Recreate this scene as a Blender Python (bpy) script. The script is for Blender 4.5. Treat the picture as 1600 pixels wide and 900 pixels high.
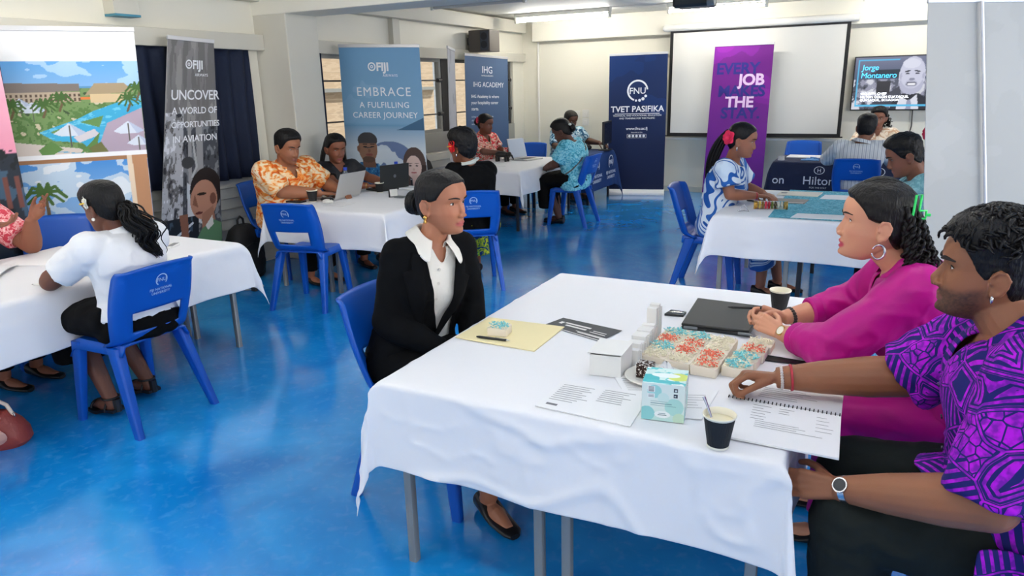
import bpy, bmesh, math, random
import numpy as np
from mathutils import Matrix, Vector
for _o in list(bpy.data.objects): bpy.data.objects.remove(_o)
SC = bpy.context.scene
COL = SC.collection
random.seed(7); RNG = np.random.default_rng(7)
# ------------------------------------------------------------------ camera, world, exposure
F_PX, PITCH, ROLL, YAW, CAM_H = 1107.0, 0.2767, 0.0241, 0.4774, 1.62
def make_camera():
    fw = np.array([-math.sin(YAW)*math.cos(PITCH), math.cos(YAW)*math.cos(PITCH), -math.sin(PITCH)])
    rt = np.array([math.cos(YAW), math.sin(YAW), 0.0]); up = np.cross(rt, fw)
    r2 = rt*math.cos(ROLL) - up*math.sin(ROLL); u2 = up*math.cos(ROLL) + rt*math.sin(ROLL)
    m = Matrix.Identity(4)
    for i in range(3):
        m[i][0] = r2[i]; m[i][1] = u2[i]; m[i][2] = -fw[i]
    m[2][3] = CAM_H
    cd = bpy.data.cameras.new('camera'); cd.sensor_width = 36.0; cd.sensor_fit = 'HORIZONTAL'
    cd.lens = F_PX/1600*36.0; cd.clip_start = 0.05; cd.clip_end = 100
    co = bpy.data.objects.new('camera', cd); COL.objects.link(co); co.matrix_world = m
    SC.camera = co
make_camera()
SC.view_settings.view_transform = 'Standard'; SC.view_settings.look = 'None'
SC.view_settings.gamma = 1.0; SC.view_settings.use_curve_mapping = False
SC.view_settings.exposure = EXPO = 0.92
WORLD = 0.36
w = bpy.data.worlds.new('world'); SC.world = w; w.use_nodes = True
_bg = w.node_tree.nodes['Background']; _bg.inputs[0].default_value = (0.92, 0.96, 1.0, 1); _bg.inputs[1].default_value = WORLD
def area_light(name, loc, size, power, direction, color=(1, 1, 1)):
    ld = bpy.data.lights.new(name, 'AREA'); ld.shape = 'RECTANGLE'; ld.size, ld.size_y = size; ld.energy = power; ld.color = color
    lo = bpy.data.objects.new(name, ld); COL.objects.link(lo); lo.location = loc
    lo.rotation_euler = Vector(direction).to_track_quat('-Z', 'Y').to_euler()
    return lo
# soft fill panels added behind and to the right of the camera, no window built; the sun only reaches the house outside
area_light('fill_behind', (-2.4, -3.9, 1.8), (6.0, 1.6), 22, (-0.15, 1, -0.22), (1.0, 0.99, 0.97))
area_light('fill_side', (5.9, 2.8, 1.75), (6.5, 1.6), 165, (-1, 0.15, -0.20), (1.0, 0.97, 0.93))
_sd = bpy.data.lights.new('sun_outside', 'SUN'); _sd.energy = 3.2; _sd.angle = .02; _sd.color = (1, .96, .9)
_so = bpy.data.objects.new('sun_outside', _sd); COL.objects.link(_so); _so.rotation_euler = Vector((-.42, -.55, -.72)).to_track_quat('-Z', 'Y').to_euler()
# ------------------------------------------------------------------ helpers
def srgb(r, g=None, b=None):
    if g is None: r, g, b = r
    f = lambda c: (c/255/12.92) if c/255 <= 0.04045 else ((c/255+0.055)/1.055)**2.4
    return (f(r), f(g), f(b))
def smst(a, b, x):
    t = np.clip((x-a)/(b-a), 0, 1); return t*t*(3-2*t)
def _hash(i, j, k, seed):
    h = (i*374761393 + j*668265263 + k*2147483647 + seed*974634777) & 0xffffffff
    h = ((h ^ (h >> 13))*1274126177) & 0xffffffff
    return ((h ^ (h >> 16)) & 0xffff)/32767.5 - 1.0
def vnoise(P, seed=0):
    P = np.asarray(P, float); I = np.floor(P).astype(np.int64); f = P-I; f = f*f*(3-2*f)
    out = 0
    for dx in (0, 1):
        for dy in (0, 1):
            for dz in (0, 1):
                wt = (f[:, 0] if dx else 1-f[:, 0])*(f[:, 1] if dy else 1-f[:, 1])*(f[:, 2] if dz else 1-f[:, 2])
                out = out + wt*_hash(I[:, 0]+dx, I[:, 1]+dy, I[:, 2]+dz, seed)
    return out
def unit(v):
    v = np.asarray(v, float); n = np.linalg.norm(v); return v/n if n > 1e-9 else v
class MB:
    """collects vertices and faces of one mesh"""
    def __init__(s): s.v = []; s.f = []; s.mi = []; s.cur = 0
    def add(s, V, Fc):
        o = len(s.v); s.v.extend([tuple(map(float, p)) for p in V]); s.f.extend([tuple(i+o for i in f) for f in Fc]); s.mi.extend([s.cur]*len(Fc)); return s
    def box(s, c, d, rz=0.0, M=None):
        V = np.array([[x, y, z] for x in (-.5, .5) for y in (-.5, .5) for z in (-.5, .5)])*np.array(d)
        if rz:
            ca, sa = math.cos(rz), math.sin(rz); V = np.stack([V[:, 0]*ca-V[:, 1]*sa, V[:, 0]*sa+V[:, 1]*ca, V[:, 2]], 1)
        if M is not None: V = V @ np.array(M).T
        return s.add(V+np.array(c), [(0, 1, 3, 2), (4, 6, 7, 5), (0, 4, 5, 1), (2, 3, 7, 6), (0, 2, 6, 4), (1, 5, 7, 3)])
    def box2(s, a, b): a = np.array(a, float); b = np.array(b, float); return s.box((a+b)/2, np.abs(b-a))
    def loft(s, rings, cap0=True, cap1=True, closed=True):
        n = len(rings[0]); V = [p for r in rings for p in r]; Fc = []
        for i in range(len(rings)-1):
            for j in range(n if closed else n-1):
                k = (j+1) % n; Fc.append((i*n+j, i*n+k, (i+1)*n+k, (i+1)*n+j))
        if cap0: Fc.append(tuple(range(n))[::-1])
        if cap1: Fc.append(tuple((len(rings)-1)*n+j for j in range(n)))
        return s.add(V, Fc)
    def tube(s, pts, rad, n=10, caps=True, flat=None):
        pts = [np.array(p, float) for p in pts]
        if np.isscalar(rad): rad = [rad]*len(pts)
        T = [unit(pts[min(i+1, len(pts)-1)]-pts[max(i-1, 0)]) for i in range(len(pts))]
        a = np.array([0, 0, 1.]) if abs(T[0][2]) < .9 else np.array([1., 0, 0])
        u = unit(np.cross(T[0], a)); rings = []
        for p, t, r in zip(pts, T, rad):
            u = unit(u-t*(u@t)); v = np.cross(t, u)
            rings.append([p+r*(math.cos(q)*u+math.sin(q)*v*(flat or 1)) for q in np.linspace(0, 2*math.pi, n, endpoint=False)])
        return s.loft(rings, caps, caps)
    def capsule(s, a, b, ra, rb, n=12):
        a = np.array(a, float); b = np.array(b, float); t = unit(b-a); P = []; Rr = []
        for q in (-1.0, -.8, -.45): P.append(a+t*ra*q); Rr.append(ra*math.sqrt(max(1-q*q, .0004)))
        P.append(a); Rr.append(ra); P.append(b); Rr.append(rb)
        for q in (.45, .8, 1.0): P.append(b+t*rb*q); Rr.append(rb*math.sqrt(max(1-q*q, .0004)))
        return s.tube(P, Rr, n)
    def ell(s, c, r, M=None, nu=16, nv=10):
        rings = []
        for i in range(nv+1):
            ph = math.pi*(i/nv-.5)*.999; rings.append([(r[0]*math.cos(ph)*math.cos(q), r[1]*math.cos(ph)*math.sin(q), r[2]*math.sin(ph)) for q in np.linspace(0, 2*math.pi, nu, endpoint=False)])
        R2 = np.array(rings)
        if M is not None: R2 = R2 @ np.array(M).T
        return s.loft(list(R2+np.array(c)))
    def lathe(s, prof, c=(0, 0, 0), n=24, cap0=True, cap1=True):
        return s.loft([[(c[0]+r*math.cos(q), c[1]+r*math.sin(q), c[2]+z) for q in np.linspace(0, 2*math.pi, n, endpoint=False)] for r, z in prof], cap0, cap1)
    def grid(s, P):
        P = np.asarray(P); nu, nv = P.shape[:2]
        return s.add(P.reshape(-1, 3), [(i*nv+j, i*nv+j+1, (i+1)*nv+j+1, (i+1)*nv+j) for i in range(nu-1) for j in range(nv-1)])
    def prism(s, poly, z0, z1, M=None, o=(0, 0, 0)):
        n = len(poly); V = np.array([(x, y, z0) for x, y in poly]+[(x, y, z1) for x, y in poly], float)
        if M is not None: V = V @ np.array(M).T
        return s.add(V+np.array(o), [tuple(range(n))[::-1], tuple(range(n, 2*n))]+[(i, (i+1) % n, n+(i+1) % n, n+i) for i in range(n)])
    def merge(s, o, M=None, t=(0, 0, 0)):
        V = np.array(o.v)
        if M is not None: V = V @ np.array(M).T
        return s.add(V+np.array(t), o.f)
def mesh_data(name, V, Fc, mats, smooth=True, sharp=40, cols=None, mi=None):
    me = bpy.data.meshes.new(name)
    me.from_pydata([tuple(v) for v in np.asarray(V).tolist()] if len(V) else [], [], [tuple(f) for f in Fc])
    for m in (mats if isinstance(mats, (list, tuple)) else [mats]): me.materials.append(m)
    if mi is not None and any(mi): me.polygons.foreach_set('material_index', list(mi))
    if cols is not None:
        at = me.color_attributes.new('Col', 'FLOAT_COLOR', 'POINT')
        c4 = np.ones((len(V), 4), np.float32); c4[:, :3] = cols; at.data.foreach_set('color', c4.ravel())
    me.update()
    if smooth:
        me.shade_smooth()
        if sharp is not None: me.set_sharp_from_angle(angle=math.radians(sharp))
    return me
def obj(name, mb, mats, parent=None, world=True, smooth=True, sharp=40, bevel=0, cols=None, recalc=True, solid=0, subsurf=0):
    """link one mesh object; geometry is given in room coordinates and moved into the parent's own frame"""
    V = np.array(mb.v, float)
    if parent is not None and world:
        top = parent; T = np.zeros(3)
        while top is not None: T += np.array(top.location); top = top.parent
        V = V-T
    me = mesh_data(name, V, mb.f, mats, smooth, sharp, cols, mb.mi)
    if recalc:
        bm = bmesh.new(); bm.from_mesh(me); bmesh.ops.recalc_face_normals(bm, faces=bm.faces); bm.to_mesh(me); bm.free()
    o = bpy.data.objects.new(name, me); COL.objects.link(o)
    if parent is not None: o.parent = parent
    if solid: md = o.modifiers.new('thickness', 'SOLIDIFY'); md.thickness = solid; md.offset = 0
    if subsurf: md = o.modifiers.new('smooth', 'SUBSURF'); md.levels = md.render_levels = subsurf
    if bevel: md = o.modifiers.new('bevel', 'BEVEL'); md.width = bevel; md.segments = 2; md.limit_method = 'ANGLE'
    return o
def tag(o, label, cat, group=None):
    o['label'] = label; o['category'] = cat
    if group: o['group'] = group
    return o
def thing(name, label, cat, loc=(0, 0, 0), group=None, rz=0.0):
    o = bpy.data.objects.new(name, None); COL.objects.link(o); o.location = loc; o.rotation_euler = (0, 0, rz); o.empty_display_size = .1
    return tag(o, label, cat, group)
def struct(o): o['kind'] = 'structure'; return o
def dup(root, loc, rz, label, group=None):
    r = root.copy(); COL.objects.link(r); r.location = loc; r.rotation_euler = (0, 0, rz); r['label'] = label
    if group: r['group'] = group
    for ch in root.children:
        c = ch.copy(); COL.objects.link(c); c.parent = r
        for g in ch.children:
            d = g.copy(); COL.objects.link(d); d.parent = c
    return r
def remesh(mb, vox, smooth=3, fac=.5):
    me = bpy.data.meshes.new('tmp'); me.from_pydata(mb.v, [], mb.f)
    o = bpy.data.objects.new('tmp', me); COL.objects.link(o)
    bm = bmesh.new(); bm.from_mesh(me); bmesh.ops.recalc_face_normals(bm, faces=bm.faces); bm.to_mesh(me); bm.free()
    md = o.modifiers.new('r', 'REMESH'); md.mode = 'VOXEL'; md.voxel_size = vox; md.adaptivity = 0
    if smooth: ms = o.modifiers.new('s', 'SMOOTH'); ms.factor = fac; ms.iterations = smooth
    dg = bpy.context.evaluated_depsgraph_get(); e = o.evaluated_get(dg); m2 = e.to_mesh()
    V = np.empty(len(m2.vertices)*3, np.float32); m2.vertices.foreach_get('co', V); V = V.reshape(-1, 3).astype(float)
    N = np.empty(len(m2.vertices)*3, np.float32); m2.vertices.foreach_get('normal', N); N = N.reshape(-1, 3).astype(float)
    Fc = [tuple(p.vertices) for p in m2.polygons]
    e.to_mesh_clear(); bpy.data.objects.remove(o); bpy.data.meshes.remove(me)
    r = MB(); r.v = V; r.f = Fc; r.mi = [0]*len(Fc); r.n = N
    return r
def cut(r, kill):
    """drop the faces whose vertices are all marked"""
    k = np.asarray(kill); r.f = [f for f in r.f if not any(k[i] for i in f)]; r.mi = [0]*len(r.f)
    cnt = {}
    for f in r.f:
        for i in range(len(f)): e = (min(f[i], f[i-1]), max(f[i], f[i-1])); cnt[e] = cnt.get(e, 0)+1
    nb = {}
    for (a, b), c in cnt.items():
        if c == 1: nb.setdefault(a, []).append(b); nb.setdefault(b, []).append(a)
    for it in range(14):   # relax the cut edge
        new = {a: (r.v[a]+sum(r.v[q] for q in l)/len(l))/2 for a, l in nb.items() if len(l) == 2}
        for a, p in new.items(): r.v[a] = p
    used = sorted({i for f in r.f for i in f}); mp = {o: n for n, o in enumerate(used)}
    r.v = r.v[used]; r.n = r.n[used]; r.f = [tuple(mp[i] for i in f) for f in r.f]; return r
# ------------------------------------------------------------------ materials
MATS = {}
def mat(name, col, rough=.5, metal=0.0, spec=.5, var=None, bump=None, sss=0.0, emit=None, vcol=False, trans=0, sheen=0, coat=0):
    if name in MATS: return MATS[name]
    m = bpy.data.materials.new(name); m.use_nodes = True; nt = m.node_tree; b = nt.nodes['Principled BSDF']
    c = srgb(col) if max(col) > 1 else col
    b.inputs['Base Color'].default_value = (*c, 1); b.inputs['Roughness'].default_value = rough; b.inputs['Metallic'].default_value = metal
    b.inputs['Specular IOR Level'].default_value = spec
    if trans: b.inputs['Transmission Weight'].default_value = trans
    if sheen: b.inputs['Sheen Weight'].default_value = sheen; b.inputs['Sheen Roughness'].default_value = .5
    if coat: b.inputs['Coat Weight'].default_value = coat; b.inputs['Coat Roughness'].default_value = .1
    if sss:
        b.inputs['Subsurface Weight'].default_value = sss; b.inputs['Subsurface Radius'].default_value = (1, .35, .2); b.inputs['Subsurface Scale'].default_value = .006
    tc = nt.nodes.new('ShaderNodeTexCoord')
    if vcol:
        a = nt.nodes.new('ShaderNodeAttribute'); a.attribute_name = 'Col'
        if emit: b.inputs['Base Color'].default_value = (.01, .01, .012, 1)
        else: nt.links.new(a.outputs['Color'], b.inputs['Base Color'])
        if emit: nt.links.new(a.outputs['Color'], b.inputs['Emission Color']); b.inputs['Emission Strength'].default_value = emit
    elif emit: b.inputs['Emission Color'].default_value = (*c, 1); b.inputs['Emission Strength'].default_value = emit
    if var:
        n = nt.nodes.new('ShaderNodeTexNoise'); n.inputs['Scale'].default_value = var[0]; n.inputs['Detail'].default_value = 5
        nt.links.new(tc.outputs['Object'], n.inputs['Vector'])
        mx = nt.nodes.new('ShaderNodeMix'); mx.data_type = 'RGBA'
        mx.inputs[6].default_value = (*[x*(1-var[1]) for x in c], 1); mx.inputs[7].default_value = (*[min(1, x*(1+var[1])) for x in c], 1)
        nt.links.new(n.outputs['Fac'], mx.inputs[0])
        nt.links.new(mx.outputs[2], b.inputs['Base Color'])
    if bump:
        n2 = nt.nodes.new('ShaderNodeTexNoise'); n2.inputs['Scale'].default_value = bump[0]; n2.inputs['Detail'].default_value = 4
        mp = nt.nodes.new('ShaderNodeMapping'); nt.links.new(tc.outputs['Object'], mp.inputs['Vector'])
        if len(bump) > 2: mp.inputs['Scale'].default_value = bump[2]
        nt.links.new(mp.outputs[0], n2.inputs['Vector'])
        bp = nt.nodes.new('ShaderNodeBump'); bp.inputs['Strength'].default_value = bump[1]; bp.inputs['Distance'].default_value = .01
        nt.links.new(n2.outputs['Fac'], bp.inputs['Height']); nt.links.new(bp.outputs[0], b.inputs['Normal'])
    MATS[name] = m; return m
def pattern(name, stops, scale=10, kind='noise', rough=.7, dist=0.0, detail=3, stretch=(1, 1, 1), metric=None):
    """fabric print: a texture pushed through hard colour steps; stops = [(position, sRGB)]"""
    if name in MATS: return MATS[name]
    m = bpy.data.materials.new(name); m.use_nodes = True; nt = m.node_tree; b = nt.nodes['Principled BSDF']; b.inputs['Roughness'].default_value = rough
    b.inputs['Specular IOR Level'].default_value = .2
    tc = nt.nodes.new('ShaderNodeTexCoord'); mp = nt.nodes.new('ShaderNodeMapping'); mp.inputs['Scale'].default_value = stretch
    nt.links.new(tc.outputs['Object'], mp.inputs[0])
    if kind == 'noise':
        t = nt.nodes.new('ShaderNodeTexNoise'); t.inputs['Scale'].default_value = scale; t.inputs['Detail'].default_value = detail; t.inputs['Distortion'].default_value = dist; out = t.outputs['Fac']
    elif kind == 'wave':
        t = nt.nodes.new('ShaderNodeTexWave'); t.inputs['Scale'].default_value = scale; t.inputs['Distortion'].default_value = dist; t.inputs['Detail'].default_value = detail; t.inputs['Detail Scale'].default_value = .6; out = t.outputs['Fac']
    else:
        t = nt.nodes.new('ShaderNodeTexVoronoi'); t.inputs['Scale'].default_value = scale; t.feature = kind
        out = t.outputs['Distance']
    nt.links.new(mp.outputs[0], t.inputs['Vector'])
    r = nt.nodes.new('ShaderNodeValToRGB'); r.color_ramp.interpolation = 'CONSTANT'
    els = r.color_ramp.elements
    while len(els) < len(stops): els.new(.5)
    for e, (p, c) in zip(els, stops): e.position = p; e.color = (*srgb(c), 1)
    nt.links.new(out, r.inputs[0]); nt.links.new(r.outputs[0], b.inputs['Base Color'])
    MATS[name] = m; return m
def text_mb(body, size, place, align='LEFT', bold=0.0, thick=.0012, space=1.0, shear=0.0):
    """letter shapes from Blender's own font, laid out with place(x, y, h) -> room point"""
    cu = bpy.data.curves.new('t', 'FONT'); cu.body = body; cu.size = size; cu.align_x = align; cu.resolution_u = 3; cu.offset = bold*size; cu.extrude = thick/2; cu.space_character = space; cu.shear = shear
    o = bpy.data.objects.new('t', cu); COL.objects.link(o)
    e = o.evaluated_get(bpy.context.evaluated_depsgraph_get()); me = e.to_mesh(); mb = MB()
    mb.add([place(v.co.x, v.co.y, v.co.z) for v in me.vertices], [tuple(p.vertices) for p in me.polygons])
    e.to_mesh_clear(); bpy.data.objects.remove(o); bpy.data.curves.remove(cu); return mb
def ring_mb(place, cx, cy, r0, r1, a0=0, a1=360, n=40, h=.0006):
    mb = MB(); P = []
    for a in np.radians(np.linspace(a0, a1, n)): P.append([place(cx+r0*math.cos(a), cy+r0*math.sin(a), h), place(cx+r1*math.cos(a), cy+r1*math.sin(a), h)])
    return mb.grid(P)
def flat_mb(place, polys, h=.0006):
    mb = MB()
    for p in polys: mb.add([place(x, y, h) for x, y in p], [tuple(range(len(p)))])
    return mb
class Paint:
    """colours for the vertices of a printed sheet; u to the right, v up, both in metres"""
    def __init__(s, w, h, res=.006, base=(255, 255, 255)):
        s.nu = max(4, int(w/res)+1); s.nv = max(4, int(h/res)+1); s.w = w; s.h = h
        s.U, s.V = np.meshgrid(np.linspace(0, w, s.nu), np.linspace(0, h, s.nv), indexing='ij'); s.C = np.zeros((s.nu, s.nv, 3)); s.C[:] = srgb(base)
    def put(s, mask, c):
        c = np.array(srgb(c)) if not isinstance(c, np.ndarray) else c
        mk = np.asarray(mask, float)[..., None]; s.C = s.C*(1-mk)+c*mk
    def rect(s, u0, v0, u1, v1, c): s.put((s.U >= u0) & (s.U <= u1) & (s.V >= v0) & (s.V <= v1), c)
    def ell(s, u, v, a, b, c, rot=0):
        x = s.U-u; y = s.V-v; cr, sr = math.cos(rot), math.sin(rot); s.put(((x*cr+y*sr)/a)**2+((-x*sr+y*cr)/b)**2 <= 1, c)
    def inside(s, p):
        m = np.zeros(s.U.shape, bool); n = len(p)
        for i in range(n):
            (x0, y0), (x1, y1) = p[i], p[(i+1) % n]
            if y0 == y1: continue
            m ^= ((y0 > s.V) != (y1 > s.V)) & (s.U < (x1-x0)*(s.V-y0)/(y1-y0)+x0)
        return m
    def poly(s, p, c): s.put(s.inside(p), c)
    def vgrad(s, v0, v1, c0, c1, mask=None):
        t = np.clip((s.V-v0)/(v1-v0), 0, 1)[..., None]; g = np.array(srgb(c0))*(1-t)+np.array(srgb(c1))*t
        m = (s.V >= min(v0, v1)) & (s.V <= max(v0, v1)); m = m if mask is None else (m & mask); s.put(m, g)
    def noise(s, sc, seed=0, stretch=(1, 1)):
        P = np.stack([s.U.ravel()*sc*stretch[0], s.V.ravel()*sc*stretch[1], np.full(s.U.size, seed*3.7)], 1); n = vnoise(P, seed)*.6+vnoise(P*2.1, seed+1)*.3+vnoise(P*4.3, seed+2)*.2
        return n.reshape(s.U.shape)
    def speckle(s, sc, lo, c, mask, seed=0): s.put(mask & (s.noise(sc, seed) > lo), c)
    def line(s, p, wd, c):
        for (x0, y0), (x1, y1) in zip(p[:-1], p[1:]):
            dx, dy = x1-x0, y1-y0; L = math.hypot(dx, dy)+1e-9; t = np.clip(((s.U-x0)*dx+(s.V-y0)*dy)/L**2, 0, 1)
            s.put((s.U-x0-t*dx)**2+(s.V-y0-t*dy)**2 <= (wd/2)**2, c)
    def sheet(s, place, h=0.0):
        P = np.array([[place(s.U[i, j], s.V[i, j], h) for j in range(s.nv)] for i in range(s.nu)]); mb = MB(); mb.grid(P); return mb, s.C.reshape(-1, 3)
# ------------------------------------------------------------------ room shell
CREAM = mat('cream paint', (230, 227, 214), .55, var=(1.3, .03))
GREYP = mat('grey cream paint', (205, 202, 190), .6, var=(2.0, .04))
WHITEP = mat('white paint', (232, 231, 226), .5)
CEILM = mat('ceiling paint', (226, 224, 216), .6)
def floor_mat():
    m = bpy.data.materials.new('blue vinyl floor'); m.use_nodes = True; nt = m.node_tree; b = nt.nodes['Principled BSDF']
    tc = nt.nodes.new('ShaderNodeTexCoord')
    def noise(sc, det, dist=0):
        n = nt.nodes.new('ShaderNodeTexNoise'); n.inputs['Scale'].default_value = sc; n.inputs['Detail'].default_value = det; n.inputs['Distortion'].default_value = dist; nt.links.new(tc.outputs['Object'], n.inputs['Vector']); return n
    a = noise(1.6, 8, 1.2); c = noise(22, 8, .6)
    r = nt.nodes.new('ShaderNodeValToRGB'); r.color_ramp.elements[0].position = .32; r.color_ramp.elements[0].color = (*srgb(0, 122, 204), 1); r.color_ramp.elements[1].position = .72; r.color_ramp.elements[1].color = (*srgb(34, 160, 236), 1)
    nt.links.new(a.outputs['Fac'], r.inputs[0])
    r2 = nt.nodes.new('ShaderNodeValToRGB'); r2.color_ramp.elements[0].position = .52; r2.color_ramp.elements[0].color = (0, 0, 0, 1); r2.color_ramp.elements[1].position = .85; r2.color_ramp.elements[1].color = (.32, .32, .32, 1)
    nt.links.new(c.outputs['Fac'], r2.inputs[0])
    mx = nt.nodes.new('ShaderNodeMix'); mx.data_type = 'RGBA'; mx.inputs[7].default_value = (*srgb(110, 184, 240), 1)
    nt.links.new(r2.outputs[0], mx.inputs[0]); nt.links.new(r.outputs[0], mx.inputs[6]); nt.links.new(mx.outputs[2], b.inputs['Base Color'])
    rr = nt.nodes.new('ShaderNodeMapRange'); rr.inputs[3].default_value = .10; rr.inputs[4].default_value = .20; nt.links.new(a.outputs['Fac'], rr.inputs[0]); nt.links.new(rr.outputs[0], b.inputs['Roughness'])
    b.inputs['Specular IOR Level'].default_value = .9; b.inputs['Coat Weight'].default_value = .45; b.inputs['Coat Roughness'].default_value = .2
    return m
XL, YB, ZC = -5.35, 10.93, 2.63
struct(obj('floor', MB().box2((-5.6, -4, -.1), (6, 11.1, 0)), floor_mat(), smooth=False))
struct(obj('ceiling', MB().box2((-5.6, -1.0, ZC), (6, 11.1, ZC+.1)), CEILM, smooth=False))
struct(obj('wall_back', MB().box2((-5.6, YB, 0), (6, YB+.12, ZC)), CREAM, smooth=False))
struct(obj('trim_1', MB().box2((-5.1, YB-.17, 2.3), (6, YB, ZC)), CREAM, smooth=False, bevel=.006))     # deep beam along the back wall
struct(obj('baseboard_back', MB().box2((XL, YB-.02, 0), (6, YB, .085)), GREYP, smooth=False, bevel=.004))
# left wall: boards below, windows, lintel, upper panel
wl = MB()
wl.box2((XL-.15, -4, 2.0), (XL, 11.05, ZC)); wl.box2((XL-.15, -4, 0), (XL, 5.4, .9)); wl.box2((XL-.15, 5.2, 0), (XL, 11.05, .80))
wl.box2((XL-.15, 10.55, .8), (XL, 11.05, 2.0)); wl.box2((XL-.15, -4, .9), (XL, 1.2, 2.0)); wl.box2((XL-.15, 5.1, .9), (XL, 5.95, 2.0))
struct(obj('wall_left', wl, CREAM, smooth=False))
bd = MB()
for i in range(9):
    z = .02+i*.095
    if z+.09 > .88: break
    for y0, y1 in ((-4, 5.2), (5.62, YB)):
        if y0 > 5 and z+.09 > .80: continue
        bd.add([(XL, y0, z), (XL+.026, y0, z), (XL+.012, y0, z+.09), (XL, y0, z+.09), (XL, y1, z), (XL+.026, y1, z), (XL+.012, y1, z+.09), (XL, y1, z+.09)], [(0, 1, 2, 3), (4, 7, 6, 5), (1, 5, 6, 2), (3, 2, 6, 7), (0, 4, 5, 1)])
struct(obj('trim_2', bd, mat('board paint', (206, 205, 198), .5, var=(3, .06)), smooth=False))            # weatherboards under the windows
struct(obj('trim_3', MB().box2((XL, -4, 2.0), (XL+.11, 5.2, 2.14)), GREYP, smooth=False, bevel=.006))
struct(obj('trim_4', MB().box2((XL, 5.6, 2.0), (XL+.06, YB-.02, 2.13)), GREYP, smooth=False, bevel=.006))
struct(obj('trim_5', MB().box2((XL, 5.6, 2.43), (XL+.14, YB-.15, 2.60)), GREYP, smooth=False, bevel=.006))
struct(obj('trim_6', MB().box2((XL, -4, 2.43), (XL+.12, 5.2, 2.60)), GREYP, smooth=False, bevel=.006))
pm = MB(); pm.box2((XL, 3.72, 2.22), (XL+.12, 3.93, 2.6)); pm.cur = 1; pm.box2((XL, 3.72, 2.205), (XL+.125, 3.935, 2.222))
struct(obj('trim_7', pm, [GREYP, mat('blue tape', (70, 140, 165), .5)], smooth=False))
struct(obj('trim_8', MB().box2((XL, 7.30, 2.14), (XL+.07, 7.44, 2.43)), GREYP, smooth=False, bevel=.004))
struct(obj('column', MB().box2((XL-.02, 5.2, 0), (-4.95, 5.62, ZC)), GREYP, smooth=False, bevel=.01))
struct(obj('beam', MB().box2((XL-.02, 5.19, 2.31), (6, 5.62, ZC+.01)), mat('beam paint', (232, 229, 216), .55), smooth=False, bevel=.008))
struct(obj('corner_pipe', MB().tube([(-5.06, YB-.03, 0), (-5.06, YB-.03, 2.3)], .018, 12), WHITEP))
struct(obj('trim_9', MB().box2((-3.35, YB-.05, 2.0), (-2.96, YB, 2.045)), WHITEP, smooth=False, bevel=.005))
# louvre windows of the far bay: frame, mullions, glass, security bars
FRM = mat('window frame grey', (150, 150, 145), .45); DARK = mat('dark frame', (38, 38, 42), .4); GLASS = mat('window glass', (.9, .93, .93), .04, trans=1.0)
GLASS.node_tree.nodes['Principled BSDF'].inputs['IOR'].default_value = 1.08
struct(obj('trim_10', MB().box2((XL-.14, 5.95, .80), (XL+.01, 10.55, 1.05)), mat('grey panel', (158, 158, 152), .5), smooth=False))
BAYS = [(5.98, 7.1), (7.14, 8.46), (8.78, 10.5)]
for i, (a, b) in enumerate(BAYS):
    fr = MB(); f = .05
    fr.box2((XL-.10, a, 1.05), (XL-.03, a+f, 2.0)); fr.box2((XL-.10, b-f, 1.05), (XL-.03, b, 2.0)); fr.box2((XL-.10, a+f, 1.05), (XL-.03, b-f, 1.09)); fr.box2((XL-.10, a+f, 1.96), (XL-.03, b-f, 2.0))
    wn = struct(obj('window_%d' % (i+1), fr, FRM if i < 2 else DARK, smooth=False))
    gl = MB()
    for k in range(6): gl.box((XL-.075, (a+b)/2, 1.165+k*.145), (.008, b-a-2*f, .15), M=Matrix.Rotation(.12, 3, 'Y'))
    obj('glass_louvres', gl, GLASS, wn, smooth=False)
    br = MB()
    for z in (1.29, 1.725):
        br.tube([(XL-.01, a, z), (XL-.01, b, z)], .009, 8)
        br.tube([(XL-.01, b-.12, z), (XL-.01, b-.03, z)], .028, 10)
    obj('security_bar', br, DARK, wn)
    br2 = obj('mullion', MB().box2((XL-.09, b, 1.05), (XL-.02, b+.34 if i == 1 else b+.04, 2.0)), DARK if i == 1 else FRM, wn, smooth=False)
obw = MB(); obw.box2((-8.6, 6.0, -1), (-8.3, 12.75, 6)); obw.box2((-8.7, 13.5, -1), (-8.4, 18.5, 6))
bw = obj('neighbouring_house', obw, pattern('house blocks', [(0, (196, 172, 145)), (.5, (206, 183, 156)), (.62, (188, 166, 141))], 3, 'noise', stretch=(1, 1, 5)), smooth=False)
tag(bw, 'beige block house wall seen through the louvre windows', 'building'); bw['kind'] = 'structure'
obj('ledge', MB().box2((-8.3, 6.0, 1.6), (-8.2, 12.75, 1.66)), FRM, bw, smooth=False)
# curtains
NAVY = mat('navy curtain', (11, 26, 54), .8, bump=(60, .15))
def curtain(y0, y1, z0, z1, x, n, label):
    P = []
    for i in range(n*10+1):
        t = i/(n*10); y = y0+(y1-y0)*t
        P.append([(x+.035*math.sin(t*n*2*math.pi+.6*math.sin(3*q))*(.55+.5*q)+.01*math.sin(t*41), y+.015*math.sin(q*2+t*9), z1+(z0-z1)*q) for q in np.linspace(0, 1, 14)])
    return tag(obj('curtain', MB().grid(P), NAVY, solid=.004), label, 'curtain')
curtain(2.3, 5.02, .86, 2.0, XL+.075, 17, 'long navy curtain behind the grey aviation banner')
curtain(5.66, 5.99, .84, 2.0, XL+.085, 4, 'narrow navy curtain hanging beside the white column')
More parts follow.
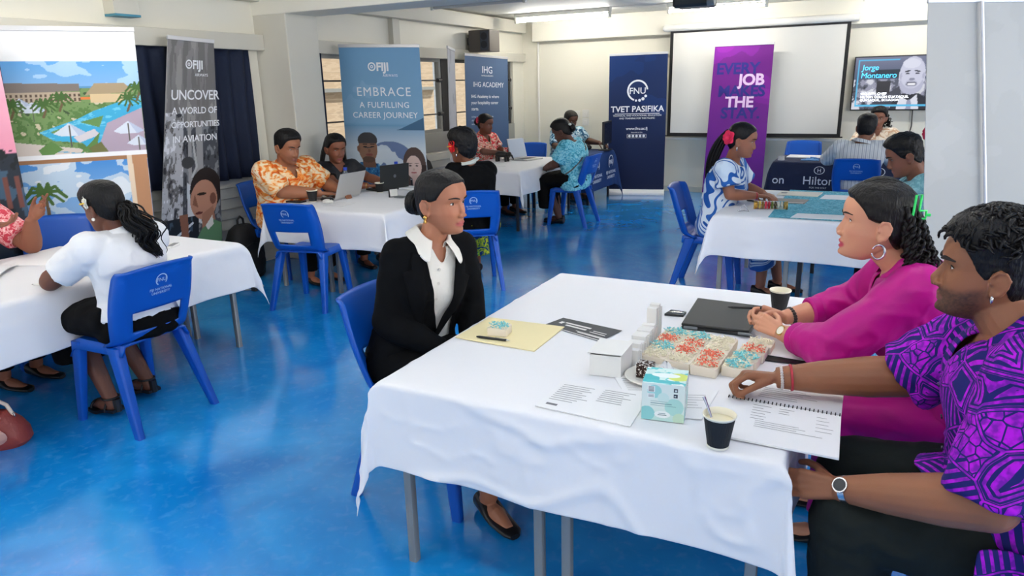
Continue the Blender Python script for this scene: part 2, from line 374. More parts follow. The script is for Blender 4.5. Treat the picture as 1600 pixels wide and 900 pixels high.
# projection screen
ps = thing('projector_screen', 'large white projection screen with black border on back wall', 'projector screen', (-1.7, 10.7, 2.3))
SX0, SX1, SZ0, SZ1, SY = -2.86, -.495, .865, 2.335, 10.7
obj('fabric', MB().box2((SX0, SY-.002, SZ0), (SX1, SY+.002, SZ1)), mat('screen fabric', (222, 221, 216), .7), ps, smooth=False)
bb = MB()
for a, b in (((SX0, SY-.006, SZ0), (SX0+.045, SY+.004, SZ1)), ((SX1-.045, SY-.006, SZ0), (SX1, SY+.004, SZ1)), ((SX0+.045, SY-.006, SZ0), (SX1-.045, SY+.004, SZ0+.04)), ((SX0+.045, SY-.006, SZ1-.03), (SX1-.045, SY+.004, SZ1))): bb.box2(a, b)
obj('border', bb, mat('black border', (16, 16, 18), .6), ps, smooth=False)
cs = MB(); cs.tube([(SX0-.09, SY, SZ1+.045), (SX1+.09, SY, SZ1+.045)], .05, 16); cs.tube([(SX0-.11, SY, SZ1+.045), (SX0-.085, SY, SZ1+.045)], .03, 12)
obj('case', cs, WHITEP, ps); obj('bottom_bar', MB().box2((SX0-.03, SY-.012, SZ0-.012), (SX1+.03, SY+.012, SZ0+.004)), mat('black border', (16, 16, 18), .6), ps, smooth=False)
lg = obj('trim_11', MB().box2((-2.98, YB-.06, .79), (-.45, YB, .83)), WHITEP, smooth=False, bevel=.005); struct(lg)
# television
tv = thing('television', 'wall mounted television showing a smiling man in a suit', 'television', (.2, 10.85, 1.55))
TX0, TX1, TZ0, TZ1, TY = -.415, .80, 1.205, 1.895, 10.82
obj('casing', MB().box2((TX0, TY, TZ0), (TX1, TY+.06, TZ1)), mat('black plastic', (14, 14, 16), .35), tv, smooth=False, bevel=.006)
obj('wall_bracket', MB().box2((.05, TY+.06, 1.4), (.35, YB-.004, 1.7)), DARK, tv, smooth=False)
W_, H_ = TX1-TX0-.03, TZ1-TZ0-.03
tvp = lambda u, v, h=0: (TX0+.015+u, TY-.002-h, TZ0+.015+v)
pt = Paint(W_, H_, .008, (62, 66, 84)); pt.vgrad(H_*.45, H_, (24, 60, 92), (120, 124, 150)); pt.rect(.2, .40, W_, .47, (40, 42, 50)); pt.rect(.05, .03, W_, .38, (150, 152, 172))
n_ = pt.noise(14, 3); pt.put((n_ > .1) & (pt.V < .38), (84, 88, 104)); pt.put((n_ > .38) & (pt.V < .38), (30, 32, 40)); pt.put((n_ < -.3) & (pt.V < .38), (214, 216, 226)); pt.rect(.25, .42, .62, .5, (20, 40, 58))
pt.poly([(.2, .05), (.55, .30), (.60, .05)], (62, 64, 78)); pt.rect(.28, .20, .44, .36, (38, 38, 46))
fx, fy = .675, .42
pt.poly([(.45, 0), (.49, .12), (.59, .2), (.77, .2), (.93, .1), (.97, 0)], (34, 36, 46)); pt.poly([(.53, 0), (.56, .17), (.67, .1), (.75, .19), (.79, 0)], (222, 224, 236)); pt.poly([(.64, 0), (.645, .1), (.67, .125), (.695, .1), (.705, 0)], (150, 156, 182))
pt.ell(fx, fy, .150, .235, (206, 208, 228)); pt.ell(fx, fy-.10, .135, .135, (184, 186, 208)); pt.ell(fx, fy+.02, .132, .18, (206, 208, 228)); pt.ell(fx-.02, fy+.15, .10, .06, (222, 224, 240)); pt.ell(fx, fy-.1, .07, .05, (190, 192, 212))
for s in (-1, 1): pt.ell(fx+s*.055, fy+.055, .036, .009, (40, 40, 52), s*-.2); pt.ell(fx+s*.055, fy+.025, .026, .008, (58, 58, 72)); pt.ell(fx+s*.128, fy-.005, .014, .04, (180, 182, 204))
pt.ell(fx, fy-.045, .034, .016, (140, 142, 165)); pt.ell(fx, fy-.088, .058, .009, (90, 90, 108)); pt.ell(fx, fy-.108, .062, .022, (120, 120, 140)); pt.ell(fx, fy-.106, .05, .013, (246, 246, 252))
CY = (86, 190, 236)
pt.rect(.04, .04, .052, .63, CY); pt.rect(.04, .618, .52, .63, CY); pt.rect(.04, .035, W_-.02, .058, CY)
sh, shc = pt.sheet(tvp); obj('display', sh, mat('tv picture', (255, 255, 255), .3, vcol=True, emit=.50), tv, cols=shc, recalc=False)
TVC = mat('tv cyan text', (120, 215, 240), .4, emit=.4); TVW = mat('tv white text', (244, 246, 250), .4, emit=.5)
tx = MB()
for s, x, y in (('Jorge', .085, .50), ('Montanero', .075, .40)): tx.merge(text_mb(s, .098, lambda a, b, h, x=x, y=y: tvp(x+a, y+b, .002), bold=.0, space=.95, shear=.12))
obj('lettering', tx, TVC, tv, smooth=False)
tx = MB()
for s, y in (('SECURITY CHIEF', .185), ('HILTON COLON GUAYAQUIL', .145), ('GUAYAQUIL, ECUADOR', .105)): tx.merge(text_mb(s, .042, lambda a, b, h, y=y: tvp(.095+a, y+b, .002), bold=.0))
obj('lettering', tx, TVW, tv, smooth=False)
tag(obj('power_cable', MB().tube([(.33, 10.9, 1.22), (.34, 10.9, 1.0), (.30, 10.9, .75), (.31, 10.9, .5)], .007, 8), mat('black plastic', (14, 14, 16), .35)), 'thin black cable hanging below the television', 'cable')
# ceiling lights
TUBE = mat('lit tube', (255, 250, 240), .4, emit=42.0); TUBFILL = mat('fill tube near', (255, 250, 240), .4, emit=24.0); TOFF = mat('unlit tube', (196, 198, 200), .3); BATT = mat('batten body', (226, 224, 214), .5); BATG = mat('grey batten', (96, 98, 102), .5)
def fixture(x0, x1, y, lit, label, group=None):
    t = thing('ceiling_light', label, 'ceiling light', ((x0+x1)/2, y, ZC), group)
    b = MB(); b.box2((x0, y-.045, ZC-.06), (x1, y+.045, ZC)); obj('batten', b, BATT if lit else BATG, t, smooth=False, bevel=.004)
    obj('tube', MB().tube([(x0+.02, y, ZC-.10), (x1-.02, y, ZC-.10)], .019, 12), (TUBFILL if group else TUBE) if lit else TOFF, t)
    for x in (x0, x1-.03): obj('end_holder', MB().box2((x, y-.03, ZC-.13), (x+.03, y+.03, ZC-.05)), BATT, t, smooth=False, bevel=.003)
fixture(-4.9, -3.45, 9.78, True, 'lit ceiling tube light nearest the wall speaker')
fixture(-2.68, -1.42, 9.82, True, 'lit ceiling tube light above the projection screen')
fixture(-.36, .90, 9.90, True, 'lit ceiling tube light above the television')
fixture(-4.85, -3.62, 7.50, False, 'unlit grey ceiling tube light near the left windows')
fixture(-2.72, -1.46, 7.62, False, 'unlit ceiling tube light beside the projector')
for x0, y in ((-4.9, 3.0), (-4.9, .1), (-5.0, .75), (-2.6, 3.4), (-.7, 3.0), (-2.6, .8), (-.7, .8)):  # unseen tubes added to brighten the near tables and the left side
    fixture(x0, x0+1.3, y, True, 'unseen ceiling tube light added as fill over the near tables', 'added fill lights over the near tables')
# projector, loudspeaker, switches
pj = thing('projector', 'dark grey projector hanging under the ceiling', 'projector', (-1.86, 7.9, 2.5))
b = MB(); b.box2((-2.07, 7.75, 2.365), (-1.67, 8.05, 2.47)); obj('body', b, mat('projector grey', (52, 56, 60), .45), pj, bevel=.03)
obj('mount', MB().tube([(-1.87, 7.9, 2.47), (-1.87, 7.9, ZC)], .025, 12), BATG, pj)
obj('lens', MB().tube([(-1.78, 8.04, 2.415), (-1.78, 8.09, 2.415)], .038, 16), mat('black plastic', (14, 14, 16), .35), pj)
b = MB(); b.tube([(-1.70, 7.72, 2.405), (-1.63, 7.72, 2.405)], .045, 14); obj('vent', b, mat('projector light grey', (120, 126, 130), .4), pj)
sp = thing('loudspeaker', 'grey box loudspeaker mounted high on the left wall', 'loudspeaker', (-5.12, 9.2, 2.25))
obj('cabinet', MB().box2((-5.27, 9.05, 2.10), (-4.94, 9.35, 2.385)), mat('speaker grey', (92, 86, 80), .6), sp, smooth=False, bevel=.008)
obj('grille', MB().box2((-5.08, 9.035, 2.115), (-4.955, 9.052, 2.37)), mat('speaker cloth', (74, 78, 88), .8, bump=(300, .4)), sp, smooth=False, bevel=.004)
for z in (2.19, 2.30): obj('driver', MB().lathe([(.0, 0), (.02, .002), (.045, .006), (.05, .01)], (0, 0, 0)), mat('driver dark', (40, 42, 48), .6), sp, world=False).matrix_local = Matrix.Translation((.105, -.163, z-2.25)) @ Matrix.Rotation(math.radians(90), 4, 'X')
obj('bracket', MB().box2((XL, 9.15, 2.2), (-5.27, 9.25, 2.3)), BATG, sp, smooth=False)
for x, z, h, lb in ((-4.40, 1.17, .11, 'small white light switch plate on back wall, upper'), (-4.25, 1.18, .12, 'white switch plate on back wall, above another plate'), (-4.25, 1.05, .11, 'white socket plate on back wall, lowest of the three')):
    s_ = thing('wall_switch', lb, 'switch', (x, YB-.01, z)); obj('plate', MB().box2((x-.055, YB-.014, z-h/2), (x+.055, YB, z+h/2)), WHITEP, s_, smooth=False, bevel=.004); obj('rocker', MB().box2((x-.02, YB-.02, z-.02), (x+.02, YB-.012, z+.02)), WHITEP, s_, smooth=False, bevel=.002)
def V3(*a): return np.array(a, float)
# ------------------------------------------------------------------ chairs
BLUE = mat('blue polypropylene', (0, 82, 182), .38, spec=.5); LOGO = mat('pale print', (176, 200, 235), .5)
def rrect(cx, cy, z, a, b, n=4, r=.45):
    """rounded rectangle ring, half sizes a, b"""
    P = []; rr = min(a, b)*r*2*.5
    for sx, sy, a0 in ((1, 1, 0), (-1, 1, 90), (-1, -1, 180), (1, -1, 270)):
        for q in np.radians(np.linspace(a0, a0+90, n)): P.append((cx+sx*(a-rr)+rr*math.cos(q), cy+sy*(b-rr)+rr*math.sin(q), z))
    return P
def make_chair(loc, rz, label, group):
    t = thing('plastic_chair', label, 'chair', loc, group, rz)
    # seat shell: a dished sheet with a rolled front edge and turned down sides
    P = []
    for i in range(17):
        u = -1+2*i/16; row = []
        for j in range(15):
            v = j/14; x = u*(.205-.012*v); y = .20-.40*v; z = .452-.018*math.sin(math.pi*min(1, v*1.1))*(1-u*u)
            if v < .15: z -= .05*((.15-v)/.15)**2; y -= .006*((.15-v)/.15)
            if abs(u) > .85: z -= .05*((abs(u)-.85)/.15)**1.5
            row.append((x, y, z))
        P.append(row)
    obj('seat', MB().grid(P), BLUE, t, world=False, solid=.012, bevel=0)
    # backrest shell with the hand slot and forward turned side rims
    nu, nv = 28, 30; V = []; keep = []
    def bp(u, v):
        wd = .20+.018*math.sin(math.pi*min(1, max(0, (v-.05)/.95)))+.008*v
        x = u*wd; z = .445+.385*v+ (.012*(1-u*u) if v > .96 else 0); y = -.185-.125*v-.0*v*v - .022*(1-u*u)
        if v < .12: y += .06*((.12-v)/.12)**2
        if abs(u) > .86: y += .045*((abs(u)-.86)/.14)**1.4
        if v > .95: y -= .012*((v-.95)/.05)
        return (x, y, z)
    us = np.linspace(-1, 1, nu); vs = np.linspace(0, 1, nv)
    for u in us:
        for v in vs: V.append(bp(u, v))
    Fc = []
    for i in range(nu-1):
        for j in range(nv-1):
            um = abs((us[i]+us[i+1])/2); vm = (vs[j]+vs[j+1])/2
            top = .445; bot = .16
            if um < .62 and bot < vm < top: continue
            Fc.append((i*nv+j, i*nv+j+1, (i+1)*nv+j+1, (i+1)*nv+j))
    mb = MB(); mb.add(V, Fc); bk = obj('backrest', mb, BLUE, t, world=False, solid=.013)
    def back_place(x, y, h): # x to the reader's right when seen from behind
        u = x/.21; v = .74+y/.385; b = bp(u, v); return (b[0], b[1]-.0085-h, b[2])
    lt = ring_mb(back_place, 0, .03, .026, .031, -40, 235, 26)
    lt.merge(text_mb('FNU', .026, lambda x, y, h: back_place(x, y+.022, .001+h*.3), 'CENTER', .01)); lt.merge(text_mb('FIJI NATIONAL', .018, lambda x, y, h: back_place(x, y-.022, .001+h*.3), 'CENTER', .01)); lt.merge(text_mb('UNIVERSITY', .018, lambda x, y, h: back_place(x, y-.042, .001+h*.3), 'CENTER', .01))
    obj('lettering', lt, LOGO, bk, world=False, smooth=False)
    for s in (-1, 1):
        for top, bot, a0, a1 in (((s*.175, .155, .435), (s*.205, .205, 0), (.026, .034), (.017, .021)), ((s*.178, -.135, .44), (s*.225, -.275, 0), (.026, .040), (.017, .022))):
            R_ = []
            for q in np.linspace(0, 1, 8):
                c = np.array(top)*(1-q)+np.array(bot)*q; R_.append(rrect(c[0], c[1], c[2], a0[0]*(1-q)+a1[0]*q, a0[1]*(1-q)+a1[1]*q, 4, .5))
            obj('leg', MB().loft(R_), BLUE, t, world=False)
    return t
R90 = math.pi/2
CG = None
CH0 = make_chair((-3.36, 2.18, 0), R90, 'blue plastic chair under the woman in the white blouse', CG)
def chair(x, y, deg, label): return dup(CH0, (x, y, 0), math.radians(deg), label)
chair(-3.90, 4.12, 13, 'empty blue plastic chair with its back to us at the laptop table')
chair(-3.0, 5.08, 35, 'blue plastic chair under the person in black jacket and red flower')
chair(-4.80, 4.74, -88, 'blue plastic chair under the man in the orange shirt')
chair(-4.62, 5.52, -92, 'blue plastic chair under the long-haired woman in black')
chair(-1.52, 2.24, -90, 'blue plastic chair under the woman in the black blazer')
chair(-1.13, 5.70, -88, 'blue plastic chair under the woman in the blue and white dress')
chair(-3.27, 7.93, 90, 'blue plastic chair under the woman in the turquoise blouse')
chair(-4.70, 8.44, -90, 'blue plastic chair under the woman in the red floral shirt')
chair(-4.42, 9.05, 182, 'empty blue plastic chair behind the silver laptop of the far table')
chair(-.19, 8.33, 0, 'blue plastic chair under the man in the striped white shirt')
chair(-.90, 10.0, 180, 'empty blue plastic chair behind the navy hotel table, under the screen')
chair(.46, 5.48, 90, 'blue plastic chair under the man in pale teal shirt beside the tall grey banner')
chair(-4.75, 2.67, -132, 'empty blue plastic chair in front of the resort banner')
chair(.42, 1.97, 90, 'blue plastic chair under the man in the purple patterned shirt')
chair(.36, 2.60, 90, 'blue plastic chair under the woman in the magenta shirt')
chair(-4.74, 2.02, -80, 'blue plastic chair under the man in the pink printed shirt')
# ------------------------------------------------------------------ school desks and tablecloths
STEEL = mat('grey steel', (150, 150, 146), .4, metal=.4); BLK = mat('black steel', (26, 26, 30), .4); TOPM = mat('desk laminate', (196, 190, 176), .5)
def desk(x0, y0, x1, y1, label, leg=STEEL, z=.695, th=.022, turn=None):
    t = thing('school_desk', label, 'desk', ((x0+x1)/2, (y0+y1)/2, 0))
    obj('desktop', MB().box2((x0, y0, z-th), (x1, y1, z)), TOPM, t, smooth=False, bevel=.004)
    i = .035
    for x in (x0+i, x1-i):
        for y in (y0+i, y1-i): obj('leg', MB().loft([rrect(x, y, z, .016, .016, 3, .4) for z in (0, z-th)]), leg, t)
    fr = MB()
    for a, b in (((x0+i, y0+i-.012, z-th-.045), (x1-i, y0+i+.012, z-th)), ((x0+i, y1-i-.012, z-th-.045), (x1-i, y1-i+.012, z-th)), ((x0+i-.012, y0+i, z-th-.045), (x0+i+.012, y1-i, z-th)), ((x1-i-.012, y0+i, z-th-.045), (x1-i+.012, y1-i, z-th))): fr.box2(a, b)
    obj('frame_rail', fr, leg, t, smooth=False)
    if turn:
        c, a = turn; x, y = t.location[0]-c[0], t.location[1]-c[1]; t.location[0] = c[0]+x*math.cos(a)-y*math.sin(a); t.location[1] = c[1]+x*math.sin(a)+y*math.cos(a); t.rotation_euler[2] = a
    return t
CLOTH = mat('white tablecloth', (236, 236, 240), .75, bump=(14, .12), sheen=.2)
def cloth(name_mat, x0, y0, x1, y1, d, label, z=.70, wav=1.0, seed=0, drops=None, rz=0.0, cdrop=1.0, cat='tablecloth', step=.045, rows=10, wrinkle=.0018):
    """square cloth laid over a table: flat top, hanging sides with soft folds, a pleat falling at every corner. d: overhang"""
    dx0, dx1, dy0, dy1 = drops or (d, d, d, d)
    def axis(a0, a1, da, db, step):
        L = [a0-da+da*i/rows for i in range(rows)]; n = max(6, int((a1-a0)/step)); L += [a0+(a1-a0)*i/n for i in range(n+1)]; L += [a1+db*(i+1)/rows for i in range(rows)]; return L
    US = axis(x0, x1, dx0, dx1, step); VS = axis(y0, y1, dy0, dy1, step); r = .012; P = []
    cx, cy = (x0+x1)/2, (y0+y1)/2
    for u in US:
        row = []
        for v in VS:
            ou = max(x0-u, u-x1, 0); ov = max(y0-v, v-y1, 0); su = -1 if u < x0 else 1; sv = -1 if v < y0 else 1
            bx = min(max(u, x0), x1); by = min(max(v, y0), y1)
            if ou == 0 and ov == 0:
                e = min(u-x0, x1-u, v-y0, y1-v)
                p = (u, v, z+.0014*math.sin(u*9+seed)*math.sin(v*7+seed*2)*min(1, e/.1))
            elif ou > 0 and ov > 0:
                L = math.hypot(ou, ov); ph = math.atan2(ov, ou); fold = math.sin(2*ph)**.8
                g = .008+.24*L*fold*max(wav, .8); g2 = .04*L*math.sin(4*ph)
                p = (bx+su*(g*.72+g2+.012), by+sv*(g*.72-g2+.012), z-L*(1+(.10*cdrop-.06)*fold))
            else:
                o = ou+ov; s_ = v if ou else u; q = o/max(d, .01)
                w_ = (.5+.5*math.sin(s_*(7.5+seed%3)+seed*1.7))*.030*q+(.5+.5*math.sin(s_*17+seed*2.9))*.010*q
                g = .006+.014*q*wav+w_*wav
                zz = z-min(o, r)*.5-max(0, o-r)
                p = (bx+su*g, by, zz) if ou else (bx, by+sv*g, zz)
            if rz:
                c_, s2 = math.cos(rz), math.sin(rz); p = (cx+(p[0]-cx)*c_-(p[1]-cy)*s2, cy+(p[0]-cx)*s2+(p[1]-cy)*c_, p[2])
            row.append(p)
        P.append(row)
    A = np.array(P); Q = A.reshape(-1, 3); UVW = np.array([(u, v, seed*1.3) for u in US for v in VS])
    n1 = vnoise(UVW*V3(5, 5, 1), seed); rid = 1-np.abs(vnoise(UVW*V3(4.5, 4.5, 1)+np.stack([n1, n1*.6, n1*0], 1)*.5, seed+20)); rid2 = 1-np.abs(vnoise(UVW*V3(9, 9, 1)+np.stack([n1*.7, -n1, n1*0], 1)*.6, seed+30))
    hgt = wrinkle*(2.2*smst(.86, 1.0, rid)+1.2*smst(.88, 1.0, rid2)+.5*n1); out_ = np.stack([np.where(UVW[:, 0] < x0, -1, np.where(UVW[:, 0] > x1, 1, 0)), np.where(UVW[:, 1] < y0, -1, np.where(UVW[:, 1] > y1, 1, 0)), np.zeros(len(Q))], 1).astype(float)
    on_top = (np.abs(out_).sum(1) == 0); Q = Q+out_*(hgt*2.2)[:, None]; Q[on_top, 2] += hgt[on_top]*.18; A = Q.reshape(A.shape)
    o = obj('tablecloth', MB().grid(A), name_mat, solid=.0025, sharp=None)
    sb = o.modifiers.new('s', 'SUBSURF'); sb.levels = sb.render_levels = 1
    return tag(o, label, cat)
FGX0, FGX1, FGY0, FGY1 = -1.385, -.135, 1.705, 3.225
desk(-1.365, 1.73, -.80, 3.2, 'steel-legged desk under the front white cloth, beside the blazer woman'); desk(-.775, 1.73, -.16, 3.2, 'steel-legged desk under the front white cloth, beside the purple-shirted man')
cloth(CLOTH, FGX0, FGY0, FGX1, FGY1, .30, 'white tablecloth on the front table with cakes and tissue box', seed=1, wav=.55, cdrop=2.0, step=.02, rows=22)
desk(-4.09, 1.25, -3.62, 3.14, 'steel-legged desk under the white blouse woman\'s tablecloth, nearer half'); desk(-4.6, 1.25, -4.11, 3.14, 'steel-legged desk under the white cloth, half before the resort banner')
cloth(CLOTH, -4.62, 1.15, -3.59, 3.17, .30, 'white tablecloth on the table of the white blouse woman', seed=2)
desk(-4.52, 4.36, -3.93, 5.70, 'steel-legged desk under the laptop table cloth, beside the orange-shirted man'); desk(-3.91, 4.36, -3.36, 5.70, 'steel-legged desk under the laptop table cloth, beside the black jacket person')
cloth(CLOTH, -4.54, 4.34, -3.34, 5.72, .30, 'white tablecloth on the table with two laptops and coffee cup', seed=3)
desk(-4.2, 7.22, -3.62, 8.82, 'black-legged desk under the far white cloth, turquoise blouse side', BLK); desk(-4.62, 7.22, -4.22, 8.82, 'black-legged desk under the far white cloth, floral shirt side', BLK)
cloth(CLOTH, -4.64, 7.2, -3.6, 8.84, .28, 'white tablecloth on the far table with wooden elephant', seed=4)
desk(-1.0, 5.18, -.47, 6.52, 'steel-legged desk under the teal runner cloth, blue dress side'); desk(-.45, 5.18, .06, 6.52, 'black-legged desk under the teal runner cloth, grey banner side', BLK)
cloth(CLOTH, -1.02, 5.16, .08, 6.54, .30, 'white tablecloth under the teal printed runner', seed=5)
NAVYC = mat('navy table cover', (12, 28, 66), .7, bump=(30, .1))
desk(-1.10, 8.98, -.2, 9.78, 'black-legged desk under the navy hotel cover, beside the empty chair', BLK); desk(-.18, 8.98, .75, 9.78, 'black-legged desk under the navy hotel cover, beside the television', BLK)
hc = cloth(NAVYC, -1.12, 8.96, .77, 9.80, .5, 'navy table cover printed with white hotel lettering', seed=6, wav=.12)
HW = mat('white print', (232, 236, 244), .5)
def hp(x, y, h): return (x, 8.925-h*.5, y)
for cx in (-.595, .025):
    lt = MB(); pl = lambda x, y, h, cx=cx: hp(cx+x, .445+y, .004+h)
    lt.merge(text_mb('Hilton', .135, pl, 'CENTER', .004)); lt.merge(ring_mb(lambda x, y, h: pl(x*1.25, y, h), 0, .165, .040, .046, 0, 360, 32)); lt.merge(text_mb('H', .062, lambda x, y, h: pl(x, y+.143, h), 'CENTER')); lt.merge(text_mb('FOR THE STAY', .028, lambda x, y, h: pl(x, y-.045, h), 'CENTER')); obj('lettering', lt, HW, hc, smooth=False)
obj('lettering', text_mb('on', .135, lambda x, y, h: hp(-1.105+x, .445+y, .004+h), 'LEFT', .004), HW, hc, smooth=False)
desk(-3.96, 9.2, -3.52, 10.1, 'black-legged desk under the navy university cover', BLK)
fc = cloth(mat('blue table cover', (12, 52, 108), .7, bump=(30, .1)), -3.98, 9.14, -3.50, 10.15, .52, 'navy table cover printed with university lettering by the wall', seed=7, wav=.12)
for cy in (9.35, 9.92):
    lt = MB(); pl = lambda x, y, h, cy=cy: (-3.462+h*.5, cy+x, .46+y)
    lt.merge(ring_mb(pl, 0, .08, .085, .098, -40, 235, 40)); lt.merge(text_mb('FNU', .085, lambda x, y, h: pl(x, y+.05, .004+h), 'CENTER', .02)); lt.merge(text_mb('FIJI NATIONAL', .062, lambda x, y, h: pl(x, y-.085, .004+h), 'CENTER', .01)); lt.merge(text_mb('UNIVERSITY', .062, lambda x, y, h: pl(x, y-.155, .004+h), 'CENTER', .01)); obj('lettering', lt, HW, fc, smooth=False)
# ------------------------------------------------------------------ roll-up banners
ALU = mat('banner aluminium', (214, 214, 216), .35, metal=.3); BACK = mat('banner back', (196, 197, 198), .7)
def banner(bl, br, tl, tr, base, label, front, res=.010, base_mat=None, thick=.02, rough=.45, pole_back=False, pole_at=.5):
    """roll-up banner: printed sheet between corner points, top rail, support pole and floor cassette. front(): draws the print"""
    bl, br, tl, tr = [np.array(p, float) for p in (bl, br, tl, tr)]; W = np.linalg.norm(tr-tl); H = np.linalg.norm(tl-bl)
    n = unit(np.cross(br-bl, tl-bl)); c = (bl+br)/2
    t = thing('rollup_banner', label, 'banner', (c[0], c[1], 0))
    def place(u, v, h=0.0): a, b = u/W, v/H; return (bl*(1-a)+br*a)*(1-b)+(tl*(1-a)+tr*a)*b+n*(.003+h)
    pt = Paint(W, H, res); txt = front(pt, place, W, H)
    sh, cols = pt.sheet(place); obj('print', sh, mat('banner print', (255, 255, 255), rough, vcol=True, spec=.3), t, cols=cols, recalc=False)
    obj('sheet_back', MB().grid([[place(W*i/12, H*j/24, -.005) for j in range(25)] for i in range(13)]), BACK, t, solid=.002)
    e = unit(tr-tl); up = unit(tl-bl); rb = MB()
    V = [p+a*n*.010+b*up for p in (tl-e*.004, tr+e*.004) for a in (-1, 1) for b in (-.006, .026)]
    rb.add(V, [(0, 1, 3, 2), (4, 6, 7, 5), (0, 4, 5, 1), (2, 3, 7, 6), (0, 2, 6, 4), (1, 5, 7, 3)]); obj('top_rail', rb, ALU, t, smooth=False, bevel=.003)
    for mt, mbs in txt:
        for mb in mbs: obj('lettering', mb, mt, t, smooth=False)
    e2 = unit((br-bl)*np.array([1, 1, 0])); n2 = np.array([e2[1], -e2[0], 0]); n2 = n2 if n2@n > 0 else -n2
    if base:
        prof = [(-.09, 0), (.09, 0), (.085, .03), (.045, .075), (-.045, .085), (-.085, .04)]; rings = []
        for s in (-1, 1):
            o = c*np.array([1, 1, 0])+e2*s*(W/2+.012); rings.append([o+n2*a+np.array([0, 0, z]) for a, z in prof])
        obj('base_cassette', MB().loft(rings), base_mat or mat('banner base white', (236, 236, 238), .3), t, smooth=False, bevel=.006)
    sg = -1 if pole_back else 1; pb = (bl+br)/2-n*.03*sg; ptop = (tl*(1-pole_at)+tr*pole_at)-n*.025*sg
    obj('support_pole', MB().tube([pb*np.array([1, 1, 0])+np.array([0, 0, .06]), ptop], .009, 10), ALU, t)
    return t, place, W, H
PW = mat('print white', (240, 242, 246), .5); PN = mat('print navy', (34, 34, 128), .5); PP = mat('print pale pink', (236, 206, 240), .5)
def lines(place, items):
    return [text_mb(s, sz, lambda a, b, h: place(x+a, y+b, .002+h*.5), al, bd, space=sp_) for s, x, y, sz, al, bd, sp_ in items]
def palm(pt, u, v, h, s, c=(70, 104, 48)):
    pt.line([(u-.01, v), (u+.012, v+h*.6), (u, v+h)], .012*s+.004, (112, 92, 66))
    for a in range(0, 360, 36):
        q = math.radians(a); pt.line([(u, v+h), (u+.055*s*math.cos(q), v+h+.04*s*math.sin(q)), (u+.085*s*math.cos(q), v+h+.03*s*math.sin(q)-.03*s)], .014*s, c)
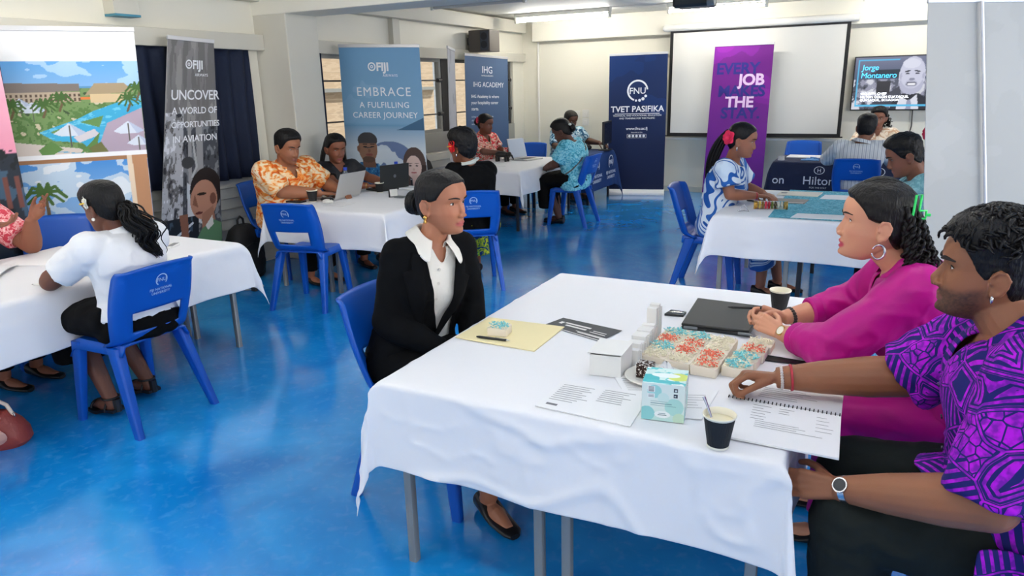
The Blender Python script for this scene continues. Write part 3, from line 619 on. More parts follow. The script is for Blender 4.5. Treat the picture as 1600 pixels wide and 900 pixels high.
def resort(pt, pl, W, H):
    SP = H-.20  # bottom of the white heading strip
    M = 1.21
    pt.rect(0, 0, W, M, (120, 160, 200)); pt.rect(0, 0, W, H, (246, 246, 248))
    A0, A1 = M+.01, SP; up = pt.V > A0
    pt.vgrad(A0, A1, (190, 212, 228), (96, 164, 224)); n = pt.noise(5, 2, (.6, 2)); pt.put((n > .15) & (pt.V > A1-.22) & (pt.V < A1), (168, 204, 236))
    hz = A1-.17
    pt.rect(0, hz-.012, W, hz+.004, (92, 150, 196)); pt.rect(0, A0, W, hz-.012, (118, 148, 92))
    k = pt.noise(22, 5); pt.put((k > .05) & (pt.V < hz-.01) & up, (92, 128, 70)); pt.put((k > .4) & (pt.V < hz-.01) & up, (208, 196, 170)); pt.put((k < -.35) & (pt.V < hz-.01) & up, (66, 88, 58))
    pt.poly([(0, hz+.03), (W*.55, hz+.02), (W*.55, hz-.03), (0, hz-.035)], (128, 118, 112)); pt.rect(0, hz-.10, W*.55, hz-.035, (186, 168, 146))
    for i in range(16):
        for j in range(2): pt.rect(.02+i*W*.034, hz-.065-j*.03, .02+i*W*.034+.014, hz-.045-j*.03, (96, 78, 66))
    pt.poly([(W*.58, hz-.06), (W*.66, hz+.02), (W*.88, hz+.02), (W*.95, hz-.04)], (170, 150, 120)); pt.rect(W*.62, hz-.11, W*.9, hz-.05, (214, 190, 150)); pt.rect(W*.55, hz-.09, W*.62, hz-.07, (226, 126, 66))
    pool = [(W*.22, hz-.30), (W*.50, hz-.22), (W*.62, hz-.17), (W, hz-.06), (W, hz-.22), (W*.84, hz-.36), (W*.80, hz-.52), (W*.62, hz-.48), (W*.52, hz-.38), (W*.32, hz-.36)]
    pt.poly(pool, (64, 172, 214)); nn = pt.noise(18, 9, (1, 3)); pt.put((nn > .2) & pt.inside(pool), (110, 200, 228))
    pt.poly([(W*.46, hz-.34), (W*.62, hz-.29), (W*.66, hz-.33), (W*.50, hz-.38)], (214, 208, 214)); pt.poly([(W*.3, hz-.3), (W*.4, hz-.27), (W*.43, hz-.29), (W*.34, hz-.32)], (112, 150, 90))
    pt.poly([(W*.52, hz-.24), (W*.7, hz-.2), (W*.66, hz-.28)], (104, 146, 82))
    pt.poly([(0, A0), (0, A0+.10), (W*.5, hz-.42), (W*.66, hz-.56), (W*.58, A0)], (216, 204, 196)); pt.poly([(W*.22, A0+.02), (W*.52, hz-.45), (W*.64, hz-.55), (W*.40, A0+.02)], (96, 170, 204)); pt.poly([(W*.5, A0), (W*.66, A0+.14), (W*.62, A0+.03)], (94, 134, 70))
    pt.poly([(W*.62, A0), (W*.72, A0+.2), (W, A0+.3), (W, A0)], (176, 160, 178)); pt.poly([(W*.56, hz-.42), (W*.66, hz-.38), (W*.74, hz-.5), (W*.70, hz-.58)], (112, 112, 66)); pt.poly([(W*.2, hz-.42), (W*.3, hz-.36), (W*.38, hz-.42), (W*.24, hz-.48)], (96, 136, 72))
    for u, v, s in ((W*.44, A0+.14, 1), (W*.88, A0+.14, 1), (W*.20, A0+.3, .8), (W*.12, A0+.34, .6), (W*.95, hz-.4, .8)):
        pt.poly([(u-.10*s, v), (u, v+.07*s), (u+.10*s, v), (u+.05*s, v-.02*s), (u-.05*s, v-.02*s)], (216, 224, 236)); pt.line([(u, v+.05*s), (u, v-.09*s)], .008, (92, 88, 84)); pt.poly([(u, v+.07*s), (u+.10*s, v), (u+.05*s, v-.02*s)], (186, 198, 220))
    for u, v in ((W*.06, hz-.2), (W*.28, hz-.2), (W*.4, hz-.16), (W*.9, A0+.28), (W*.98, hz-.1)): palm(pt, u, v, .09, .9)
    # lower photograph: garden seen through a wooden window
    B1 = M-.02
    pt.vgrad(M*.35, B1, (176, 208, 232), (64, 140, 214)) ; c = pt.noise(4.5, 12, (.8, 1.6)); pt.put((c > .05) & (pt.V > M*.5) & (pt.V < B1), (190, 212, 232)); pt.put((c > .33) & (pt.V > M*.5) & (pt.V < B1), (226, 234, 242))
    pt.rect(0, M*.44, W, M*.5, (116, 168, 200)); pt.rect(0, 0, W, M*.44, (122, 168, 74)); g = pt.noise(16, 15); pt.put((g > .1) & (pt.V < M*.43), (84, 128, 58)); pt.put((g < -.3) & (pt.V < M*.43), (150, 190, 92))
    pt.poly([(0, M*.1), (W*.35, M*.24), (W*.7, M*.26), (W*.78, M*.32), (W*.86, M*.28), (W*.86, 0), (0, 0)], (60, 168, 190))
    pt.ell(W*.28, M*.42, .17, .09, (58, 84, 44)); pt.ell(W*.40, M*.38, .14, .07, (74, 104, 52)); pt.ell(W*.2, M*.34, .2, .07, (66, 86, 48))
    for u, h, s in ((W*.20, .46, 1.5), (W*.50, .24, .9), (W*.60, .30, .9), (W*.70, .26, .8), (W*.78, .28, .8), (W*.40, .12, 1.2), (W*.28, .13, 1.3)): palm(pt, u, M*.42, h, s)
    pt.rect(0, B1-.03, W, B1, (164, 118, 82)); pt.poly([(W*.86, 0), (W*.9, 0), (W*.88, B1), (W*.84, B1)], (228, 208, 184)); pt.poly([(W*.9, 0), (W, 0), (W, B1), (W*.88, B1)], (186, 136, 100)); pt.rect(W*.1, 0, W, .05, (176, 124, 92)); pt.rect(0, M-.02, W, M+.01, (246, 246, 248))
    return []
banner((-5.27, 2.73, .02), (-4.82, 3.43, .02), (-5.26, 2.84, 2.06), (-4.79, 3.53, 2.06), True, 'wide white banner printed with two resort pool photographs', resort, res=.0045)
def sunset(pt, pl, W, H):
    pt.vgrad(1.2, H, (236, 150, 176), (246, 190, 206)); pt.vgrad(0, 1.25, (26, 44, 58), (30, 40, 52)); n = pt.noise(9, 4); pt.put((n > .2) & (pt.V < 1.3), (62, 92, 116)); pt.put((n < -.3) & (pt.V < 1.3), (14, 20, 26)); pt.put((n > .1) & (pt.V < .55) & (pt.V > .35), (74, 92, 56))
    for i in range(6): pt.rect(W-.4+i*.07, .9, W-.37+i*.07, 1.1, (120, 70, 60))
    return []
banner((-5.20, 1.98, .02), (-5.10, 2.74, .02), (-5.20, 1.98, 1.94), (-5.10, 2.76, 1.94), True, 'dark sunset photo banner at the edge of the resort banner', sunset)
def uncover(pt, pl, W, H):
    pt.vgrad(0, H, (60, 64, 70), (136, 134, 134)); n = pt.noise(7, 3, (3, .4)); pt.put((n > .1) & (pt.V > H*.62), (112, 110, 110)); pt.put((n < -.25) & (pt.V > H*.62), (150, 148, 146))
    k = pt.noise(26, 8, (1, .45)); lo = pt.V < H*.66; lf = (pt.U < W*.34) & (pt.V < H*.72); pt.put(lf & (k > -.1), (176, 178, 184)); pt.put(lf & (k > .3), (222, 224, 230)); pt.put(lf & (k < -.35), (48, 50, 58))
    m = lo & (pt.U >= W*.34); pt.put(m, (70, 74, 82)); pt.put(m & (k > .15), (122, 126, 132)); pt.put(m & (k < -.25), (34, 38, 46))
    for u in (.45, .60, .66): pt.line([(W*u, H*.66), (W*(u+.02), H*.36)], .035, (150, 150, 152))
    pt.ell(W*.42, H*.52, .06, .05, (60, 62, 66)); pt.line([(W*.5, H*.62), (W*.58, H*.5), (W*.5, H*.46)], .02, (176, 178, 180)); pt.poly([(W*.40, H*.44), (W*.62, H*.40), (W*.66, H*.26), (W*.42, H*.30)], (190, 196, 204))
    pt.rect(0, 0, W*.6, H*.30, (24, 32, 42)); pt.put((k > .2) & (pt.V < H*.3) & (pt.U < W*.5), (60, 78, 96)); pt.line([(W*.1, H*.2), (W*.5, H*.27)], .02, (196, 204, 214)); pt.line([(W*.15, H*.16), (W*.45, H*.24)], .012, (140, 150, 164))
    # engineer in a green overall looking at the engine
    pt.ell(W*.74, H*.40, .15, .19, (34, 28, 28)); pt.ell(W*.70, H*.36, .125, .17, (172, 126, 106)); pt.poly([(W*.54, H*.39), (W*.50, H*.345), (W*.60, H*.33)], (126, 86, 70)); pt.ell(W*.66, H*.385, .045, .012, (30, 24, 24)); pt.ell(W*.61, H*.307, .035, .012, (96, 48, 46)); pt.ell(W*.86, H*.36, .03, .05, (108, 70, 58)); pt.poly([(W*.66, H*.30), (W*.86, H*.33), (W*.92, H*.2), (W*.66, H*.18)], (152, 108, 90))
    pt.poly([(W*.40, 0), (W*.46, H*.15), (W*.66, H*.24), (W*.86, H*.27), (W, H*.25), (W, 0)], (88, 128, 96)); pt.line([(W*.70, H*.17), (W*.66, 0)], .012, (52, 84, 62)); pt.poly([(W*.72, H*.25), (W*.84, H*.29), (W*.86, H*.25), (W*.76, H*.23)], (206, 210, 204)); pt.poly([(W*.26, 0), (W*.32, H*.24), (W*.28, H*.31), (W*.42, H*.31), (W*.44, H*.22), (W*.40, 0)], (134, 90, 72))
    a = lines(pl, [('FIJI', W*.51, H-.225, .098, 'LEFT', .03, 1), ('AIRWAYS', W*.56, H-.285, .034, 'LEFT', .006, 1), ('UNCOVER', W*.575, H-.475, .112, 'CENTER', .012, .95), ('A WORLD OF', W*.56, H-.59, .078, 'CENTER', .01, .95), ('OPPORTUNITIES', W*.575, H-.70, .069, 'CENTER', .01, .95), ('IN AVIATION', W*.56, H-.82, .078, 'CENTER', .01, .95)])
    a.append(ring_mb(pl, W*.44, H-.19, .026, .037)); a.append(ring_mb(pl, W*.44, H-.19, .007, .014)); return [(PW, a)]
banner((-5.18, 3.66, .02), (-5.12, 4.28, .02), (-5.08, 4.03, 2.05), (-5.17, 4.55, 2.04), True, 'tall grey aviation banner with engineer in green overall', uncover, res=.005)
def embrace(pt, pl, W, H):
    B = 1.27
    pt.vgrad(B, H, (128, 172, 206), (112, 160, 200)); n = pt.noise(3, 2); pt.put((n > .2) & (pt.V > B), (132, 176, 210))
    pt.vgrad(B-.05, B, (96, 146, 188), (128, 172, 206)); pt.vgrad(.98, B-.03, (208, 219, 228), (120, 162, 198)); pt.rect(0, 0, W, .98, (206, 217, 226)); pt.poly([(W*.70, B-.06), (W, B+.06), (W, B-.07), (W*.66, B-.07)], (66, 104, 136))
    w_ = pt.noise(5, 7); pt.put((w_ > -.05) & (((pt.U-W*.55)/.24)**2+((pt.V-.92)/.16)**2 < 1), (104, 124, 164))
    # young man in blue print shirt
    cx, cy = W*.28, 1.00
    pt.poly([(.02, 0), (.04, .74), (.16, .86), (.36, .84), (.48, .72), (.52, 0)], (44, 108, 158)); s = pt.noise(24, 11); m = pt.inside([(.02, 0), (.04, .74), (.16, .86), (.36, .84), (.48, .72), (.52, 0)]); pt.put(m & (s > .15), (96, 160, 200)); pt.put(m & (s < -.25), (24, 66, 112))
    pt.poly([(cx-.07, .80), (cx-.06, .94), (cx+.07, .94), (cx+.08, .80)], (116, 84, 68)); pt.ell(cx, cy, .105, .15, (142, 106, 86)); pt.ell(cx, cy+.09, .11, .085, (62, 62, 66)); pt.poly([(cx-.10, cy+.02), (cx+.10, cy+.02), (cx+.095, cy+.06), (cx-.095, cy+.06)], (142, 106, 86)); pt.ell(cx-.105, cy, .018, .035, (128, 92, 74)); pt.ell(cx, cy-.115, .07, .035, (92, 70, 60)); pt.ell(cx+.01, cy-.065, .04, .014, (128, 72, 66))
    for q in (-1, 1): pt.ell(cx+.01+q*.042, cy+.022, .022, .007, (36, 28, 28)); pt.ell(cx+.01+q*.042, cy+.048, .028, .007, (44, 36, 34))
    pt.ell(cx+.012, cy-.022, .016, .02, (122, 88, 72))
    # girl with light brown hair
    cx, cy = W*.85, .83
    pt.poly([(cx-.19, 0), (cx-.17, .57), (cx-.06, .67), (cx+.1, .65), (W, .57), (W, 0)], (34, 40, 44)); pt.ell(cx, cy+.01, .125, .18, (86, 70, 66)); pt.poly([(cx-.12, cy), (cx-.13, .53), (cx-.05, .57), (cx-.06, cy)], (86, 70, 66)); pt.poly([(cx+.13, cy), (cx+.13, .51), (cx+.04, .57), (cx+.06, cy)], (60, 48, 46)); pt.ell(cx-.01, cy-.025, .085, .125, (216, 190, 182)); pt.poly([(cx-.03, .59), (cx+.03, .59), (cx+.03, .73), (cx-.04, .73)], (206, 178, 168))
    for q in (-1, 1): pt.ell(cx-.012+q*.036, cy-.01, .018, .006, (44, 36, 38)); pt.ell(cx-.012+q*.036, cy+.015, .022, .005, (96, 78, 72))
    pt.ell(cx-.012, cy-.085, .03, .01, (170, 96, 98)); pt.ell(cx-.012, cy-.05, .012, .012, (196, 166, 156))
    a = lines(pl, [('FIJI', W*.455, H-.235, .115, 'LEFT', .035, 1.0), ('AIRWAYS', W*.53, H-.295, .036, 'LEFT', .006, 1.1), ('EMBRACE', W*.525, H-.49, .128, 'CENTER', .001, 1.14), ('A FULFILLING', W*.525, H-.61, .085, 'CENTER', .006, 1.08), ('CAREER JOURNEY', W*.525, H-.715, .085, 'CENTER', .006, 1.06)])
    a.append(ring_mb(pl, W*.40, H-.195, .030, .044)); a.append(ring_mb(pl, W*.40, H-.195, .008, .016)); return [(PW, a)]
banner((-5.16, 6.12, .02), (-4.32, 6.44, .02), (-5.13, 6.12, 2.06), (-4.26, 6.32, 2.03), True, 'light blue career banner with young man and girl printed on it', embrace, res=.005)
def academy(pt, pl, W, H):
    pt.rect(0, 0, W, H, (72, 96, 130)); pt.vgrad(.75, H, (66, 90, 126), (84, 108, 142)); pt.rect(0, 0, W, .75, (112, 120, 128)); n = pt.noise(5, 3); pt.put((n > .1) & (pt.V < .75), (96, 102, 112))
    pt.rect(W*.06, 0, W*.92, .74, (104, 108, 116))
    a = lines(pl, [('IHG', W*.5, H-.22, .135, 'CENTER', .004, 1), ('HOTELS & RESORTS', W*.5, H-.265, .028, 'CENTER', .006, 1), ('IHG ACADEMY', W*.53, H-.41, .098, 'CENTER', .0, 1), ('IHG Academy is where', W*.12, H-.56, .062, 'LEFT', .01, 1), ('your hospitality career', W*.12, H-.645, .062, 'LEFT', .01, 1), ('starts.', W*.12, H-.73, .062, 'LEFT', .01, 1)])
    b = lines(pl, [('A free programme for students', W*.12, H-.83, .036, 'LEFT', .006, 1), ('of all ages and abilities', W*.12, H-.88, .036, 'LEFT', .006, 1), ('available now', W*.12, H-.93, .036, 'LEFT', .006, 1), ('Learn new skills and gain', W*.12, H-1.05, .04, 'LEFT', .006, 1), ('work experience', W*.12, H-1.11, .04, 'LEFT', .006, 1)])
    return [(PW, a), (mat('print pale blue', (190, 202, 222), .5), b)]
banner((-5.20, 8.74, .02), (-4.95, 9.56, .02), (-5.15, 8.72, 2.048), (-4.95, 9.60, 2.01), True, 'slate blue academy banner with white lettering in the far corner', academy)
def plain(pt, pl, W, H):
    pt.rect(0, 0, W, H, (176, 178, 186)); n = pt.noise(10, 2, (1, .6)); pt.put(n > .25, (150, 152, 162)); return []
banner((-4.82, 7.69, .02), (-5.0, 8.15, .02), (-4.78, 7.69, 2.09), (-4.96, 8.15, 2.07), True, 'narrow grey banner standing edge-on before the louvre windows', plain)
def tvet(pt, pl, W, H):
    pt.vgrad(0, H, (10, 24, 62), (16, 42, 92)); n = pt.noise(1.6, 3); pt.put((n > .1) & (pt.V > H*.45), (14, 46, 100))
    lg_ = ring_mb(pl, W*.5, H-.50, .128, .152, 5, 250, 50); a = [lg_]
    for q, r in ((262, .016), (283, .02), (304, .023), (326, .02)): lg_.merge(ring_mb(pl, W*.5+.142*math.cos(math.radians(q)), H-.50+.142*math.sin(math.radians(q)), 0, r, n=16))
    a += lines(pl, [('FNU', W*.5, H-.545, .125, 'CENTER', .012, 1), ('TVET PASIFIKA', W*.5, H-.80, .118, 'CENTER', .02, 1), ('TECHNICAL AND VOCATIONAL EDUCATION', W*.5, H-.865, .034, 'CENTER', .008, 1), ('AND TRAINING FOR THE PACIFIC', W*.5, H-.905, .034, 'CENTER', .008, 1), ('www.fnu.ac.fj', W*.5, H-1.06, .058, 'CENTER', .014, 1), ('FOLLOW US ON', W*.5, H-1.105, .022, 'CENTER', .004, 1)])
    a.append(flat_mb(pl, [[(W*.11, H-.832), (W*.89, H-.832), (W*.89, H-.824), (W*.11, H-.824)]], .0015))
    fr = [(-.14, -.028, .14, -.024), (-.14, .024, .14, .028), (-.14, -.028, -.136, .028), (.136, -.028, .14, .028)]; a.append(flat_mb(pl, [[(W*.5+x0, H-1.15+y0), (W*.5+x1, H-1.15+y0), (W*.5+x1, H-1.15+y1), (W*.5+x0, H-1.15+y1)] for x0, y0, x1, y1 in fr], .0015))
    for i in range(5): a[-1].merge(ring_mb(pl, W*.5-.104+i*.052, H-1.15, 0, .019, n=14, h=.0015))
    return [(PW, a)]
banner((-3.655, 10.33, .08), (-2.835, 10.52, .08), (-3.65, 10.33, 2.02), (-2.84, 10.52, 2.03), True, 'navy banner with white university ring logo by the screen', tvet)
def stay(pt, pl, W, H):
    pt.vgrad(0, H, (112, 30, 148), (106, 28, 126)); n = pt.noise(1.4, 3); pt.put(n > .05, (122, 30, 146)); pt.put(n > .25, (134, 34, 156))
    a = lines(pl, [('EVERY', W*.06, H-.37, .205, 'LEFT', .03, .97), ('MAKES', W*.12, H-.67, .205, 'LEFT', .03, .97), ('STAY.', W*.20, H-.965, .205, 'LEFT', .03, .97)])
    b = lines(pl, [('JOB', W*.46, H-.52, .205, 'LEFT', .035, .97), ('THE', W*.26, H-.815, .205, 'LEFT', .03, .97)])
    return [(PN, a), (PP, b)]
banner((-2.24, 10.42, .08), (-1.42, 10.45, .08), (-2.17, 10.47, 2.09), (-1.40, 10.50, 2.09), True, 'purple banner reading every job makes the stay', stay)
def rear(pt, pl, W, H):
    pt.rect(0, 0, W, H, (168, 168, 164)); n = pt.noise(2.5, 3); pt.put(n > .1, (171, 171, 167)); pt.put(n > .35, (174, 174, 170)); return []
banner((.345, 4.60, .02), (1.008, 4.95, .02), (.146, 4.57, 2.0), (.813, 4.915, 1.99), True, 'plain grey back of a tall banner with its white support pole', rear, pole_back=True, pole_at=.36)
# ------------------------------------------------------------------ people
# head shape: rows of (height, front depth, back depth, half width), x to the person's right, y forward, z up, metres, eyes at z = 0
HEADP = np.array([(-.122, .046, .016, .014), (-.117, .070, .004, .025), (-.108, .084, -.012, .034), (-.096, .088, -.032, .043), (-.084, .0865, -.050, .051), (-.070, .088, -.066, .059), (-.055, .089, -.078, .0645), (-.038, .088, -.087, .070), (-.020, .0865, -.092, .0725), (0, .0865, -.096, .074), (.012, .091, -.099, .0755), (.024, .0945, -.100, .0765), (.040, .0945, -.100, .0765), (.058, .090, -.096, .0745), (.076, .078, -.088, .068), (.092, .059, -.074, .057), (.104, .036, -.054, .041), (.111, .010, -.030, .020), (.113, -.008, -.012, .004)])
def head_grid(nz=64, na=72, infl=None, jaw=1.0, wid=1.0):
    zs = np.interp(np.linspace(0, 1, nz), np.linspace(0, 1, len(HEADP)), HEADP[:, 0]); rings = []
    f = np.interp(zs, HEADP[:, 0], HEADP[:, 1]); b = np.interp(zs, HEADP[:, 0], HEADP[:, 2]); w_ = np.interp(zs, HEADP[:, 0], HEADP[:, 3])*wid
    w_ = np.where(zs < -.04, w_*(1+(jaw-1)*np.clip((-.04-zs)/.04, 0, 1)), w_)
    A = np.linspace(0, 2*math.pi, na, endpoint=False); out = []
    for z, ff, bb_, ww in zip(zs, f, b, w_):
        yc = bb_+(ff-bb_)*.44; s, c = np.sin(A), np.cos(A); n = 2.35
        x = ww*np.sign(s)*np.abs(s)**(2/n); y = np.where(c >= 0, (ff-yc)*np.abs(c)**(2/n), -(yc-bb_)*np.abs(c)**(2/2.1))+yc
        out.append(np.stack([x, y, np.full_like(x, z)], 1))
    G = np.array(out)
    if infl is not None:
        d = G-np.array([0, -.005, .0]); d[..., 2] *= .8; d /= np.linalg.norm(d, axis=2, keepdims=True)+1e-9
        G = G+d*infl(G)[..., None]
    return G
def face_y(x, z, wid=1.0):
    f = np.interp(z, HEADP[:, 0], HEADP[:, 1]); b = np.interp(z, HEADP[:, 0], HEADP[:, 2]); w_ = np.interp(z, HEADP[:, 0], HEADP[:, 3])*wid
    yc = b+(f-b)*.44; return yc+(f-yc)*(max(0, 1-(abs(x)/w_)**2.35))**(1/2.35)
def head_mb(sp):
    """head with brow, sockets, lids, nose, lips, chin and ears, still in head coordinates"""
    fem = sp.get('fem', False); jaw = sp.get('jaw', .95 if fem else 1.06); nose = sp.get('nose', 1.0)
    G = head_grid(jaw=jaw); x, y, z = G[..., 0], G[..., 1], G[..., 2]; fr = smst(.02, .06, y)
    def g(cx, cz, sx, sz): return np.exp(-((np.abs(x)-cx)/sx)**2-((z-cz)/sz)**2)*fr
    d = -.0105*g(.030, -.001, .017, .011)-.003*g(.012, .003, .009, .012)+.0035*g(.042, -.033, .018, .016)+(.002 if fem else .0045)*g(.028, .020, .022, .008)-.003*g(.036, -.066, .014, .014)+.0035*g(0, -.070, .024, .016)+(.009 if fem else .010)*g(0, -.105, .020, .013)-.003*g(0, -.088, .02, .005)
    G = G.copy(); G[..., 1] += d
    mb = MB(); mb.loft(list(G))
    for s in (-1, 1):
        mb.ell((s*.031, face_y(.031, 0)-.0185, -.001), (.0150, .0140, .0125))
        mb.ell((s*.0132*nose, .0955, -.0440), (.0080*nose, .0100, .0074)); mb.ell((s*.0080, .0885, -.0690), (.0140, .0072, .0048))
        Me = Matrix.Rotation(s*.35, 3, 'Z') @ Matrix.Rotation(-.18, 3, 'X'); mb.ell((s*.0765, -.012, -.018), (.0075, .018, .031), Me); mb.ell((s*.083, -.016, -.012), (.004, .014, .024), Me); mb.ell((s*.077, -.006, -.043), (.006, .009, .011), Me); mb.tube([(s*.082, .002, -.022), (s*.084, .004, -.004), (s*.086, -.006, .010), (s*.088, -.022, .010), (s*.090, -.032, -.006), (s*.088, -.028, -.026), (s*.083, -.014, -.044)], .0036, 8)
    k = nose; nl = .96 if fem else 1.0
    dn = -.002 if fem else .0015
    mb.tube([(0, .081, .012), (0, .0865+dn, -.004), (0, .0935+dn, -.020), (0, .1000+dn*1.5, -.034), (0, .0985+dn*1.5, -.044), (0, .088, -.051)], [.0070, .0072, .0082*k, .0104*k, .0102*k, .006], 12)
    mo = sp.get('mouth', 0.0); mb.ell((0, .0870, -.0790-mo*.005), (.0175, .0078, .0058))
    return mb
def hand_mb(mb, wrist, d, n, right, curl=.5, sc=1.0, spread=.08, fing=None, thumb=(.6, .55, .45)):
    """palm and five fingers: d towards the fingers, n out of the palm, thumb leaving the side of the palm near its base"""
    d = unit(d); n = unit(n-d*(n@d)); s = np.cross(n, d); s = -s if right else s; w0 = np.array(wrist, float)
    offs = [.029, .010, -.009, -.027]; kl = [.088, .092, .088, .079]; L = [(.043, .026, .021), (.048, .029, .022), (.044, .027, .021), (.034, .021, .018)]; R_ = [.0090, .0093, .0088, .0078]
    for i in range(4):
        k = w0+(d*kl[i]+s*offs[i])*sc; mb.capsule(w0+s*offs[i]*.55*sc+d*.008*sc, k, .0145*sc, .0118*sc, 10)
        c = (fing[i] if fing else curl); a = 0.0; p = k; dd = unit(d+s*spread*(1.2-i*.8)*.5)
        for j, l in enumerate(L[i]):
            a += c*(.55, .95, .6)[j]; q = p+(dd*math.cos(a)+n*math.sin(a))*l*sc; r0 = R_[i]*(1, .93, .85)[j]*sc; mb.capsule(p, q, r0, r0*.92, 10); p = q
    mb.ell(w0+d*.05*sc+n*.003, (.034*sc, .034*sc, .016*sc), np.array([s, d, n]).T)
    b = w0+(d*.026+s*.024+n*.006)*sc; td = unit(d*thumb[0]+s*thumb[1]+n*thumb[2]); m1 = b+td*.042*sc
    t2 = unit(td+d*.25+n*.25*curl-s*.25); m2 = m1+t2*.033*sc; t3 = unit(t2+d*.2+n*.35*curl-s*.35); m3 = m2+t3*.027*sc
    mb.capsule(w0+d*.012*sc+s*.012*sc, b, .015*sc, .0145*sc, 10); mb.capsule(b, m1, .0140*sc, .0112*sc, 10); mb.capsule(m1, m2, .0108*sc, .0098*sc, 10); mb.capsule(m2, m3, .0096*sc, .0082*sc, 10)
def ik(a, t, l1, l2, pole):
    a = np.array(a, float); t = np.array(t, float); v = t-a; D = np.linalg.norm(v); D2 = min(D, (l1+l2)*.995); e = unit(v)
    x = (l1*l1-l2*l2+D2*D2)/(2*D2); h = math.sqrt(max(l1*l1-x*x, 1e-6)); p = unit(np.array(pole, float)-e*(np.array(pole, float)@e)); return a+e*x+p*h
TT = np.array([0, .10, .22, .38, .55, .70, .80, .88, .94, .975, 1.0])
TMA = np.array([.165, .175, .170, .158, .168, .186, .192, .182, .140, .095, .070]); TMB = np.array([.105, .120, .120, .112, .116, .124, .120, .106, .085, .070, .062])
TFA = np.array([.172, .182, .168, .140, .145, .160, .166, .158, .118, .080, .060]); TFB = np.array([.108, .122, .115, .100, .112, .122, .112, .094, .076, .062, .054])
class Body:
    def __init__(s, sp):
        s.sp = sp; s.fem = sp.get('fem', False); k = s.k = sp.get('k', 1.0); s.w = sp.get('w', 1.0)
        yw = math.radians(sp['yaw']); s.F = np.array([math.cos(yw), math.sin(yw), 0]); s.R = np.array([math.sin(yw), -math.cos(yw), 0]); s.Z = np.array([0, 0, 1.])
        hy, hp_, hr = [math.radians(a) for a in sp.get('head_rot', (sp['yaw'], 0, 0))]
        f = np.array([math.cos(hy)*math.cos(hp_), math.sin(hy)*math.cos(hp_), math.sin(hp_)]); r = np.array([math.sin(hy), -math.cos(hy), 0]); u = np.cross(r, f)
        s.hR = r*math.cos(hr)+u*math.sin(hr); s.hU = u*math.cos(hr)-r*math.sin(hr); s.hF = f; s.hs = sp.get('hs', 1.06)*(.96 if s.fem else 1.0)*k
        s.H = np.array(sp['head'], float); s.M = np.array([s.hR, s.hF, s.hU]).T*s.hs
        s.hip = np.array(sp['hip'], float)
        s.skull = s.h2w((0, -.030, -.075)); s.N = s.skull+np.array([0, 0, -.085])*k-s.F*.022*k
        if 'neck' in sp: s.N = np.array(sp['neck'], float)
        s.shw = sp.get('shw', .150 if s.fem else .178)*k
        sw = math.radians(sp.get('twist', 0)); s.SR = s.R*math.cos(sw)+s.F*math.sin(sw)
        s.base = s.hip-np.array([0, 0, .10]); mid = (s.base+s.N)/2-s.F*sp.get('arch', .015); s.ctrl = 2*mid-.5*(s.base+s.N)
        s.A = (TFA if s.fem else TMA)*s.w*k; s.B = (TFB if s.fem else TMB)*sp.get('depth', s.w)*k
        ax = unit(s.N-s.base); s.shR = s.N-ax*.062*k+s.SR*s.shw; s.shL = s.N-ax*.062*k-s.SR*s.shw
        l1, l2 = sp.get('arm', (.285*k, .255*k))
        s.wrR = np.array(sp['handR'], float); s.wrL = np.array(sp['handL'], float)
        s.elR = np.array(sp['elR'], float) if 'elR' in sp else ik(s.shR, s.wrR, l1, l2, s.R*.6-s.Z*.8-s.F*.4)
        s.elL = np.array(sp['elL'], float) if 'elL' in sp else ik(s.shL, s.wrL, l1, l2, -s.R*.6-s.Z*.8-s.F*.4)
        s.hjR = s.hip+s.R*.088*k-s.Z*.01; s.hjL = s.hip-s.R*.088*k-s.Z*.01
        kr, kl = sp.get('knees', (None, None)); s.knR = np.array(kr, float) if kr else s.hip+s.F*.43*k+s.R*.10-s.Z*.03; s.knL = np.array(kl, float) if kl else s.hip+s.F*.43*k-s.R*.10-s.Z*.03
        fr, fl = sp.get('feet', (None, None)); g = lambda kn, f_: np.array(f_, float) if f_ else np.array([kn[0], kn[1], 0])+s.F*.02+s.Z*.085
        s.anR = g(s.knR, fr); s.anL = g(s.knL, fl)
    def h2w(s, p): return s.H+s.M @ np.array(p, float)
    def hw(s, P): return s.H+np.asarray(P) @ s.M.T
    def spine(s, t): return (1-t)**2*s.base+2*t*(1-t)*s.ctrl+t*t*s.N
    def tors(s, t, ang, infl=0.0):
        c = s.spine(t); tg = unit(2*(1-t)*(s.ctrl-s.base)+2*t*(s.N-s.ctrl)); q = min(1, max(0, (t-.4)/.4)); R_ = unit(s.R*(1-q)+s.SR*q); R_ = unit(R_-tg*(R_@tg)); Ff = np.cross(tg, R_); Ff = -Ff if Ff@s.F < 0 else Ff
        a = np.interp(t, TT, s.A)+infl; b = np.interp(t, TT, s.B)+infl; cs, sn = math.cos(ang), math.sin(ang); n = 2.3
        x = a*math.copysign(abs(cs)**(2/n), cs); y = b*math.copysign(abs(sn)**(2/n), sn)
        if sn > 0:
            y += s.sp.get('belly', 0)*math.exp(-((t-.28)/.22)**2)*sn
            if s.fem: y += .030*s.w*math.exp(-((t-.66)/.10)**2)*(math.exp(-((abs(x)-.07)/.05)**2))*sn
        return c+R_*x+Ff*y
    def front(s, t, x, infl=0.0):
        a = np.interp(t, TT, s.A)+infl; q = min(1, abs(x)/a)**(2.3/2); return s.tors(t, math.acos(q if x >= 0 else -q), infl)
    def torso_mb(s, mb, infl, t0=0.0, t1=1.0, n=26, na=40):
        mb.loft([[s.tors(t, a, infl) for a in np.linspace(0, 2*math.pi, na, endpoint=False)] for t in np.linspace(t0, t1, n)])
    def arm_axes(s): return [(s.shR, s.elR, s.wrR, True), (s.shL, s.elL, s.wrL, False)]
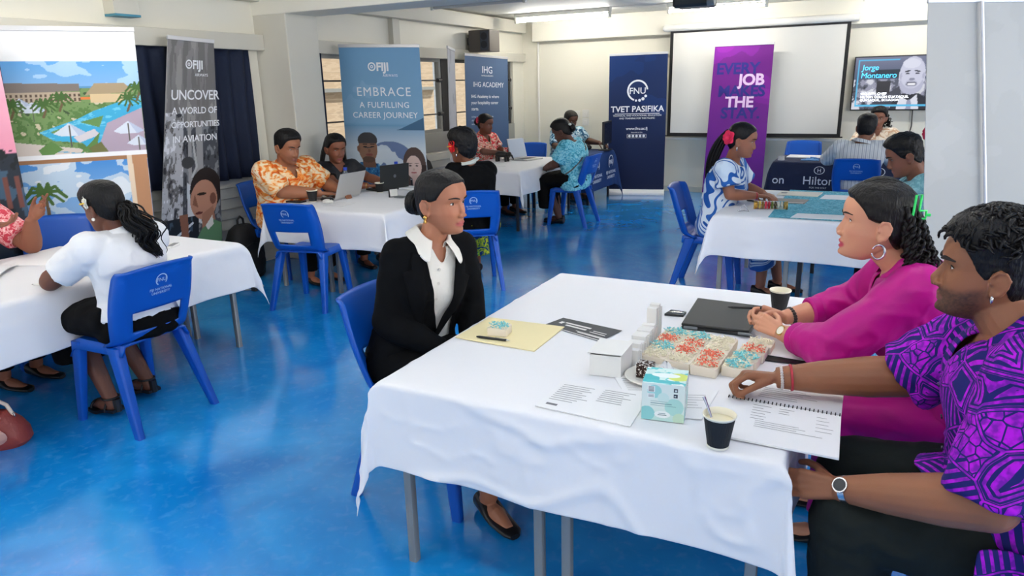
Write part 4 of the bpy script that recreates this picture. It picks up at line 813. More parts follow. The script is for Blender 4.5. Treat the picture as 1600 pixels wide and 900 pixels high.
def arm_r(fem, w): return (.050*w, .041*w, .043*w, .027) if fem else (.060*w, .049*w, .048*w, .031)
def body_mesh(b, vox):
    sp = b.sp; mb = MB(); fem = b.fem
    hm = head_mb(sp); mb.add(b.hw(np.array(hm.v)), hm.f)
    rn = (.050 if fem else .061)*b.k*sp.get('neckw', 1)
    mb.capsule(b.skull+b.hF*.008, b.N-np.array([0, 0, .01]), rn*.98, rn*1.12, 18)
    b.torso_mb(mb, 0)
    r0, r1, r2, r3 = [r*b.k for r in arm_r(fem, sp.get('armw', 1.0))]
    for (S, E, W_, right), hk in zip(b.arm_axes(), ('R', 'L')):
        c = b.spine(.86); mb.capsule(c+(S-c)*.35, S, .07*b.k, r0*1.08, 14)
        mid = S+(E-S)*.45; mb.tube([S, mid, E], [r0*1.05, r0*.98, r1], 16); mb.ell(S, (r0*1.08,)*3); mb.ell(E, (r1*1.0,)*3)
        m2 = E+(W_-E)*.28; mb.tube([E, m2, E+(W_-E)*.65, W_], [r1, r2*1.02, r2*.82, r3*b.k], 16)
        hd = sp.get('hd'+hk); d = np.array(hd[0], float) if hd else unit(W_-E); nn = np.array(hd[1], float) if hd else np.array([0, 0, -1.0])
        kw = dict(sp.get('hk'+hk, {})); hand_mb(mb, W_, d, nn, right, sc=kw.pop('sc', (.92 if fem else 1.04)*b.k), **kw)
    for J, K, A_ in ((b.hjR, b.knR, b.anR), (b.hjL, b.knL, b.anL)):
        mb.tube([J, J+(K-J)*.3, K], [.085*b.w, .082*b.w, .056], 16); mb.ell(K, (.057,)*3); mb.tube([K, K+(A_-K)*.3, A_], [.055, .056, .036], 14)
        mb.capsule(A_, A_+np.array([0, 0, -.04])-b.F*.02, .036, .034, 10); mb.tube([A_+np.array([0, 0, -.055])-b.F*.03, A_+np.array([0, 0, -.052])+b.F*.06, A_+np.array([0, 0, -.066])+b.F*.155], [.030, .034, .020], 12)
    r = remesh(mb, vox, 3 if vox < .005 else 2, .5)
    L = (r.v-b.H) @ np.linalg.inv(b.M).T; x, y, z = L[:, 0], L[:, 1], L[:, 2]
    sk = np.array(srgb(sp['skin'])); C = np.tile(sk, (len(r.v), 1))
    n1 = vnoise(r.v*14, 3)[:, None]; C *= 1+.05*n1
    near = (np.abs(z) < .14) & (y > .02) & (np.abs(x) < .09)
    mo = sp.get('mouth', 0.0); lw = .0105+.003*mo; m = near*smst(1.15, .8, np.sqrt((x/.0245)**2+((z+.0740+.002*mo)/lw)**2))*smst(.068, .078, y); lip = np.array(srgb(sp.get('lip', (150, 84, 78))))
    C = C*(1-m[:, None])+lip*m[:, None]
    ck = near*np.exp(-((np.abs(x)-.045)/.018)**2-((z+.036)/.02)**2)*.18; C = C*(1-ck[:, None])+np.array(srgb(sp.get('cheek', (176, 104, 86))))*ck[:, None]
    if sp.get('beard'):
        st = near*0+(np.abs(x) < .085)*(y > -.01)*(z > -.15)*1.0
        bz = smst(-.040, -.062, z+.35*np.clip(.055-y, 0, .06)*-1)*smst(-.02, .03, y); mu = np.exp(-((z+.058)/.006)**2)*(np.abs(x) < .030)*smst(.07, .08, y); bd = np.clip(np.maximum(bz, mu), 0, 1)*st*(1-m)*sp['beard']*(.8+.2*vnoise(r.v*260, 5)); bd = np.clip(bd, 0, 1)
        C = C*(1-bd[:, None])+np.array(srgb(26, 20, 20))*bd[:, None]
    r.c = C; return r
def V3(*a): return np.array(a, float)
EYEW = mat('eye white', (226, 220, 214), .25); IRIS = mat('iris brown', (44, 26, 18), .15); LASH = mat('lash black', (16, 12, 12), .6)
def eyes(b, root):
    w0 = .031; yb = face_y(w0, 0)-.0185; rad = .0152
    for s in (-1, 1):
        def P(a, e, r=rad): return b.h2w((s*w0+r*math.sin(a)*1.0, yb+r*math.cos(a)*math.cos(e)*.95, -.001+r*math.sin(e)*.9))
        op = b.sp.get('eye_open', .40); g = []
        for i in range(15):
            t = -1+2*i/14; a = t*.86; up = op*(1-t*t)**.75*(1+.0*t); lo = -op*.62*(1-t*t)**.8; tilt = .06*(t*s)
            g.append([P(a, lo+(up-lo)*j/8+tilt) for j in range(9)])
        e = obj('eye', MB().grid(g), EYEW, root, solid=.0006)
        look = b.sp.get('look', 0.0); ld = b.sp.get('look_down', 0.0); ig = []
        for i in range(15):
            q = 2*math.pi*i/14; row = []
            for rr in np.linspace(0, .36, 5):
                a = look+rr*math.cos(q); ee = -ld+.03+rr*math.sin(q); t = min(1, abs(a/.86)); hi = op*(1-t*t)**.75; lo = -op*.62*(1-t*t)**.8; row.append(P(a, min(max(ee, lo), hi), rad+.0006))
            ig.append(row)
        obj('iris', MB().grid(ig), IRIS, e)
        ls = [P(-.9+1.8*i/12, op*(1-(-1+2*i/12)**2)**.75+.03+.06*(-1+2*i/12)*s, rad+.001) for i in range(13)]
        obj('eyelid_line', MB().tube(ls, [.0007+.0009*math.sin(math.pi*(i+.5)/13) for i in range(13)], 6), LASH, e)
        bw = b.sp.get('brow', 1.0); bz = b.sp.get('brow_z', .0185); pts = []; rad2 = []
        for i in range(11):
            t = i/10; x = .013+.040*t; z = bz+.006*math.sin(math.pi*min(1, t*1.15)*.62)-.004*t**3; pts.append(b.h2w((s*x, face_y(x, z)+.0012+(.001 if b.fem else .003)*(1-t), z))); rad2.append((.0010+.0021*math.sin(math.pi*(t*.85+.13)))*bw)
        obj('eyebrow', MB().tube(pts, rad2, 8), mat('brow hair', (30, 22, 20), .8), root)
HAIRM = lambda c=(18, 15, 16): mat('hair %d %d %d' % c, tuple(int(v*.75) for v in c), .48, spec=.28, bump=(120, .55, (1, 1, .18)))
def zbound(y, sp):
    hl = sp.get('hairline', .072); fem = sp.get('fem', False)
    xs = [-.12, -.06, -.035, -.015, .012, .030, .046, .060, .075, .1]; zs = [-.095, -.088, -.055, -.005, -.022 if not fem else .002, -.004 if not fem else .010, .026 if not fem else .034, hl-.016, hl-.002, hl]
    return np.interp(y, xs, zs)
def hair_cap(b, thick, root, col, noise=0.0, nsc=60, top=0.0, sides=1.0, res=(70, 90), lower=0.0, part=0, build=True):
    sp = b.sp
    def infl(G):
        z = G[..., 2]; y = G[..., 1]; d = z-zbound(y, sp)+lower*(y < .0); m = smst(-.002, .012, d); th = thick*(sides+(1-sides)*smst(.02, .07, z))+top*smst(.045, .10, z)*smst(-.1, .06, y)
        if noise: th = th+m*noise*(vnoise(G.reshape(-1, 3)*nsc, 4).reshape(z.shape)+.6*vnoise(G.reshape(-1, 3)*nsc*2.3, 9).reshape(z.shape))
        th = th-part*np.exp(-((G[..., 0]-.012)/.004)**2)*smst(.06, .09, z)
        return th*m-.006*(1-m)
    G = head_grid(res[0], res[1], infl, jaw=sp.get('jaw', .95 if b.fem else 1.06)); keep = []
    mb = MB(); mb.loft(list(b.hw(G.reshape(-1, 3)).reshape(G.shape))); k = (np.array(mb.v) @ np.eye(3))
    L = G.reshape(-1, 3); bad = (L[:, 2]-zbound(L[:, 1], sp)+lower*(L[:, 1] < 0)) < -.012
    mb.f = [f for f in mb.f if not all(bad[i] for i in f)]; mb.mi = [0]*len(mb.f); return mb
def curl(p, d, length, r, pitch, th, ph=0.0, n=None, drop=0.0, taper=.5):
    """one coiled lock as a list of points and radii"""
    d = unit(d); n = n or int(length/pitch*9)+4; pts = []; P0 = np.array(p, float); a = V3(0, 0, 1) if abs(d[2]) < .9 else V3(1, 0, 0); u = unit(np.cross(d, a)); v = np.cross(d, u)
    for i in range(n):
        t = i/(n-1); q = ph+2*math.pi*length*t/pitch; rr = r*min(1, t*4); pts.append(P0+d*length*t+V3(0, 0, -drop*t*t)+rr*(math.cos(q)*u+math.sin(q)*v))
    return pts, [th*(1-(1-taper)*i/(n-1)) for i in range(n)]
def smooth_mesh_obj(r, name, m, root, infl_noise=None, solid=0.0):
    return obj(name, r, m, root, recalc=False, sharp=None, solid=solid)
def garment(b, name, m, root, infl=.014, t0=.0, t1=.985, sleeve=None, sinfl=.014, vox=.009, fold=.004, neckcut=None, flare=0.0, hemdrop=None, legs=None, solid=.003, seed=1, extra=None, smooth=4, kill=None):
    """cloth over the body: torso shell plus sleeves (sleeve = fraction of arm: <1 upper arm, up to 2 the wrist)"""
    mb = MB(); sp = b.sp
    if t1 > 0: b.torso_mb(mb, infl, t0, t1)
    r0, r1, r2, r3 = [r*b.k for r in arm_r(b.fem, sp.get('armw', 1.0))]
    if sleeve:
        for S, E, W_, right in b.arm_axes():
            c = b.spine(.86); mb.capsule(c+(S-c)*.35, S, .07*b.k+infl*.7, r0*1.08+sinfl, 14); mb.ell(S, (r0*1.10+sinfl,)*3)
            f = min(sleeve, 1.0); e = S+(E-S)*f; rr = r0*(1-f)+r1*f
            mb.tube([S, S+(e-S)*.5, e], [r0*1.05+sinfl, (r0+rr)/2+sinfl*1.05, rr+sinfl+flare], 20)
            if sleeve > 1:
                g = sleeve-1; w2 = E+(W_-E)*g; mb.ell(E, (r1+sinfl,)*3); mb.tube([E, E+(w2-E)*.4, w2], [r1+sinfl, r2+sinfl*.9, r2*(1-g)+r3*g+sinfl*.75+flare], 20)
    if extra: extra(mb)
    r = remesh(mb, vox, smooth, .55)
    nz = vnoise(r.v*V3(11, 11, 9), seed)*.55+vnoise(r.v*V3(26, 26, 20), seed+5)*.3
    rid = 1-2*np.abs(vnoise(r.v*V3(13, 13, 20)+nz[:, None]*.8, seed+9))
    r.v = r.v+r.n*((nz*fold+rid*fold*.7)[:, None])
    kk = np.zeros(len(r.v), bool)
    if neckcut:
        dep, hw_ = neckcut; P = r.v-b.N; x = P @ b.SR; y = P @ b.F; z = P[:, 2]
        kk |= (y > -.01) & (z > -dep) & (np.abs(x) < hw_*np.clip((z+dep)/dep, 0, 1.4)+.004) & (z < .12)
    if kill is not None: kk |= kill(r.v)
    if kk.any(): cut(r, kk)
    return smooth_mesh_obj(r, name, m, root, solid=solid)
def trousers(b, m, root, name='trousers', infl=.012, vox=.011, to=.93, wide=1.0, fold=.005):
    def ex(mb):
        for J, K, A_ in ((b.hjR, b.knR, b.anR), (b.hjL, b.knL, b.anL)):
            e = K+(A_-K)*to; mb.tube([J, J+(K-J)*.3, K], [.090*b.w+infl, .088*b.w+infl, .062*wide+infl], 18); mb.ell(K, (.062*wide+infl,)*3); mb.tube([K, K+(e-K)*.4, e], [.062*wide+infl, .060*wide+infl, .050*wide+infl], 16)
        mb.ell(b.hip-b.Z*.02, (.10, .10, .10)); b.torso_mb(mb, infl-.004, 0, .2, 8)
    return garment(b, name, m, root, t1=0, extra=ex, vox=vox, fold=fold, seed=8)
def skirt(b, m, root, length=.25, infl=.016, vox=.011, name='skirt'):
    def ex(mb):
        R_, F_ = b.R, b.F; rings = []
        kn = (b.knR+b.knL)/2
        for q in np.linspace(0, 1, 8):
            c = b.hip*(1-q)+kn*q; a = .185*b.w+infl-.01*q; h = .105-.025*q
            rings.append([c+R_*a*math.copysign(abs(math.cos(t))**.7, math.cos(t))+b.Z*h*math.copysign(abs(math.sin(t))**.8, math.sin(t)) for t in np.linspace(0, 2*math.pi, 28, endpoint=False)])
        mb.loft(rings); b.torso_mb(mb, infl-.004, 0, .22, 8); rings = []
        for q in np.linspace(0, 1, 6):
            c = kn+b.F*(.01-.03*q)-b.Z*(length*q-.03); rings.append([c+R_*(.178*b.w+infl)*math.copysign(abs(math.cos(t))**.7, math.cos(t))+F_*(.085)*math.copysign(abs(math.sin(t))**.8, math.sin(t)) for t in np.linspace(0, 2*math.pi, 28, endpoint=False)])
        mb.loft(rings)
    return garment(b, name, m, root, t1=0, extra=ex, vox=vox, fold=.006, seed=12)
def shoes(b, m, root, name='shoe'):
    for A_ in (b.anR, b.anL):
        mb = MB(); rings = []
        for q in np.linspace(0, 1, 12):
            w_ = .040*(.75+.45*math.sin(math.pi*min(1, .15+q*.75)))*(1 if q < .93 else .6); h = .075-.045*smst(.1, .6, q) if q < .93 else .022; c = np.array([A_[0], A_[1], 0])+b.F*(-.065+.26*q)
            rings.append([c+b.R*w_*math.copysign(abs(math.cos(t))**.7, math.cos(t))+b.Z*(max(0, .5+.5*math.sin(t))**.8*h+.002) for t in np.linspace(0, 2*math.pi, 18, endpoint=False)])
        mb.loft(rings); obj(name, mb, m, root)
def collar(b, m, root, stand=.034, open_=.42, leaf=.030, point=.030, rad=1.0, name='collar', drop=0.0, lift=0.0):
    r = (.056 if b.fem else .066)*b.k*rad; ax = unit(b.skull-b.N); ax = unit(ax*.65+b.Z*.35); F_ = unit(b.F-ax*(b.F@ax)); R_ = np.cross(F_, ax); R_ = R_ if R_@b.R > 0 else -R_; c0 = b.N+V3(0, 0, -.004-drop)
    G = []
    for a in np.linspace(open_, 2*math.pi-open_, 48):
        fr = max(0, math.cos(a)); d = R_*math.sin(a)*-1+F_*math.cos(a); pt_ = smst(.45, .95, fr); sp_ = 1+.25*pt_; low = -.030*fr-.010*math.cos(a)
        prof = [(r*1.02, low-.004), (r*1.0, low+stand*.5), (r*1.02, low+stand), (r*1.10, low+stand+.004), (r*1.24+.004, low+stand-.008), (r*1.42+.010*pt_+lift*.6, low+stand-leaf*.6-.01*pt_), (r*1.60+.020*pt_+lift, low+stand-leaf-point*pt_)]
        G.append([c0+d*rr*sp_ ** (i/6)+ax*h for i, (rr, h) in enumerate(prof)])
    return obj(name, MB().grid(G), m, root, solid=.003, sharp=None, subsurf=1)
def buttons(b, m, root, ts, infl, x=0.0, name='button'):
    for t in ts:
        p = b.front(t, x, infl); n = unit(b.front(t, x, infl+.01)-p); a = unit(np.cross(n, b.Z)); obj(name, MB().tube([p, p+n*.004], .006, 10), m, root)
def wrist_band(b, right, m, root, name, t=.0, r=.031, th=.006, wd=1.0, beads=0, sq=.86):
    E, W_ = (b.elR, b.wrR) if right else (b.elL, b.wrL); d = unit(W_-E); c = W_-d*t; u = unit(np.cross(d, b.Z)); v = np.cross(d, u); mb = MB()
    if beads:
        for i in range(beads):
            q = 2*math.pi*i/beads; mb.ell(c+r*(math.cos(q)*u+sq*math.sin(q)*v), (th,)*3, nu=8, nv=6)
    else:
        G = []
        for i in range(29):
            q = 2*math.pi*i/28; dd = math.cos(q)*u+sq*math.sin(q)*v; G.append([c+dd*(r+th*a)+d*e*wd for a, e in ((0, -.009), (1, -.008), (1, .008), (0, .009))])
        mb.grid(G)
    return obj(name, mb, m, root), c, d, u, v
def watch(b, right, root, band, case, dial, t=.02, r=.032, up=None):
    wr, c, d, u, v = wrist_band(b, right, band, root, 'wristwatch', t, r, .004, 1.0)
    n = up if up is not None else (v if v[2] > 0 else -v); n = unit(n-d*(n@d)); p = c+n*(r*.86+.005)
    obj('watch_case', MB().tube([p-n*.004, p+n*.006], .019, 24), case, wr); obj('dial', MB().tube([p+n*.006, p+n*.0068], .0155, 24), dial, wr)
def flower(b, p, nrm, m, root, r=.045, petals=5, centre=None, name='hair_flower'):
    nrm = unit(nrm); a = V3(0, 0, 1) if abs(nrm[2]) < .9 else V3(1, 0, 0); u = unit(np.cross(nrm, a)); v = np.cross(nrm, u); mb = MB(); c = np.array(p, float)
    for layer, (rr, lift) in enumerate(((r, .25), (r*.72, .55), (r*.42, .9))):
        for i in range(petals):
            q = 2*math.pi*(i+.5*layer)/petals; e = math.cos(q)*u+math.sin(q)*v; f = -math.sin(q)*u+math.cos(q)*v; G = []
            for s in np.linspace(0, 1, 7):
                w_ = rr*.55*math.sin(math.pi*min(1, .12+.80*s))**.8; G.append([c+e*rr*s+nrm*rr*(lift*s-.25*s*s+.10*abs(t)**2*s)+f*w_*t for t in np.linspace(-1, 1, 5)])
            mb.grid(G)
    o = obj(name, mb, m, root, solid=.0015)
    if centre: mb2 = MB(); mb2.tube([c, c+nrm*r*.7], [.004, .003], 8); mb2.ell(c+nrm*r*.72, (.005,)*3); obj('stamen', mb2, centre, o)
    return o
def person(label, sp, vox=.007, group=None):
    b = Body(sp); root = thing('person', label, 'person', (float(b.hip[0]), float(b.hip[1]), 0), group)
    r = body_mesh(b, vox); m = mat('skin', (150, 100, 75), .48, vcol=True, sss=.12, spec=.4, bump=(260, .06))
    obj('body', r, m, root, recalc=False, sharp=None, cols=r.c); eyes(b, root); return b, root
def strand_hair(b, mb, root_pts, tips, th, sag=.0, n=7, seed=0):
    for p, q in zip(root_pts, tips):
        p = np.array(p); q = np.array(q); mb.tube([p+(q-p)*t+V3(0, 0, -sag*math.sin(math.pi*t)) for t in np.linspace(0, 1, n)], [th*(1-.6*t) for t in np.linspace(0, 1, n)], 7)
# ------------------------------------------------------------------ the people, front table first
BLACKC = mat('black suiting', (9, 10, 13), .85, bump=(300, .1), spec=.12); SHIRTW = mat('white shirt cotton', (232, 228, 220), .75, bump=(90, .15)); DARKT = mat('dark trousers', (25, 31, 30), .8, bump=(40, .15), spec=.2); BLKT = mat('black trousers', (10, 10, 12), .85, bump=(40, .1), spec=.12)
GOLD = mat('gold', (212, 170, 92), .25, metal=1.0); SILV = mat('silver', (200, 200, 204), .25, metal=1.0); SHOEB = mat('black shoe', (14, 13, 14), .4)
HB = HAIRM(); HD = HAIRM((24, 19, 18))
BLAZER_WOMAN = dict(fem=True, yaw=-32, head=(-1.515, 2.345, 1.195), head_rot=(-6, -3, 0), hs=1.10, neck=(-1.565, 2.335, 1.045), hip=(-1.66, 2.25, .555), skin=(172, 114, 86), lip=(176, 92, 88), cheek=(196, 116, 92), handR=(-1.44, 2.20, .62), handL=(-1.42, 2.36, .62), elR=(-1.66, 2.13, .74), elL=(-1.46, 2.45, .76), hdR=((.6, .6, -.3), (0, 0, -1)), hdL=((.5, -.6, -.3), (0, 0, -1)), knees=((-1.22, 2.12, .52), (-1.22, 2.34, .52)), feet=((-1.22, 2.12, .085), (-1.20, 2.36, .085)), eye_open=.40, shw=.135, w=.96, jaw=.93, mouth=.35, armw=.95)
b, r = person('woman in black blazer and white shirt with low hair bun', BLAZER_WOMAN, .0036)
def bun(b, mb, c, rad, n=26, seed=0):
    rg = np.random.default_rng(seed); M = b.M
    mb.ell(b.h2w(c), tuple(rad*k*b.hs for k in (.92, .8, .92)), b.M/b.hs, 24, 16)
    for i in range(n):
        q = rg.uniform(0, 2*math.pi); t = rg.uniform(-.5, .5); P = []
        for k in range(9):
            a = q+k*.34; x = V3(math.cos(a)*rad, t*rad*.9*1.0, math.sin(a)*rad)*(1.0-.12*abs(t)); P.append(b.h2w(V3(*c)+x))
        mb.tube(P, [rad*.16*math.sin(math.pi*(k+.6)/9.2) for k in range(9)], 6)
mb = hair_cap(b, .007, r, None, noise=.0008, nsc=90, res=(90, 110)); bun(b, mb, (0, -.125, -.022), .044, seed=3)
obj('hair', mb, HB, r, sharp=None)
garment(b, 'blouse', SHIRTW, r, infl=.012, t0=.05, t1=.975, neckcut=(.085, .040), vox=.007, fold=.002, seed=2)
def blazer_kill(P):
    x = (P-b.N) @ b.SR; y = (P-b.N) @ b.F; z = P[:, 2]-b.N[2]; return (y > .0) & (np.abs(x-.004) < np.interp(z, [-.55, -.42, -.25, -.08, -.02, .05], [.0, .022, .050, .064, .068, .075]))
garment(b, 'blazer', BLACKC, r, infl=.026, t0=.0, t1=.955, sleeve=1.97, sinfl=.018, vox=.008, fold=.005, kill=blazer_kill, seed=4, solid=.004)
for s in (-1, 1):
    G = []
    for t in np.linspace(.30, .93, 26):
        q = (t-.30)/.63; inn = np.interp(t, [.2, .36, .6, .82, .90, .96], [.0, .020, .050, .064, .067, .07]); out = inn+np.interp(q, [0, .15, .55, .80, .83, .92, 1], [.004, .022, .062, .085, .050, .052, .045])
        G.append([b.front(t, s*(inn+(out-inn)*k)+.004, .034+.009*math.sin(math.pi*min(1, k*.8+.1))) for k in np.linspace(0, 1, 8)])
    obj('lapel', MB().grid(G), BLACKC, r, solid=.004, sharp=None)
collar(b, SHIRTW, r, stand=.038, open_=.40, leaf=.034, point=.040, rad=1.06, lift=.014); buttons(b, mat('pearl button', (220, 214, 206), .3), r, (.42, .53, .64, .75, .84), .014)
skirt(b, BLKT, r, .12); shoes(b, SHOEB, r)
for s in (-1, 1): obj('earring', MB().ell(b.h2w((s*.084, -.010, -.052)), (.008, .010, .010)).ell(b.h2w((s*.085, -.010, -.066)), (.006, .009, .009)), GOLD, r)

MAGENTA = mat('magenta satin shirt', (184, 4, 130), .5, spec=.3, bump=(40, .12))
PINK_WOMAN = dict(fem=True, yaw=186, head=(.015, 2.56, 1.175), head_rot=(187, 2, 0), hs=1.13, neck=(.105, 2.585, 1.035), hip=(.37, 2.60, .56), skin=(212, 152, 122), lip=(196, 62, 84), cheek=(214, 120, 104), handR=(-.255, 2.70, .765), handL=(-.245, 2.545, .758), elR=(-.03, 2.86, .80), elL=(-.075, 2.36, .785), hdR=((-.90, -.20, .22), (0, -.75, -.5)), hdL=((-.84, .40, .22), (.25, .75, -.55)), hkR=dict(curl=.95), hkL=dict(curl=.95), knees=((-.02, 2.72, .52), (-.02, 2.48, .52)), eye_open=.36, w=1.16, depth=1.14, armw=1.18, shw=.165, jaw=.95, mouth=1.0, hairline=.066, look=.15, arch=-.0)
b, r = person('woman in magenta shirt with long curly hair and gold watch', PINK_WOMAN, .0036)
mb = hair_cap(b, .011, r, None, noise=.0016, nsc=70, top=.004, res=(90, 110)); rg = np.random.default_rng(5)
for i in range(46):   # ridges of hair combed back from the hairline
    a = math.radians(rg.uniform(-80, 80)); x0 = .074*math.sin(a); P = []
    for t in np.linspace(0, 1, 9):
        ang = math.radians(28+t*120); P.append(b.h2w((x0*(1-.25*t)*1.02, .094*math.cos(ang)*math.cos(a*.7)*1.0-.004, .020+.105*math.sin(ang)*math.cos(a)**.6+.004)))
    mb.tube(P, [.0042*math.sin(math.pi*min(1, .15+t*.85))+.0012 for t in np.linspace(0, 1, 9)], 6)
for i in range(230):
    q = rg.uniform(-1.35, 1.35); lv = rg.uniform(-.05, .06); p = b.h2w((.078*math.sin(q), -.052-.050*math.cos(q)*rg.uniform(.6, 1), lv)); out = -b.hF*rg.uniform(.5, 1.25)+b.hR*math.sin(q)*.30
    L_ = rg.uniform(.16, .32)*(1 if lv < .02 else 1.1); P, R_ = curl(p, out*.42+V3(0, 0, -1), L_, rg.uniform(.006, .011), rg.uniform(.030, .045), rg.uniform(.0045, .0072), rg.uniform(0, 6.3)); mb.tube(P, R_, 6)
obj('hair', mb, HD, r, sharp=None)
garment(b, 'shirt', MAGENTA, r, infl=.020, t0=.0, t1=.97, sleeve=1.52, sinfl=.024, vox=.0075, fold=.0075, neckcut=(.10, .036), seed=6, solid=.003)
collar(b, MAGENTA, r, stand=.040, open_=.46, leaf=.034, point=.034, rad=1.06)
for E, W_, rr in ((b.elL, b.wrL, .048), (b.elR, b.wrR, .048)):
    d = unit(W_-E); c = E+(W_-E)*.48; obj('cuff', MB().tube([c, c+d*.012, c+d*.040, c+d*.046], [rr*1.10, rr*1.18, rr*1.16, rr*1.04], 22), MAGENTA, r)
trousers(b, MAGENTA, r)
shoes(b, SHOEB, r)
watch(b, False, r, GOLD, GOLD, mat('watch dial', (235, 230, 215), .3), .035, .027, up=V3(-.35, -.75, .55))
wrist_band(b, True, mat('dark beads', (52, 40, 36), .3), r, 'bead_bracelet', .03, .033, .0075, beads=18)
wrist_band(b, True, GOLD, r, 'bead_bracelet', .085, .031, .005, beads=22)
for s in (-1, 1):
    c = b.h2w((s*.085, -.006, -.078)); obj('hoop_earring', MB().tube([c+b.hs*(b.hF*.017*math.cos(q)+b.hU*.021*math.sin(q)) for q in np.linspace(.4, 2*math.pi-.2, 22)], [.0022+.0022*math.sin(math.pi*i/21) for i in range(22)], 8), SILV, r)
GRN = mat('neon green plastic', (60, 232, 110), .3, spec=.5); cl = MB()
cc = b.h2w((-.060, -.082, .050)); ax_, ay_ = b.hU, unit(-b.hF-b.hR*.9); az_ = unit(np.cross(ax_, ay_))
def cp(x, y, z): return cc+ax_*x+az_*y+ay_*z
cl.tube([cp(-.055, -.012, .008), cp(.045, -.012, .010), cp(.045, .016, .010), cp(-.055, .016, .008), cp(-.055, -.012, .008)], .0036, 8); cl.tube([cp(-.03, .016, .008), cp(-.03, .036, .02), cp(-.005, .036, .02), cp(-.005, .016, .010)], .0036, 8); cl.tube([cp(-.018, .036, .02), cp(-.018, .046, .028)], .005, 8)
obj('hair_claw_clip', cl, GRN, r)

def purple_mat():
    """navy cloth with hand-drawn magenta leaves, panels and thin lines"""
    m = bpy.data.materials.new('purple print shirt'); m.use_nodes = True; nt = m.node_tree; bs = nt.nodes['Principled BSDF']; bs.inputs['Roughness'].default_value = .75; bs.inputs['Specular IOR Level'].default_value = .2
    tc = nt.nodes.new('ShaderNodeTexCoord')
    def math_(op, a, c=None, v=None):
        n = nt.nodes.new('ShaderNodeMath'); n.operation = op; nt.links.new(a, n.inputs[0])
        if c is not None: nt.links.new(c, n.inputs[1])
        if v is not None: n.inputs[1].default_value = v
        return n.outputs[0]
    def vor(scale, feature, rnd=1.0):
        n = nt.nodes.new('ShaderNodeTexVoronoi'); n.inputs['Scale'].default_value = scale; n.feature = feature; n.inputs['Randomness'].default_value = rnd; nt.links.new(tc.outputs['Object'], n.inputs['Vector']); return n
    big = vor(9, 'F1'); edge = vor(9, 'DISTANCE_TO_EDGE'); small = vor(34, 'DISTANCE_TO_EDGE', .8)
    # per-cell striped direction: rotate the coordinates with the cell colour
    sub = nt.nodes.new('ShaderNodeVectorMath'); sub.operation = 'SUBTRACT'; nt.links.new(big.outputs['Color'], sub.inputs[0]); sub.inputs[1].default_value = (.5, .5, .5)
    dt = nt.nodes.new('ShaderNodeVectorMath'); dt.operation = 'DOT_PRODUCT'; nrm = nt.nodes.new('ShaderNodeVectorMath'); nrm.operation = 'NORMALIZE'; nt.links.new(sub.outputs[0], nrm.inputs[0]); nt.links.new(nrm.outputs[0], dt.inputs[0]); nt.links.new(tc.outputs['Object'], dt.inputs[1])
    st = math_('SINE', math_('MULTIPLY', dt.outputs['Value'], v=330.0)); lines_ = math_('GREATER_THAN', st, v=.35)
    sepc = nt.nodes.new('ShaderNodeSeparateColor'); nt.links.new(big.outputs['Color'], sepc.inputs[0])
    cell_l = math_('GREATER_THAN', sepc.outputs[0], v=.66); cell_m = math_('LESS_THAN', sepc.outputs[0], v=.36)
    tri = math_('GREATER_THAN', small.outputs['Distance'], v=.055)
    lined = math_('MULTIPLY', lines_, cell_l); tris = math_('MULTIPLY', tri, cell_m)
    mid = math_('MULTIPLY', math_('SUBTRACT', math_('ADD', cell_l, v=0.0), v=1.0), v=-1.0); mid = math_('MULTIPLY', mid, math_('MULTIPLY', math_('SUBTRACT', cell_m, v=1.0), v=-1.0))
    ringv = math_('SINE', math_('MULTIPLY', edge.outputs['Distance'], v=70.0)); rings_ = math_('MULTIPLY', math_('GREATER_THAN', ringv, v=-.15), mid)
    tot = math_('MAXIMUM', math_('MAXIMUM', lined, tris), rings_)
    border = math_('GREATER_THAN', edge.outputs['Distance'], v=.040); b2 = math_('LESS_THAN', edge.outputs['Distance'], v=.018)
    tot = math_('MAXIMUM', math_('MULTIPLY', tot, border), b2)
    nz = nt.nodes.new('ShaderNodeTexNoise'); nz.inputs['Scale'].default_value = 55; nt.links.new(tc.outputs['Object'], nz.inputs['Vector'])
    cr = nt.nodes.new('ShaderNodeValToRGB'); cr.color_ramp.elements[0].position = .40; cr.color_ramp.elements[0].color = (*srgb(122, 24, 168), 1); cr.color_ramp.elements[1].position = .60; cr.color_ramp.elements[1].color = (*srgb(186, 20, 214), 1); nt.links.new(nz.outputs['Fac'], cr.inputs[0])
    mx = nt.nodes.new('ShaderNodeMix'); mx.data_type = 'RGBA'; mx.inputs[6].default_value = (*srgb(30, 32, 104), 1); nt.links.new(tot, mx.inputs[0]); nt.links.new(cr.outputs[0], mx.inputs[7]); nt.links.new(mx.outputs[2], bs.inputs['Base Color'])
    return m
PURPLE = purple_mat()
PURPLE_MAN = dict(yaw=181, head=(.262, 1.965, 1.18), head_rot=(179, 1, 0), hs=1.05, neck=(.338, 1.940, 1.045), hip=(.46, 1.93, .56), skin=(146, 94, 66), lip=(132, 80, 72), cheek=(146, 92, 66), beard=.85, handR=(-.205, 2.10, .765), handL=(-.005, 1.765, .63), elR=(.13, 2.17, .80), elL=(.29, 1.645, .735), hdR=((-.84, -.34, .10), (.10, -.25, -1)), hkR=dict(curl=1.0, fing=(1.25, 1.4, 1.5, 1.55), thumb=(.85, .30, .45)), hdL=((-.94, .05, -.12), (-.15, .85, -.50)), hkL=dict(curl=.75, sc=1.0), knees=((.03, 2.06, .53), (.03, 1.80, .53)), feet=((.05, 2.06, .085), (.06, 1.80, .085)), eye_open=.34, w=1.26, depth=1.25, belly=.05, armw=1.22, shw=.205, brow=1.7, brow_z=.0165, nose=1.1, neckw=1.05, hairline=.064, mouth=.2)
